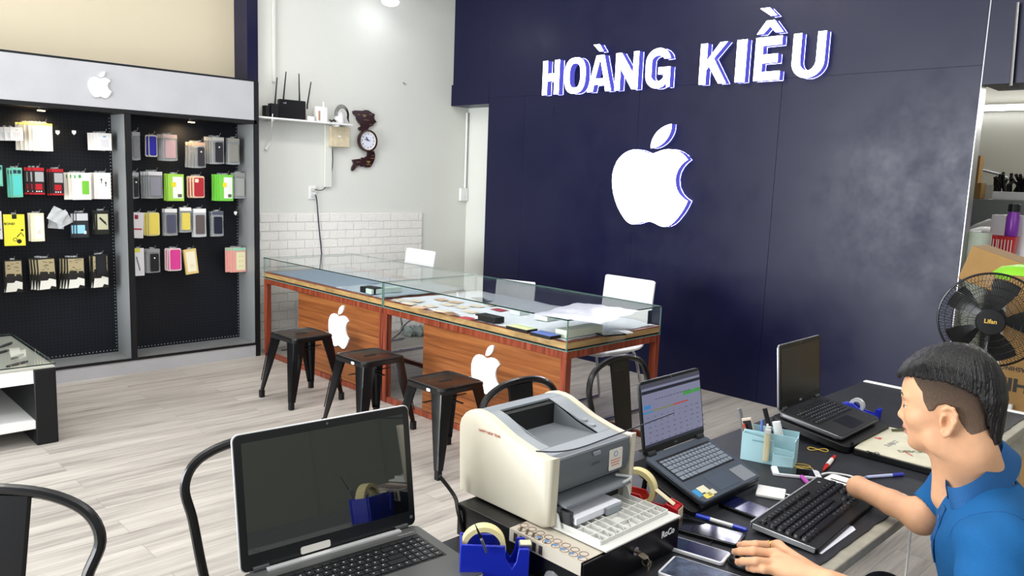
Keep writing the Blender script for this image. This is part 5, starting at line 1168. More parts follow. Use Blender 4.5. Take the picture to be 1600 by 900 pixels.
# slim white tray under the stump arm and charging cable
t = thing('white_tray', 'flat slotted white plastic tray lying beyond the keyboard end', 'tray', (2.11, .78, TZ))
B().at(Matrix.Translation((2.115, .775, TZ)) @ Matrix.Rotation(0, 4, 'Z')).rrect(-.034, .034, -.09, .085, 0, .009, .01).build('plate', M_whitep, t, bev=.002)
B().bx(2.10, 2.107, .80, .845, TZ+.009, TZ+.0096).build('slot', pm('1a1a1c'), t)
tag(B().tube([d2(1284, 741, TZ+.006), d2(1297, 739, TZ+.006), d2(1325, 743, TZ+.004), d2(1350, 751, TZ+.004), d2(1381, 763, TZ+.004), d2(1410, 772, TZ+.004), d2(1424, 781, TZ+.004), d2(1430, 790, TZ+.002), at(1428, 800, 'Y', .605), at(1424, 822, 'Y', .60), at(1415, 900, 'Y', .59)], .0028, 8, sm=5).build('charging_cable', M_whitep), 'white charging cable curving from the white phone off the desk edge', 'cable')
t = B(); c, rz, l = place((1277, 863), (1330, 824)); tag(t.prism([(d2(1271, 862).x, d2(1271, 862).y), (d2(1284, 866).x, d2(1284, 866).y), (d2(1337, 828).x, d2(1337, 828).y), (d2(1333, 823).x, d2(1333, 823).y), (d2(1318, 820).x, d2(1318, 820).y)], TZ, TZ+.001).build('paper_slip', mat('paper_white', 'dcdde6', .7)), 'white paper slip sticking out in front of the keyboard', 'paper')
# notebook
t = thing('notebook', 'thick black edged notebook with a cream printed cover by the person', 'notebook', (2.53, .77, TZ), R_(0))
nb = [(2.382, .897), (2.695, .93), (2.74, .64), (2.384, .632)]
cx_, cy_ = sum(q[0] for q in nb)/4, sum(q[1] for q in nb)/4
b = B(); b.prism(nb, TZ, TZ+.020); b.build('page_block', M_blackm, t, bev=.003)
cv = B().prism([(cx_+(q[0]-cx_)*.985, cy_+(q[1]-cy_)*.985) for q in nb], TZ+.0201, TZ+.0225).build('cover', mat('cream_cover', 'cdc8b2', .5, noise=.12, nscale=18), t)
def ntext(s_, px, py, size, col, rz, bold=0):
    p = at(px, py, 'Z', TZ+.0227); B().at(Matrix.Translation(p) @ Matrix.Rotation(rz, 4, 'Z')).mesh_add(text_mesh(s_, size, bold)).build('cover_lettering', pm(col), cv, smooth=False)
ntext('SUBJECT', 1394, 693, .022, '77787c', -.05, .0006); ntext('DESCRIBE', 1432, 706, .026, '5a5e40', -.75, .001); ntext('love', 1458, 730, .022, '6a665c', -.8); ntext('A', 1358, 706, .028, '33322e', -.8, .001); ntext('XI', 1368, 708, .024, '33322e', -.8, .001)
b = B().at(Matrix.Translation(at(1373, 685, 'Z', TZ+.0227)) @ Matrix.Rotation(-.8, 4, 'Z')); b.prism([(0, -.012), (.012, .002), (.008, .010), (0, .005), (-.008, .010), (-.012, .002)], 0, .0004); b.build('heart_print', pm('c8454a'), cv, smooth=False)
b = B()
for k in range(5): b.at(Matrix.Translation(at(1415+k*2.5, 707+k*1.2, 'Z', TZ+.0228)) @ Matrix.Rotation(.6, 4, 'Z')).bx(-.008, .008, -.0015, .0015, 0, .0003)
b.at(Matrix.Identity(4)); b.build('red_stripes', pm('c45a5a'), cv, smooth=False)
# thin olive pen on top of the notebook edge
pen_o = tag(B().cyl(at(1394, 672, 'Z', TZ+.028), at(1425, 671, 'Z', TZ+.028), .004).build('pen', pm('4f5232')), 'olive green pen lying on the far edge of the notebook', 'pen')
# purple film
b = B(); p = d2(1342, 683); rnd = random.Random(6); R = []
for i in range(9):
    u = i/8; c_ = at(1318+46*u, 690-8*u, 'Z', TZ+.01); w_ = .012+.03*u
    R.append([(c_.x+w_*math.cos(q), c_.y+w_*.35*math.cos(q), TZ+.002+.012*(1+math.sin(q))*(.4+.6*rnd.random())) for q in [2*PI*k/8 for k in range(8)]])
b.loft(R); tag(b.build('purple_ribbon', mat('purple_film', '6a2a9a', .2, coat=.5)), 'shiny purple wrapper between the cooling pad and the notebook', 'wrapper')
b = B(); R = []
for i in range(7):
    u = i/6; c_ = at(1336+24*u, 692-8*u, 'Z', TZ+.01); w_ = .02
    R.append([(c_.x+w_*math.cos(q), c_.y+w_*.5*math.cos(q), TZ+.001+.006*(1+math.sin(q))*(.5+.5*rnd.random())) for q in [2*PI*k/8 for k in range(8)]])
b.loft(R); tag(b.build('clear_wrapper', mat('lilac_film', 'b9a8d6', .25)), 'pale lilac wrapper crumpled against the notebook', 'wrapper')
# ---------------------------------------------------------------- pen box
fl, fr2 = Vector((2.068, 1.102, TZ)), Vector((2.112, .958, TZ))
t = thing('pen_box', 'pale blue stepped pen box holding pens and tools beyond the raised laptop', 'pen holder', (2.11, 1.03, TZ))
ux = (fr2-fl).normalized(); uy = Vector((ux.y, -ux.x, 0)); uy = -uy if uy.x < 0 else uy
Mx = Matrix((ux, uy, Vector((0, 0, 1)))).transposed().to_4x4(); Mx.translation = fl; W_ = (fr2-fl).length
M_pb = mat('pale_blue_card', 'a9cfd8', .55)
b = B().at(Mx); H1, H2, H3 = .082, .066, .095
b.loft([[(0, 0, 0), (W_, 0, 0), (W_, 0, .050), (W_*.62, 0, .054), (W_*.60, 0, H1*.88), (0, 0, H1)], [(0, .0025, 0), (W_, .0025, 0), (W_, .0025, .050), (W_*.62, .0025, .054), (W_*.60, .0025, H1*.88), (0, .0025, H1)]]).build('front_wall', M_pb, t)
B().at(Mx).bx(0, W_, .028, .030, .003, .085).build('divider', M_pb, t); B().at(Mx).bx(0, W_, .068, .070, .0, .092).build('back_wall', M_pb, t); B().at(Mx).bx(0, W_, 0.003, .068, 0, .003).build('bottom', M_pb, t)
for x in (0, W_-.0025): B().at(Mx).bx(x, x+.0025, .003, .068, .003, .08).build('side_wall', M_pb, t)
B().at(Mx).bx(W_*.2, W_*.5, -.0006, -.0002, .062, .066).build('faint_lettering', pm('7aa6b4'), t); B().at(Mx).rrect(W_*.66, W_*.84, -.016, -.0145, .012, .03, .002).build('yellow_print', pm('c8cf9a'), t) if 0 else None
B().at(Mx).bx(W_*.62, W_, -.016, -.014, .0, .038).build('front_pocket', M_pb, t)
for x in (W_*.62, W_-.002): B().at(Mx).bx(x, x+.002, -.0138, -.0002, 0, .038).build('pocket_side', M_pb, t)
def tool(name, label, cat, x, y, h, lean, w, d, m, top=None, z0=.004):
    o = thing(name, label, cat, Mx @ Vector((x, y, z0))); q = Mx.to_3x3()
    Mt = Matrix.Identity(4); Mt = (Matrix.Translation(Mx @ Vector((x, y, z0))) @ q.to_4x4() @ Matrix.Rotation(lean, 4, 'Y'))
    B().at(Mt).rrect(-w/2, w/2, -d/2, d/2, 0, h, min(w, d)*.4, 3).build('shaft', m, o, bev=.0008)
    if top: B().at(Mt).rrect(-w*.55, w*.55, -d*.55, d*.55, h*top[0], h*top[1], min(w, d)*.4, 3).build('head', top[2], o, bev=.0008)
    return o
tool('spatula', 'grey metal spatula leaning left in the pen box', 'tool', .014, .05, .14, -.28, .013, .004, M_steel)
k_ = tool('keypad_remote', 'small card reader with a black keypad in the left of the pen box', 'remote', .034, .045, .115, -.3, .03, .008, pm('c9b8a8'))
b = B().at(Matrix.Translation(Mx @ Vector((.034, .045, .004))) @ Mx.to_3x3().to_4x4() @ Matrix.Rotation(-.3, 4, 'Y'))
b.bx(-.012, .012, -.0052, -.0042, .07, .108); b.build('keypad', pm('1b1c20'), k_)
tool('pen', 'red pen standing behind the keypad in the pen box', 'pen', .03, .034, .10, -.35, .007, .007, pm('b8402c'))
tool('pen', 'blue pen standing at the left of the pen box', 'pen', .05, .05, .112, -.05, .007, .007, pm('5a78c0'))
tool('pen', 'white pen standing next to the blue pen', 'pen', .058, .042, .104, .05, .006, .006, pm('d8d8e0'))
tool('black_stick', 'long flat black file leaning in the middle of the pen box', 'file', .098, .05, .155, -.32, .014, .006, M_blackm)
tool('glue_tube', 'cream glue tube clipped on the front of the pen box', 'tube', .074, -.009, .085, 0, .017, .012, pm('d2c8a4'), (.95, 1.12, M_milky), z0=.012)
tool('cream_tube', 'white tube with teal and red label at the right of the pen box', 'tube', .118, .05, .118, -.28, .024, .012, pm('dfe2e2'), (.1, .6, pm('3fa898')))
tool('lip_balm', 'small white stick behind the glue tube in the pen box', 'stick', .072, .015, .105, 0, .014, .012, pm('c2c6c0'))
# ---------------------------------------------------------------- tape dispensers
def tape_ring(name, par, M, R, r, w, m, core=None):
    b = B().at(M); b.loft([[(rad*math.cos(q), rad*math.sin(q), z) for q in [2*PI*i/36 for i in range(36)]] for rad, z in ((r, -w/2), (R, -w/2), (R, w/2), (r, w/2), (r, -w/2))], cap=False)
    return b.build(name, m, par, local=True)
M_tape = mat('masking_tape', 'd9cc96', .5); M_bl = mat('dispenser_blue', '1426a8', .25, spec=.5)
# big blue one, axis across, long direction along local x
bt0, bt1 = at(706, 900, 'Z', .755), at(822, 897, 'Z', .755)
a_ = math.atan2(1.025-1.119, 1.083-.970); t = thing('tape_dispenser', 'royal blue tape dispenser with a masking tape roll in front of the printer', 'tape dispenser', (1.034, 1.070, DZ), a_)
b = B(); LN = .138; o = [(-LN/2, 0), (LN/2, 0), (LN/2, .072), (LN/2-.022, .072), (LN/2-.026, .045), (.035, .030), (.022, .052), (.02, .078), (-LN/2, .082)]
for yy0, yy1 in ((-.028, -.022), (.022, .028)): b.loft([[(p[0], y, p[1]+.001) for p in o] for y in (yy0, yy1)])
b.build('side_plate', M_bl, t, local=True, bev=.002)
B().bx(-LN/2, LN/2, -.0215, .0215, .001, .02).bx(-LN/2, -LN/2+.004, -.0215, .0215, .02, .082).bx(LN/2-.02, LN/2, -.0215, .0215, .02, .068).bx(.018, .022, -.0215, .0215, .02, .05).build('base_tray', M_bl, t, local=True, bev=.001)
tape_ring('tape_roll', t, Matrix.Translation((-.022, 0, .066)) @ Matrix.Rotation(PI/2, 4, 'X'), .045, .035, .024, M_tape)
B().bx(.052, .074, -.010, .010, .0725, .0745).build('tape_tail', pm('d9d3b4'), t, local=True)
B().prism([(.05, -.011), (.075, -.011), (.075, .011), (.05, .011)], .069, .0724).build('cutter', M_steel, t, local=True)
pk = thing('cutter_knife', 'grey scalpel knife standing in the blue tape dispenser', 'knife', at(757, 862, 'Y', 1.05))
A_, E_ = at(760, 862, 'Y', 1.055), at(746, 826, 'Y', 1.055)
B().tube([A_, A_.lerp(E_, .55)], .005, 8, flat=.5).build('handle', M_steel, pk); B().loft([[A_.lerp(E_, .55)+Vector((-.004, 0, 0)), A_.lerp(E_, .55)+Vector((.004, 0, 0)), A_.lerp(E_, .55)+Vector((.0, .001, 0))], [E_+Vector((-.008, 0, .012)), E_+Vector((-.006, 0, .012)), E_+Vector((-.007, .0005, .012))]]).build('blade', M_chrome, pk)
# red one behind the printer
M_rd = mat('dispenser_red', 'b01c22', .3)
t = thing('tape_dispenser', 'red tape dispenser with cream tape between the printer and the raised laptop', 'tape dispenser', (1.535, 1.045, DZ), R_(-75))
b = B(); o = [(-.075, 0), (.07, 0), (.075, .035), (.045, .045), (.03, .022), (.0, .022), (-.02, .05), (-.06, .05)]
for yy0, yy1 in ((-.022, -.017), (.017, .022)): b.loft([[(p[0], y, p[1]+.001) for p in o] for y in (yy0, yy1)])
b.bx(-.07, .07, -.0165, .0165, .001, .018); b.bx(.048, .072, -.0165, .0165, .018, .036); b.build('base', M_rd, t, local=True, bev=.0015)
tape_ring('tape_roll', t, Matrix.Translation((-.035, 0, .06)) @ Matrix.Rotation(PI/2, 4, 'X'), .048, .036, .022, M_tape)
B().loft([[(-.01, -.009, .092-.015), (-.01, .009, .077), (-.01, .009, .078), (-.01, -.009, .078)], [(.06, -.009, .039), (.06, .009, .039), (.06, .009, .040), (.06, -.009, .040)]]).build('tape_tail', pm('d9cfae'), t, local=True)
B().bx(.0755, .0765, -.018, .018, .008, .034).build('tape_patch', pm('d8bfa8'), t, local=True)
# small blue one by the right laptop
t = thing('tape_dispenser', 'small blue tape dispenser beside the black laptop', 'tape dispenser', (2.83, 1.05, DZ), R_(-88))
b = B(); o = [(-.068, 0), (.062, 0), (.066, .04), (.052, .04), (.045, .018), (.0, .024), (-.03, .042), (-.066, .036)]
for yy0, yy1 in ((-.014, -.010), (.010, .014)): b.loft([[(p[0], y, p[1]+.001) for p in o] for y in (yy0, yy1)])
b.bx(-.066, .062, -.0095, .0095, .001, .012); b.bx(.054, .064, -.0095, .0095, .012, .036); b.build('base', M_bl, t, local=True, bev=.0015)
tape_ring('tape_roll', t, Matrix.Translation((-.018, 0, .036)) @ Matrix.Rotation(PI/2, 4, 'X'), .026, .014, .016, M_milky)
# ---------------------------------------------------------------- bag of rubber bands
c = at(885, 893, 'Z', DZ+.03); c = Vector((1.04, .93, DZ))
c = at(880, 900, 'Z', DZ+.01); t = thing('band_bag', 'small clear bag of yellow rubber bands at the foot of the cash drawer', 'plastic bag', (c.x, c.y, TZ))
b = B(); rnd = random.Random(12)
b.loft([[(c.x+.045*math.cos(q)*k, c.y+.035*math.sin(q)*k, TZ+z) for q in [2*PI*i/14 for i in range(14)]] for z, k in ((.0, .8), (.01, 1), (.022, .9), (.034, .6), (.05, .25))]); b.build('film', M_clear, t)
b = B()
for k in range(7):
    r = .014+.012*rnd.random(); b.tube([(c.x+rnd.uniform(-.006, .006)+r*math.cos(q), c.y+rnd.uniform(-.001, .001)+r*.8*math.sin(q), TZ+.006+.003*k+.003*math.sin(2*q+k)) for q in [2*PI*i/16 for i in range(16)]], .0015, 5, True)
tag(b.build('rubber_bands', M_band, t), kind='stuff')
# ---------------------------------------------------------------- external keyboard
KC, KR, KW, KD = Vector((1.853, .768, TZ)), R_(3.7), .425, .160
t = thing('keyboard', 'large black desktop keyboard with a silver edge under the person hands', 'keyboard', KC, KR)
Kt = Matrix.Rotation(R_(3.5), 4, 'X')
b = B().at(Kt); b.rrect(-KW/2, KW/2, -KD/2, KD/2, .004, .017, .010); bd = b.build('case', M_blackm, t, local=True, bev=.002)
b = B().at(Kt); b.bx(-KW/2-.0025, -KW/2+.001, -KD/2+.006, KD/2-.006, .006, .0185).bx(-KW/2+.006, KW/2-.006, KD/2-.001, KD/2+.0025, .006, .0185); b.build('silver_edge', mat('silver_trim', 'b9bcc0', .3, metal=.5), bd, local=True, bev=.001)
for s_ in (-1, 1):
    for sy in (-1, 1): B().box((s_*.17, sy*.06, .002), (.02, .012, .004)).build('foot', M_blackm, t, local=True)
u = .0185; proto = {}
def key(cx_, cy_, w_, d_, leg=True):
    k = round(w_*1000), round(d_*1000), leg
    if k not in proto:
        b = B(); b.loft([[(q[0], q[1], 0) for q in rr(-w_/2, w_/2, -d_/2, d_/2, .0015, 2)], [(q[0], q[1]+.0006, .0065) for q in rr(-w_/2+.0018, w_/2-.0018, -d_/2+.0018, d_/2-.0012, .002, 2)]])
        if leg: b.mat(1).bx(-w_*.18, -w_*.18+.003, .0015, .0038, .0066, .0067)
        o = b.build('key', [mat('keycap_black', '131316', .3, spec=.5), pm('85878b')], bd, local=True, ang=30); proto[k] = o
    else: o = proto[k].copy(); C.objects.link(o); o.parent = bd
    o.matrix_local = Kt @ Matrix.Translation((cx_, cy_, .0172)); return o
x0 = -KW/2+.014; ky = .040
for r, row in enumerate([[1]*13+[2], [1.5]+[1]*12+[1.5], [1.75]+[1]*11+[2.25], [2.25]+[1]*10+[2.75], [1.25, 1.25, 1.25, 6.25, 1.25, 1.25, 1.25, 1.25]]):
    x = x0
    for w_ in row: key(x+w_*u/2, ky-.006-r*.0195, w_*u-.0012, .0178, w_ < 2); x += w_*u
for g_, n_ in ((0, 1), (2, 4), (6.5, 4), (11, 4)):
    for i in range(n_): key(x0+(g_+i+.5)*u, ky+.017, u-.0016, .0135)
xn = x0+15.35*u
for r in (0, 1): 
    for i in range(3): key(xn+(i+.5)*u, ky-.006-r*.0195, u-.0014, .0178)
key(xn+1.5*u, ky-.006-3*.0195, u-.0014, .0178)
for i in range(3): key(xn+(i+.5)*u, ky-.006-4*.0195, u-.0014, .0178)
for r in range(4):
    for i in range(3): key(xn+(3.25+i+.5)*u, ky-.006-(r+.0)*.0195, u-.0016, .0178)
B().at(Kt).bx(-KW/2+.02, KW/2-.13, KD/2-.018, KD/2-.010, .0171, .0186).build('media_key_strip', pm('1c1d20'), bd, local=True)
b = B().at(Kt @ Matrix.Translation((KW/2-.04, KD/2-.016, .0172))); b.box((0, 0, 0), (.009, .0015, .0006), .8); b.box((0, 0, 0), (.009, .0015, .0006), -.8); b.build('cross_mark', pm('c4c6ca'), bd, local=True)
# ================================================================ signed distance bodies (for the person)
V3 = lambda p: np.array(p, dtype=np.float32)
def f_cap(a, b, r0, r1=None):
    a, b = V3(a), V3(b); r1 = r0 if r1 is None else r1; ab = b-a; L2 = float(ab@ab)
    def f(P):
        t = np.clip(((P-a)@ab)/L2, 0, 1); return np.linalg.norm(P-a-t[..., None]*ab, axis=-1)-(r0+(r1-r0)*t)
    return f
def f_ell(c, r, M=None):
    c, r = V3(c), V3(r); M = None if M is None else V3(M)
    def f(P):
        q = P-c
        if M is not None: q = q@M.T
        k0 = np.linalg.norm(q/r, axis=-1); k1 = np.linalg.norm(q/(r*r), axis=-1)+1e-9
        return k0*(k0-1)/k1
    return f
def f_poly(pts):
    """2-D polygon distance in the first and third coordinates"""
    P2 = np.array(pts, dtype=np.float32); n = len(P2)
    def f(P):
        x, z = P[..., 0], P[..., 2]; d = np.full(x.shape, 1e9, np.float32); s_ = np.ones(x.shape, np.float32)
        for i in range(n):
            a, b = P2[i], P2[(i+1) % n]; e = b-a; wx, wz = x-a[0], z-a[1]
            t = np.clip((wx*e[0]+wz*e[1])/(e@e), 0, 1); d = np.minimum(d, (wx-e[0]*t)**2+(wz-e[1]*t)**2)
            c1, c2, c3 = z >= a[1], z < b[1], e[0]*wz > e[1]*wx
            fl = (c1 & c2 & c3) | (~c1 & ~c2 & ~c3); s_ = np.where(fl, -s_, s_)
        return s_*np.sqrt(d)
    return f
def smin(a, b, k):
    h = np.clip(.5+.5*(b-a)/k, 0, 1); return b*(1-h)+a*h-k*h*(1-h)
def smax(a, b, k): return -smin(-a, -b, k)
class Field:
    """ordered list of (op, prim, k): 'u' smooth union, 's' smooth subtraction"""
    def __init__(s, T=None): s.ops = []; s.post = None
    def u(s, f, k=.01): s.ops.append(('u', f, k)); return s
    def s(s, f, k=.005): s.ops.append(('s', f, k)); return s
    def ev(s, P, ops=None):
        d = None
        for op, f, k in (s.ops if ops is None else ops):
            v = f(P)
            if d is None: d = v
            elif op == 'u': d = smin(d, v, k)
            else: d = smax(d, -v, k)
        if s.post: d = s.post(P, d)
        return d
def sdf_mesh(F, lo, hi, h, BS=14):
    lo, hi = V3(lo), V3(hi); n = [int(math.ceil((hi[i]-lo[i])/h/BS))*BS+1 for i in range(3)]
    D = np.ones(n, np.float32); half = BS*h/2; diag = half*1.75+.012
    nb = [(q-1)//BS for q in n]
    ctr = np.stack(np.meshgrid(*[lo[i]+half+np.arange(nb[i])*BS*h for i in range(3)], indexing='ij'), -1).astype(np.float32)
    cv = [f(ctr) for _, f, _ in F.ops]; tot = F.ev(ctr)
    for i, j, k in np.argwhere(tot < diag+.02):
        c = tot[i, j, k]; sl = (slice(i*BS, i*BS+BS+1), slice(j*BS, j*BS+BS+1), slice(k*BS, k*BS+BS+1))
        if c < -(diag+.02): D[sl] = -1; continue
        um = min(cv[m][i, j, k] for m, o in enumerate(F.ops) if o[0] == 'u')
        ops = [o for m, o in enumerate(F.ops) if (cv[m][i, j, k] < um+2*diag+o[2] if o[0] == 'u' else cv[m][i, j, k] < 2*diag)]
        if not ops or ops[0][0] == 's': continue
        P = np.stack(np.meshgrid(*[lo[a]+np.arange(q*BS, q*BS+BS+1)*h for a, q in enumerate((i, j, k))], indexing='ij'), -1).astype(np.float32)
        D[sl] = F.ev(P, ops)
    sg = (D < 0); cnt = np.zeros([q-1 for q in n], np.int8)
    cs = [(a, b, c) for a in (0, 1) for b in (0, 1) for c in (0, 1)]
    S_ = lambda A, o: A[o[0]:A.shape[0]-1+o[0], o[1]:A.shape[1]-1+o[1], o[2]:A.shape[2]-1+o[2]]
    for o in cs: cnt += S_(sg, o)
    cells = np.argwhere((cnt > 0) & (cnt < 8)); idx = -np.ones(cnt.shape, np.int32); idx[tuple(cells.T)] = np.arange(len(cells))
    val = {o: D[cells[:, 0]+o[0], cells[:, 1]+o[1], cells[:, 2]+o[2]] for o in cs}
    acc = np.zeros((len(cells), 3)); num = np.zeros(len(cells))
    for o in cs:
        for ax in range(3):
            if o[ax]: continue
            o2 = list(o); o2[ax] = 1; o2 = tuple(o2); a, b = val[o], val[o2]; m = (a < 0) != (b < 0)
            t = np.where(m, a/np.where(m, a-b, 1), 0); p = np.array(o, float)[None]+np.zeros((len(cells), 3)); p[:, ax] += t
            acc += p*m[:, None]; num += m
    verts = lo+(cells+acc/num[:, None])*h
    quads = []
    for ax in range(3):
        o = [0, 0, 0]; o[ax] = 1; b_ax, c_ax = (ax+1) % 3, (ax+2) % 3
        A = sg[tuple(slice(0, q-1) if i == ax else slice(0, q) for i, q in enumerate(n))]; Bq = sg[tuple(slice(1, q) if i == ax else slice(0, q) for i, q in enumerate(n))]
        e = np.argwhere(A != Bq); e = e[(e[:, b_ax] > 0) & (e[:, c_ax] > 0) & (e[:, b_ax] < n[b_ax]-1) & (e[:, c_ax] < n[c_ax]-1)]
        q = []
        for db, dc in ((0, 0), (1, 0), (1, 1), (0, 1)):
            c = e.copy(); c[:, b_ax] -= db; c[:, c_ax] -= dc; q.append(idx[tuple(c.T)])
        q = np.stack(q, 1); fl = ~A[tuple(e.T)]; q[fl] = q[fl][:, ::-1]; quads.append(q[:, ::-1])
    q = np.concatenate(quads); q = q[(q >= 0).all(1)]
    return verts, q
def sdf_obj(name, F, lo, hi, h, mats, parent, org, sm=2, mfn=None):
    v, q = sdf_mesh(F, lo, hi, h)
    if sm:      # light Laplacian smoothing removes the grid pattern
        E_ = np.concatenate([q[:, [0, 1]], q[:, [1, 2]], q[:, [2, 3]], q[:, [3, 0]]]); E_ = np.concatenate([E_, E_[:, ::-1]])
        deg = np.bincount(E_[:, 0], minlength=len(v))[:, None].clip(1)
        for it in range(sm*2):
            s_ = np.stack([np.bincount(E_[:, 0], weights=v[E_[:, 1], a], minlength=len(v)) for a in range(3)], 1)/deg
            v = v+(s_-v)*(.5 if it % 2 == 0 else -.51)
    me = bpy.data.meshes.new(name); v = v-np.array(org)
    me.vertices.add(len(v)); me.vertices.foreach_set('co', v.astype(np.float32).ravel())
    me.loops.add(len(q)*4); me.loops.foreach_set('vertex_index', q.astype(np.int32).ravel())
    me.polygons.add(len(q)); me.polygons.foreach_set('loop_start', np.arange(0, len(q)*4, 4, dtype=np.int32))
    me.update(calc_edges=True); me.validate()
    for m in (mats if isinstance(mats, list) else [mats]): me.materials.append(m)
    if mfn is not None:
        c = v[q].mean(1)+np.array(org); me.polygons.foreach_set('material_index', mfn(c).astype(np.int32))
    me.polygons.foreach_set('use_smooth', [True]*len(me.polygons))
    o = bpy.data.objects.new(name, me); C.objects.link(o); o.parent = parent
    return o
def onsurf(p, d, fld=None):
    p = Vector(p); d = Vector(d).normalized(); t = 0.0
    for _ in range(60):
        v = float((fld or SH).ev(V3([p+d*t]))[0]); t += v*.8
        if abs(v) < .0003: break
    return p+d*t
# ================================================================ the person
PO = Vector((1.90, .30, 0))
man = thing('person', 'person in a blue polo shirt typing at the keyboard, one hand on the mouse', 'person', PO)
def skin_mat(name, col, sss=.12, rough=.48):
    m = mat(name, col, rough, spec=.35, noise=.05, nscale=60, bump=.04, bscale=400); b = m.node_tree.nodes['Principled BSDF']
    b.inputs['Subsurface Weight'].default_value = sss; b.inputs['Subsurface Radius'].default_value = (1, .35, .2); b.inputs['Subsurface Scale'].default_value = .008; return m
M_skin = skin_mat('skin', 'd2a07c'); M_lip = skin_mat('lips', 'b5736a'); M_hair = mat('black_hair', '0c0a0b', .32, spec=.6, bump=.6, bscale=55, stretch=(9, 9, 1.5)); M_fade = mat('short_cropped_hair', '6e5a4c', .8, noise=.35, nscale=420, spec=.2)
nt_, N_, b_f = nodes(M_fade); tc_ = N_.new('ShaderNodeTexCoord'); sp_ = N_.new('ShaderNodeSeparateXYZ'); nt_.links.new(tc_.outputs['Object'], sp_.inputs[0])
mr_ = N_.new('ShaderNodeMapRange'); mr_.inputs[1].default_value = 1.085; mr_.inputs[2].default_value = 1.185; nt_.links.new(sp_.outputs[2], mr_.inputs[0])
mxf = N_.new('ShaderNodeMix'); mxf.data_type = 'RGBA'; nt_.links.new(mr_.outputs[0], mxf.inputs[0]); src = b_f.inputs['Base Color'].links[0].from_socket; nt_.links.new(src, mxf.inputs[6]); mxf.inputs[7].default_value = lin('17120f'); nt_.links.new(mxf.outputs[2], b_f.inputs['Base Color'])
# head frame : +x face, +y person's left (toward the camera), +z up
vr = ray(1484, 652.8).normalized(); sr = vr.cross(CU).normalized(); su = sr.cross(vr)
hf = (-sr*math.cos(.08)+vr*math.sin(.08)).normalized(); hy = su.cross(hf).normalized(); hz_ = hf.cross(hy).normalized()
hy, hz_ = hy*math.cos(.14)-hz_*math.sin(.14), hz_*math.cos(.14)+hy*math.sin(.14)
HM = Matrix((hf, hy, hz_)).transposed()            # columns = axes
HO = atk(1484, 652.8, 1.70)+hf*.004
Hs = 1.0; HV = (.885, 1, .99)
def hw(p): return HO + HM @ Vector((p[0]*HV[0], p[1]*HV[1], p[2]*HV[2]))
HMn = np.array(HM.transposed(), dtype=np.float32)   # rows = axes
def hl(f):
    """wrap a primitive written in head coordinates"""
    o = V3(HO)
    return lambda P: f(((P-o)@HMn.T)/V3(HV))*.94
def he(c, r, rot=None): return hl(f_ell(c, r, rot))
def hc(a, b, r0, r1=None): return hl(f_cap(a, b, r0, r1))
F = Field()
F.u(he((-.006, 0, .060), (.096, .073, .080)))
F.u(he((.030, 0, .050), (.066, .062, .060)), .03)
F.u(he((.034, 0, -.005), (.060, .058, .056)), .03)
F.u(he((.034, 0, -.045), (.052, .046, .030)), .025)
F.u(he((.066, 0, -.060), (.019, .020, .014)), .02)
for s_ in (-1, 1):
    F.u(he((.012, .050*s_, -.048), (.030, .012, .028)), .02)
    F.u(he((.062, .038*s_, .000), (.022, .018, .018)), .02)
    F.u(he((.083, .024*s_, .047), (.013, .024, .008)), .012)
F.u(hc((.086, 0, .030), (.101, 0, .004), .006, .0078), .010)
F.u(he((.102, 0, -.001), (.0085, .009, .0075)), .008)
for s_ in (-1, 1): F.u(he((.093, .011*s_, -.005), (.010, .006, .0065)), .006)
F.u(he((.086, 0, -.017), (.010, .020, .012)), .01)
for s_ in (-1, 1): F.s(he((.100, .032*s_, .027), (.014, .016, .011)), .012)
F.u(he((.0925, 0, -.0255), (.0085, .019, .0052)), .004)
F.u(he((.0890, 0, -.0365), (.0085, .017, .0056)), .004)
F.s(he((.098, 0, -.0310), (.009, .021, .0016)), .003)
F.s(he((.093, 0, -.047), (.008, .016, .005)), .008)
for s_ in (-1, 1):      # eyelids
    F.u(he((.0775, .031*s_, .0295), (.0145, .0155, .0095)), .004)
    F.u(he((.0765, .031*s_, .0195), (.0140, .0150, .0060)), .004)
# ears
for s_ in (-1, 1):
    ear = [(.004, .028), (-.006, .033), (-.017, .030), (-.023, .018), (-.022, .004), (-.014, -.010), (-.006, -.024), (.002, -.028), (.007, -.020)]
    for a, b in zip(ear, ear[1:]): F.u(hc((a[0]-.002, s_*(.078-.30*min(a[0], 0)*.5), a[1]), (b[0]-.002, s_*(.078-.30*min(b[0], 0)*.5), b[1]), .0042, .0042), .004)
    F.u(he((-.006, .0745*s_, .003), (.017, .0055, .026)), .006)
    F.u(hc((-.002, .079*s_, .016), (-.013, .081*s_, -.002), .0032), .004)
    F.u(hc((.006, .077*s_, .003), (.005, .077*s_, -.006), .004), .004)
    F.s(he((-.004, .084*s_, .001), (.0095, .018, .0130)), .0025)
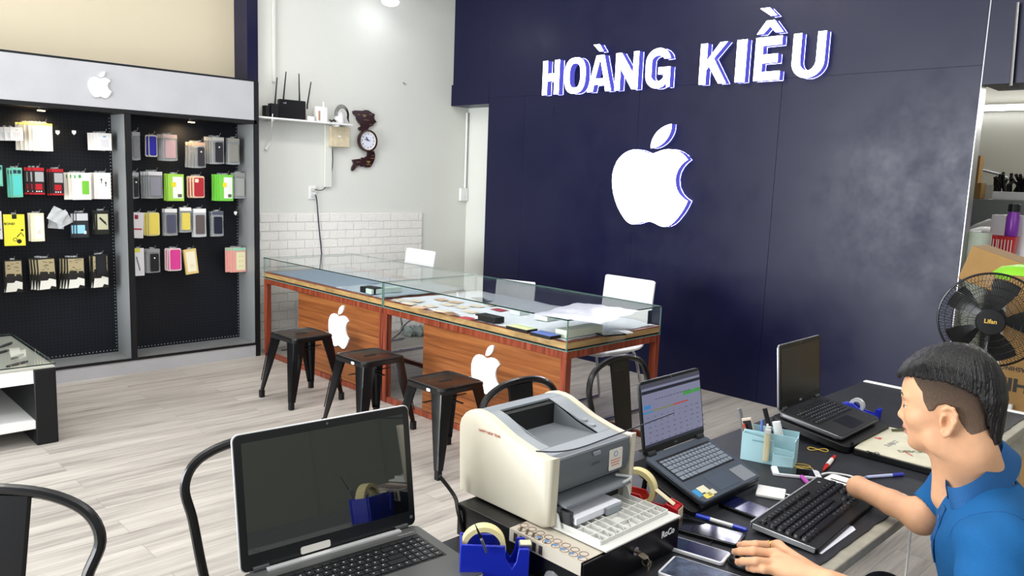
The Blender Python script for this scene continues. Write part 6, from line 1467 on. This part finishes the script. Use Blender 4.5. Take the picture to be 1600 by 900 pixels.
# neck
nb_ = Vector((1.895, .432, .915))
F.u(hc((-.028, 0, -.005), (-.042, 0, -.07), .056, .054), .03)
F.u(f_cap(hw((-.042, 0, -.07)), nb_, .054, .062), .03)
F.u(f_cap(hw((-.002, .0, -.075)), nb_+Vector((-.05, .05, -.02)), .030, .035), .03)
Lsh, Rsh, Lel, Rel, Rst = Vector((1.690, .345, .862)), Vector((2.035, .495, .885)), Vector((1.585, .330, .715)), Vector((1.955, .566, .790)), Vector((1.983, .722, .805))
tx = (Rsh-Lsh); tx.z = 0; tx.normalize(); tz = Vector((0.0, .36, .93)).normalized(); ty = tz.cross(tx).normalized(); tz = tx.cross(ty)
TM = np.array(Matrix((tx, ty, tz)), dtype=np.float32)
torso = [(f_ell((1.858, .372, .745), (.165, .105, .17), TM), .05), (f_ell((1.875, .285, .62), (.150, .112, .20), TM), .06), (f_cap(Lsh+Vector((.02, .005, 0)), Rsh-Vector((.02, .005, 0)), .058), .05), (f_cap(nb_-Vector((0, .01, .03)), Lsh.lerp(nb_, .35), .055, .05), .04), (f_cap(nb_-Vector((0, .01, .03)), Rsh.lerp(nb_, .35), .055, .05), .04), (f_ell((1.91, .17, .50), (.165, .13, .11), None), .06)]
for f, k in torso: F.u((lambda f: (lambda P: f(P)+.014))(f), k)
F.u(f_cap(Lsh, Lel, .052, .042), .03); F.u(f_cap(Rsh, Rel, .046, .036), .03)
# far arm: forearm ending in a rounded stump
F.u(f_cap(Rel, Rel.lerp(Rst, .45), .034, .0300), .02); F.u(f_cap(Rel.lerp(Rst, .45), Rst, .0300, .0258), .01)
F.u(f_ell(Rst+Vector((.002, .006, -.002)), (.0285, .026, .0275)), .01)
F.u(f_ell(Rel+Vector((.0, -.008, -.008)), (.03, .03, .03)), .02)
# near arm and hand
Wr = at(1296, 913, 'Z', .800)
F.u(f_cap(Lel, Lel.lerp(Wr, .45), .042, .040), .02); F.u(f_cap(Lel.lerp(Wr, .45), Wr, .040, .027), .02)
hp = lambda px, py, z: at(px, py, 'Z', z)
KN = [hp(1216, 853, .803), hp(1211, 866, .808), hp(1214, 880, .803), hp(1219, 893, .795)]
PI_ = [hp(1181, 851, .812), hp(1177, 861, .815), hp(1181, 877, .810), hp(1193, 890, .800)]
DI_ = [hp(1164, 851, .800), hp(1157, 861.5, .798), hp(1161, 877, .796), hp(1177, 889, .788)]
TI_ = [hp(1156, 852, .788), hp(1148, 862.5, .782), hp(1153, 878.5, .783), hp(1169, 888, .778)]
for i in range(4):
    r = (.0088, .0091, .0086, .0076)[i]
    F.u(f_cap(KN[i], PI_[i], r*1.08, r), .006); F.u(f_cap(PI_[i], DI_[i], r, r*.92), .003); F.u(f_cap(DI_[i], TI_[i], r*.92, r*.80), .003)
    F.u(f_cap(Wr.lerp(KN[i], .15), KN[i], .016, .0108), .012)
F.u(f_ell((KN[1]+KN[2]+Wr)/3+Vector((0, 0, -.004)), (.034, .038, .014)), .015)
Tb = Wr.lerp(KN[0], .35)+Vector((.012, .0, -.010)); T1 = KN[0]+Vector((.006, -.012, -.022)); T2 = PI_[0]+Vector((.0, -.010, -.030))
F.u(f_cap(Wr.lerp(KN[0], .2), Tb, .016, .014), .01); F.u(f_cap(Tb, T1, .0125, .0105), .008); F.u(f_cap(T1, T2, .0102, .0085), .004)
body_ops = list(F.ops)
mouth = np.array(hw((.094, 0, -.031)))
def lipmask(c):
    q = ((c-np.array(HO))@HMn.T)/V3(HV)
    return ((q[:, 0] > .083) & (np.abs(q[:, 1]) < .019) & (q[:, 2] < -.0215) & (q[:, 2] > -.0415)).astype(int)
body = sdf_obj('body', F, (1.36, -.02, .40), (2.20, .86, 1.30), .0026, [M_skin, M_lip], man, PO, 2, lipmask)
for s_ in (-1, 1):
    c = hw((.0785, .031*s_, .0245)); e = B().sphere(c, .0122*Hs, 20, 14).build('eye', mat('eye_white', 'd8d2cc', .2), man)
    d = (HM @ Vector((1, s_*.12, -.10))).normalized(); B().sphere(c+d*.0085*Hs, .0052*Hs, 14, 10).build('iris', mat('iris_dark', '160d0a', .1), e)
    B().tube([onsurf(hw((.14, y_*s_, z_)), -hf, F) for y_, z_ in ((.012, .046), (.022, .051), (.034, .053), (.044, .049))], .0030, 8, sm=3, rf=lambda u: 1-.6*u).build('eyebrow', M_hair, man)
    B().tube([onsurf(hw((.14, y_*s_, z_)), -hf, F) for y_, z_ in ((.020, .0255), (.030, .0275), (.040, .0250))], .0012, 6, sm=3).build('eyelashes', M_hair, man)
# fingernails and the ring
for i in range(4):
    d = (TI_[i]-DI_[i]).normalized(); upv = (Vector((0, 0, 1))-d*d.z).normalized(); p = TI_[i]+upv*(.0064 if i < 3 else .0056)+d*.001
    b = B().at(frame(p, d, upv.cross(d))); b.loft([[(q[0], q[1], z-.10*q[1]**2*100) for q in sup(0, 0, .0058*k, .0048*k, 2.6, 16)] for z, k in ((-.0008, 1), (.0002, 1), (.0006, .8))]); b.build('fingernail', skin_mat('nail', 'dfb7a6', .05, .25), man)
rc = KN[0].lerp(PI_[0], .48); d = (PI_[0]-KN[0]).normalized(); a_ = d.orthogonal().normalized(); b_ = d.cross(a_)
B().tube([rc+(a_*math.cos(q)+b_*math.sin(q))*.0099 for q in [2*PI*i/28 for i in range(28)]], .0011, 6, True).build('ring', mat('gold', 'd0a84a', .2, metal=1), man)
# hair: long black top and back, cropped sides
skull = [(he((-.006, 0, .060), (.096, .073, .080)), .01), (he((.030, 0, .050), (.066, .062, .060)), .03)]
HF = Field()
for f, k in skull: HF.u(f, k)
HF.u(he((-.034, 0, .088), (.068, .066, .056)), .03); HF.u(he((.036, 0, .112), (.054, .052, .028)), .03); HF.u(hc((.040, .0, .112), (.093, -.005, .092), .022, .0105), .03); HF.u(hc((.045, .035, .100), (.080, .028, .090), .012, .006), .02)
HF.u(hc((-.072, 0, .04), (-.082, 0, -.040), .050, .028), .03)
polyH = [(.125, .078), (.108, .080), (.092, .089), (.065, .091), (.040, .086), (-.003, .085), (-.039, .073), (-.070, .056), (-.082, .023), (-.090, -.028), (-.098, -.050), (-.14, -.048), (-.16, .10), (-.08, .20), (.02, .20), (.062, .152), (.100, .114), (.122, .092)]
pH = hl(f_poly(polyH))
cr_ = V3(hw((-.065, 0, .145)))
def hair_post(P, d):
    q = ((P-V3(HO))@HMn.T)/V3(HV)
    ang = np.arctan2(q[..., 1]*1.0, q[..., 0]+.065); rad = np.hypot(q[..., 1], q[..., 0]+.065)
    st = np.sin(ang*46+7*np.sin(rad*40)+q[..., 2]*30)*.0013+np.sin(ang*95+11*np.sin(rad*60+1)+q[..., 2]*55)*.0009+np.sin(ang*19+rad*70)*.0012
    ph_ = pH(P)-.0012*np.sin(q[..., 0]*420+q[..., 2]*160)-.0008*np.sin(q[..., 0]*900+3); th = .001+(.004+.0095*np.clip((q[..., 2]-.06)/.07, 0, 1))*np.clip(-ph_/.032, 0, 1)
    return smax(d-th-st*.45, ph_, .003)
HF.post = hair_post
vlo = np.array(HO)-.17; vhi = np.array(HO)+.20
sdf_obj('hair', HF, vlo, vhi, .0021, M_hair, man, PO, 1)
FF = Field()
for o in body_ops[:14]: FF.ops.append(o)
FF.ops += [o for o in body_ops if False]
polyF = [(.072, .094), (.058, .074), (.047, .061), (.045, .043), (.034, .019), (.022, .022), (.014, .033), (-.003, .038), (-.022, .028), (-.031, .002), (-.046, -.022), (-.060, -.040), (-.083, -.052), (-.11, -.050), (-.10, .08), (.03, .12), (.06, .11)]
pF = hl(f_poly(polyF))
neck_f = hc((-.028, 0, -.005), (-.042, 0, -.07), .056, .054)
FF.u(neck_f, .03)
FF.post = lambda P, d: smax(d-.0022, pF(P), .004)
sdf_obj('cropped_sides', FF, vlo, vhi, .0026, M_fade, man, PO, 1)
# shirt
M_shirt = mat('blue_polo_cloth', '12578f', .75, spec=.25, noise=.05, nscale=60, bump=.35, bscale=650)
SH = Field()
for f, k in torso: SH.u((lambda f: (lambda P: f(P)-.013))(f), k)
LC, RC = Lsh.lerp(Lel, .80), Rsh.lerp(Rel, .78)
SH.u(f_cap(Lsh, LC, .064, .068), .03); SH.u(f_cap(Rsh, RC, .056, .047), .03)
SH.s(f_cap(hw((-.042, 0, -.05)), nb_+Vector((0, .0, .03)), .056, .058), .008)
SH.s(f_cap(nb_+Vector((-.03, .06, .02)), nb_+Vector((-.08, .12, .03)), .03, .02), .01)
dl, dr = (Lel-Lsh).normalized(), (Rel-Rsh).normalized()
SH.s(f_cap(LC+dl*.07, LC+dl*.09, .075), .004); SH.s(f_cap(RC+dr*.045, RC+dr*.06, .056), .004)
def wrinkle(P, d):
    x, y, z = P[..., 0], P[..., 1], P[..., 2]
    w = np.sin(z*46+x*30+2.2*np.sin(y*21+z*9))*.0030+np.sin(x*70-y*40+z*35+1.7*np.sin(z*30))*.0016+np.sin((x-y)*25+z*60+3)*.0018
    return d-w*(.55+.45*np.sin(z*13+x*9+1))
SH.post = wrinkle
sdf_obj('polo_shirt', SH, (1.56, 0.0, .40), (2.22, .62, 1.08), .0034, M_shirt, man, PO, 2)
# seams of the sleeve head
sm_ = []
for i in range(14):
    q = -.9+2.6*i/13; c = Lsh+(nb_-Lsh)*.20; n_ = (Lsh-nb_).normalized(); a_ = Vector((0, 0, 1)); a_ = (a_-n_*a_.dot(n_)).normalized(); b_ = n_.cross(a_)
    dr_ = (a_*math.cos(q)+b_*math.sin(q)); sm_.append(onsurf(c+dr_*.16, -dr_)+dr_*.0004)
B().tube(sm_, .0011, 5, sm=3).build('shoulder_seam', mat('seam_blue', '0f4f88', .8), man)
# collar
cb_, cf_ = atk(1578, 705, 1.76), atk(1478, 783, 1.66); cc = (cb_+cf_)/2-tx*.008+Vector((0, 0, .010)); fx = (cf_-cb_)/2; fy = tx*.104; nz = fx.normalized().cross(tx).normalized()
if nz.z < 0: nz = -nz
def ring_(k, dz, gap, drop=0):
    o = []
    for i in range(41):
        q = gap+(2*PI-2*gap)*i/40; e = abs(math.cos(q/2))**10
        o.append(cc+fx*math.cos(q)*k+fy*math.sin(q)*k+nz*(dz-drop*e))
    return o
b = B(); rg = [ring_(.90, -.012, .10), ring_(.84, .020, .15), ring_(.87, .026, .15), ring_(.92, .018, .15), ring_(1.12, -.024, .20, .012), ring_(1.10, -.027, .20, .012), ring_(.95, .008, .15), ring_(.93, -.012, .10)]
for i in range(40):
    for a, c in zip(rg, rg[1:]+rg[:1]): b.quad(a[i], a[i+1], c[i+1], c[i])
for i in (0, 40): b._f([b.v(r[i]) for r in rg])
bmesh.ops.remove_doubles(b.bm, verts=b.bm.verts, dist=1e-6)
b.build('collar', mat('blue_rib_collar', '104f86', .8, bump=.3, bscale=300), man, ang=60)
# placket and buttons down the chest
fd = Vector((-.45, .89, 0)); P_ = [onsurf(cf_+fd*.12+Vector((.012*i, -.006*i, -.028*i-.012)), -fd) for i in range(6)]
lf = []
for p in P_: lf.append([p+tx*.014+fd*.0005, p+tx*.014+fd*.0025, p-tx*.014+fd*.0025, p-tx*.014+fd*.0005])
B().loft(lf).build('placket', mat('blue_rib_collar', '104f86', .8), man)
for i in (1, 3):
    p = P_[i]+fd*.003; B().cyl(p, p+fd*.002, .0055, n=14).build('button', mat('button_blue', '1b5fa0', .3), man)
# trousers and shoes under the desk
TR = Field(); Hp = Vector((1.91, .17, .47))
for s_, kx, ky_ in ((-1, 1.72, .62), (1, 2.06, .66)):
    h0 = Hp+tx*.09*s_; kn = Vector((kx, ky_, .50)); an = Vector((kx+.02*s_, ky_+.02, .09))
    TR.u(f_cap(h0, kn, .088, .064), .03); TR.u(f_cap(kn, an, .062, .048), .02)
TR.u(f_ell(Hp+Vector((0, 0, .02)), (.17, .135, .105)), .04)
sdf_obj('trousers', TR, (1.55, .0, .06), (2.25, .82, .62), .008, mat('dark_denim', '1c2233', .8, bump=.2), man, PO, 2)
for s_, kx, ky_ in ((-1, 1.70, .64), (1, 2.08, .68)):
    sh_ = Field(); sh_.u(f_ell((kx, ky_+.05, .035), (.048, .13, .034))); sh_.u(f_ell((kx, ky_-.01, .07), (.044, .06, .05)), .03)
    sdf_obj('shoe', sh_, (kx-.07, ky_-.12, -.02), (kx+.07, ky_+.22, .16), .006, M_blackm, man, PO, 1)
# ---------------------------------------------------------------- mouse
mc = at(1176, 878, 'Z', .765); t = thing('computer_mouse', 'small black mouse under the person left hand', 'mouse', (mc.x, mc.y, TZ), R_(14))
b = B(); b.loft([[(q[0]*k, q[1]*k, z) for q in sup(0, 0, .029, .052, 2.4, 28)] for z, k in ((0, .92), (.004, 1), (.012, .97), (.020, .84), (.025, .62), (.027, .3))]); b.build('shell', mat('mouse_black', '0d0d10', .25), t, local=True)
B().cyl((-.004, .026, .0235), (.004, .026, .0235), .006, n=14).build('scroll_wheel', pm('2a2b2e'), t, local=True)
tag(B().tube([mc+Vector((-.012, .05, -.008)), mc+Vector((-.01, .08, -.011)), mc+Vector((.03, .12, -.0118)), (1.60, .87, TZ+.002), (1.60, 1.0, TZ+.002)], .0017, 6, sm=4).build('mouse_cable', M_blackm), 'thin black mouse cable running toward the raised laptop', 'cable')
# ---------------------------------------------------------------- wooden chair
t = thing('wooden_chair', 'dark red wooden chair the person sits on', 'chair', (1.91, .15, 0), math.atan2(tx.y, tx.x))
M_dr = grain('dark_red_wood', ('3c0d0b', '5a1512', '70201a'), (2, 2, 10), .3)
B().rrect(-.22, .22, -.22, .20, .355, .385, .02).build('seat', M_dr, t, local=True, bev=.004)
for sx in (-1, 1):
    B().box((sx*.19, .17, .178), (.036, .036, .353)).build('leg', M_dr, t, local=True, bev=.003)
    B().bx(sx*.19-.018, sx*.19+.018, -.225, -.19, .001, .89).build('rear_post', M_dr, t, local=True, bev=.003)
for z in (.60, .74, .86): B().bx(-.171, .171, -.215, -.198, z-.03, z+.02).build('back_rail', M_dr, t, local=True, bev=.003)
# ================================================================ fan, carton, stock room
fc_ = at(1548, 500, 'X', 4.05); fR = .214
ph = thing('pedestal_fan', 'black pedestal fan with wire guard in front of the brown carton', 'fan', (fc_.x, fc_.y, 0))
nrm = (Vector((0, 0, CAMH))-fc_); nrm.z *= .2; nrm.normalize(); Ff = frame(fc_, nrm.cross(Vector((0, 0, 1)))*-1, (0, 0, 1))
if (Ff.to_3x3() @ Vector((0, 0, 1))).dot(nrm) < 0: Ff = frame(fc_, nrm.cross(Vector((0, 0, 1))), (0, 0, 1))
def dome(r, zf): return zf*(1-(r/fR)**2.2)
b = B().at(Ff)
for k in range(120):
    q = 2*PI*k/110; b.tube([((.06+(fR-.06)*u)*math.cos(q+.35*u), (.06+(fR-.06)*u)*math.sin(q+.35*u), dome(.06+(fR-.06)*u, .075)) for u in (0, .25, .5, .75, 1)], .0014, 4)
for r in (.09, .12, .155, .185): b.ring(r, .0015, (0, 0, dome(r, .075)), 40, 4)
b.ring(fR, .005, (0, 0, 0), 60, 6); gd = b.build('front_guard', M_black, ph)
b = B().at(Ff)
for k in range(80):
    q = 2*PI*k/80; b.tube([((.05+(fR-.05)*u)*math.cos(q-.3*u), (.05+(fR-.05)*u)*math.sin(q-.3*u), -dome(.05+(fR-.05)*u, .085)) for u in (0, .3, .6, 1)], .0012, 4)
b.ring(.13, .0015, (0, 0, -dome(.13, .085)), 40, 4); b.build('rear_guard', M_black, ph)
hb = B().at(Ff).lathe([(.058, .066), (.06, .076), (.055, .083), (.0, .085)], 30).build('badge_disc', M_blackm, gd)
B().at(Ff @ Matrix.Translation((0, .004, .0865))).mesh_add(text_mesh('Lifan', .027, .0006)).build('lettering', pm('c9a54c'), hb, smooth=False)
B().at(Ff).lathe([(.0, .03), (.04, .028), (.045, -.03), (.0, -.035)], 24).build('hub', M_blackm, ph)
M_blade = mat('fan_blade', '0e0f0f', .65)
for k in range(5):
    q0 = 2*PI*k/5; b = B().at(Ff @ Matrix.Rotation(q0, 4, 'Z')); rg = []
    for u in (0, .2, .5, .8, 1):
        r = .032+.158*u; hw_ = .22+.30*math.sin(u*PI*.75); L = []
        for j in range(7): a = -hw_*.6+hw_*1.4*j/6; L.append((r*math.cos(a), r*math.sin(a), .018-.036*j/6))
        rg.append([(p[0], p[1], p[2]+.0015) for p in L]+[(p[0], p[1], p[2]) for p in L[::-1]])
    b.loft(rg).build('blade', M_blade, ph)
back = fc_-nrm*.16
B().at(Ff).cyl((0, 0, -.09), (0, 0, -.22), .06, .045, 20).build('motor_housing', M_blackm, ph)
B().cyl((back.x, back.y, .03), (back.x, back.y, fc_.z-.05), .016).build('pole', M_steel, ph); B().lathe([(.2, 0), (.2, .02), (.17, .032), (.03, .045), (.02, .06)], 32, (back.x, back.y, .001)).build('base', M_blackm, ph)
# washing machine carton (upside down print)
M_carton = mat('kraft_cardboard', '94713f', .7, noise=.08, nscale=12, bump=.1)
cxx = 4.42; c0_ = at(1566, 640, 'X', cxx); ctop = at(1590, 432, 'X', cxx).z
t = thing('carton', 'large brown washing machine carton with upside down black lettering behind the fan', 'carton', (cxx+.3, c0_.y-.3, 0))
yL = c0_.y+.04; B().bx(cxx, cxx+.6, yL-.62, yL, .001, ctop).build('box', M_carton, t, bev=.004)
def ctext(s_, px, py, size, bold, sx=1):
    p = at(px, py, 'X', cxx-.001); B().at(frame((cxx-.0012, p.y, p.z), (0, 1, 0), (0, 0, -1))).mesh_add(text_mesh(s_, size, bold, sx=sx)).build('lettering', pm('1a1510'), t, smooth=False)
ctext('TOSHIBA', 1602, 604, .088, .0035, 1.1); ctext('AUTOMATIC WASHING MACHINE', 1596, 578, .030, .0008)
B().box((cxx-.018, c0_.y+.0, at(1583, 636, 'X', cxx).z), (.03, .09, .03)).build('foam_block', M_whitep, t, bev=.004)
# folded second carton and green bag on top of it
o = B().at(Matrix.Translation(at(1548, 425, 'X', 4.75)) @ Matrix.Rotation(.28, 4, 'X')).bx(-.02, .25, -.13, .13, -.09, .10).build('carton', M_carton, bev=.004); tag(o, 'tilted open brown carton above the fan', 'carton')
c = at(1600, 428, 'X', 4.6); b = B(); rnd = random.Random(2)
b.loft([[(c.x+.14*math.cos(q)*k, c.y-.02+.15*math.sin(q)*k, c.z-.035+z+.01*rnd.random()) for q in [2*PI*i/14 for i in range(14)]] for z, k in ((0, .95), (.03, 1.05), (.06, .8), (.075, .3))]); tag(b.build('green_bag', mat('green_film', '86c832', .35)), 'bright green plastic bag on top of the carton at right edge', 'plastic bag')
# roll of clear film
p0, p1 = at(1516, 470, 'X', 5.35), at(1512, 362, 'X', 5.35)
t = thing('film_roll', 'upright roll of clear greenish film beside the end of the navy wall', 'roll', (5.38, p0.y-.02, 0))
B().cyl((5.38, p1.y-.02, .001), (5.38, p1.y-.02, p1.z), .105, n=24).build('film', mat('green_grey_film', 'a9b2a4', .15, noise=.2, nscale=12, coat=.6), t); B().ring(.05, .006, (5.38, p1.y-.01, p1.z+.004), 24, 6).build('core', M_whitep, t)
# shelving with clutter
zA, zB = at(1560, 312, 'X', 6.6).z, at(1560, 365, 'X', 6.2).z
t = thing('steel_cabinet', 'grey steel cabinet in the stock room behind the navy wall', 'cabinet', (6.9, 1.3, 0))
M_cab = mat('steel_cabinet_grey', '8b8f8c', .4, metal=.2)
B().bx(6.6, 7.35, .2, 2.2, .001, zA).build('body', M_cab, t, bev=.004)
for y in (.7, 1.2, 1.45): B().bx(6.585, 6.599, y-.22, y+.005, zA-.4, zA-.03).build('door', M_cab, t, bev=.004)
t = thing('work_table', 'cluttered low table in the stock room in front of the steel cabinet', 'table', (5.95, 1.0, 0))
zT = at(1560, 400, 'X', 5.75).z; B().bx(5.62, 6.5, .2, 1.9, zT-.03, zT).build('top', M_whitep, t, bev=.003)
for x in (5.66, 6.46):
    for y in (.24, 1.86): B().bx(x-.02, x+.02, y-.02, y+.02, .001, zT-.031).build('leg', M_steel, t)
def clut(name, label, cat, px, py, X, zb, w, d, h, m, rz=0, kind='box'):
    p = at(px, py, 'X', X); b = B().at(Matrix.Translation((X, p.y, zb)) @ Matrix.Rotation(rz, 4, 'Z'))
    if kind == 'box': b.bx(-d/2, d/2, -w/2, w/2, 0, h); return tag(b.build(name, m, bev=.003), label, cat)
    if kind == 'bag':
        r = random.Random(px); b.loft([[(d/2*math.cos(q)*k*(1+.12*r.random()), w/2*math.sin(q)*k*(1+.12*r.random()), z*h) for q in [2*PI*i/16 for i in range(16)]] for z, k in ((0, .85), (.25, 1.05), (.55, .95), (.8, .6), (1, .15))]); return tag(b.build(name, m), label, cat)
def basket(px, label):
    p = at(px, 385, 'X', 5.75); t = thing('red_basket', label, 'basket', (5.75, p.y, zT), 0, 'red baskets on the stock room table')
    b = B(); rg = []
    for z, k in ((.001, .85), (.13, 1), (.13, .95), (.012, .80)): rg.append([(q[0]*k, q[1]*k, z) for q in rr(-.06, .06, -.055, .055, .015, 3)])
    b.loft(rg); b.build('tub', mat('basket_red', 'b8262c', .4), t, local=True); b = B()
    for j in range(5): b.bx(-.0625, -.061, -.04+.018*j, -.035+.018*j, .03, .11)
    b.build('slot', pm('e4d8d4'), t, local=True)
for px, lb in ((1522, 'red basket at the left of the stock room table'), (1550, 'red basket in the middle of the stock room table'), (1573, 'red basket beneath the purple bottle')): basket(px, lb)
t = thing('spray_bottle', 'purple bottle with a black cap in the stock room', 'bottle', (5.74, at(1582, 350, 'X', 5.74).y, zT+.131))
B().lathe([(.035, 0), (.038, .01), (.038, .12), (.03, .15), (.03, .155)], 20).build('body', mat('purple_plastic', '7a2f9e', .3), t, local=True); B().lathe([(.034, .156), (.034, .2), (.03, .205)], 20).build('cap', M_blackm, t, local=True)
clut('plastic_bag', 'large white plastic bag heaped at the back of the table', 'plastic bag', 1540, 365, 6.1, zT, .40, .26, .17, mat('white_bag', 'd9d6d6', .4), kind='bag')
clut('plastic_bag', 'white knotted plastic bag in front of the steel cabinet', 'plastic bag', 1552, 345, 6.35, zT, .36, .2, .22, mat('white_bag', 'd9d6d6', .4), kind='bag')
clut('plastic_bag', 'grey white sack standing behind the fan top', 'plastic bag', 1590, 405, 5.45, 0.001, .26, .2, .98, mat('grey_bag', 'bdb9b0', .4), kind='bag')
clut('cardboard_box', 'small tan box on the steel cabinet next to the navy wall', 'box', 1521, 300, 6.67, zA, .13, .12, .12, M_carton)
clut('cardboard_box', 'tall narrow brown box leaning in the corner on the cabinet', 'box', 1521, 280, 6.9, zA, .09, .1, .33, M_carton)
clut('plastic_tub', 'clear tub in the middle of the steel cabinet top', 'tub', 1545, 298, 6.95, zA, .20, .14, .11, M_milky)
clut('plastic_tray', 'shallow white tray under the dark brush heads on the cabinet', 'tray', 1588, 302, 6.72, zA, .26, .2, .06, M_whitep)
p = at(1582, 288, 'X', 6.72); b = B(); rnd = random.Random(3)
for k in range(26): q = Vector((6.72+rnd.uniform(-.07, .07), p.y+rnd.uniform(-.13, .13), zA+.061)); b.tube([q, q+Vector((rnd.uniform(-.02, .02), rnd.uniform(-.03, .03), .05)), q+Vector((rnd.uniform(-.03, .03), rnd.uniform(-.04, .04), rnd.uniform(.08, .14)))], .011, 5)
tag(b.build('brush_heads', M_blackm), 'heap of black bristly brush heads in the white tray', 'brushes', kind='stuff')
clut('white_machine', 'white rounded appliance at the right end of the stock table', 'appliance', 1597, 365, 6.0, zT, .3, .3, .26, M_whiteg)
# tube lamp and bracket
p = at(1560, 168, 'X', 7.3); t = thing('tube_lamp', 'long white tube lamp lit on the stock room wall', 'lamp', (7.34, 1.2, p.z))
B().cyl((7.34, .2, p.z), (7.34, 2.6, p.z), .022, n=12).build('tube', mat('tube_glow', 'ffffff', emit='f4f8ff', es=9), t); B().bx(7.362, 7.397, .2, 2.6, p.z-.02, p.z+.03).build('fitting', M_whitep, t)
area('stock_tube', (7.25, 1.3, p.z), (0, PI/2, 0), .1, 2.2, 16, (1, .97, .92))
p0, p1 = at(1590, 4, 'X', XB-.02), at(1579, 134, 'X', XB-.02)
tag(B().tube([p0, p1], .016, 6, flat=.4).build('metal_strap', M_steel), 'grey metal strap hanging on the navy beam at the top right', 'strap')
tag(B().tube([at(1520, 262, 'X', 7.3), at(1560, 272, 'X', 7.3), at(1600, 290, 'X', 7.3)], .012, 6).build('pipe', M_steel), 'thin grey pipe sloping along the stock room wall', 'pipe')
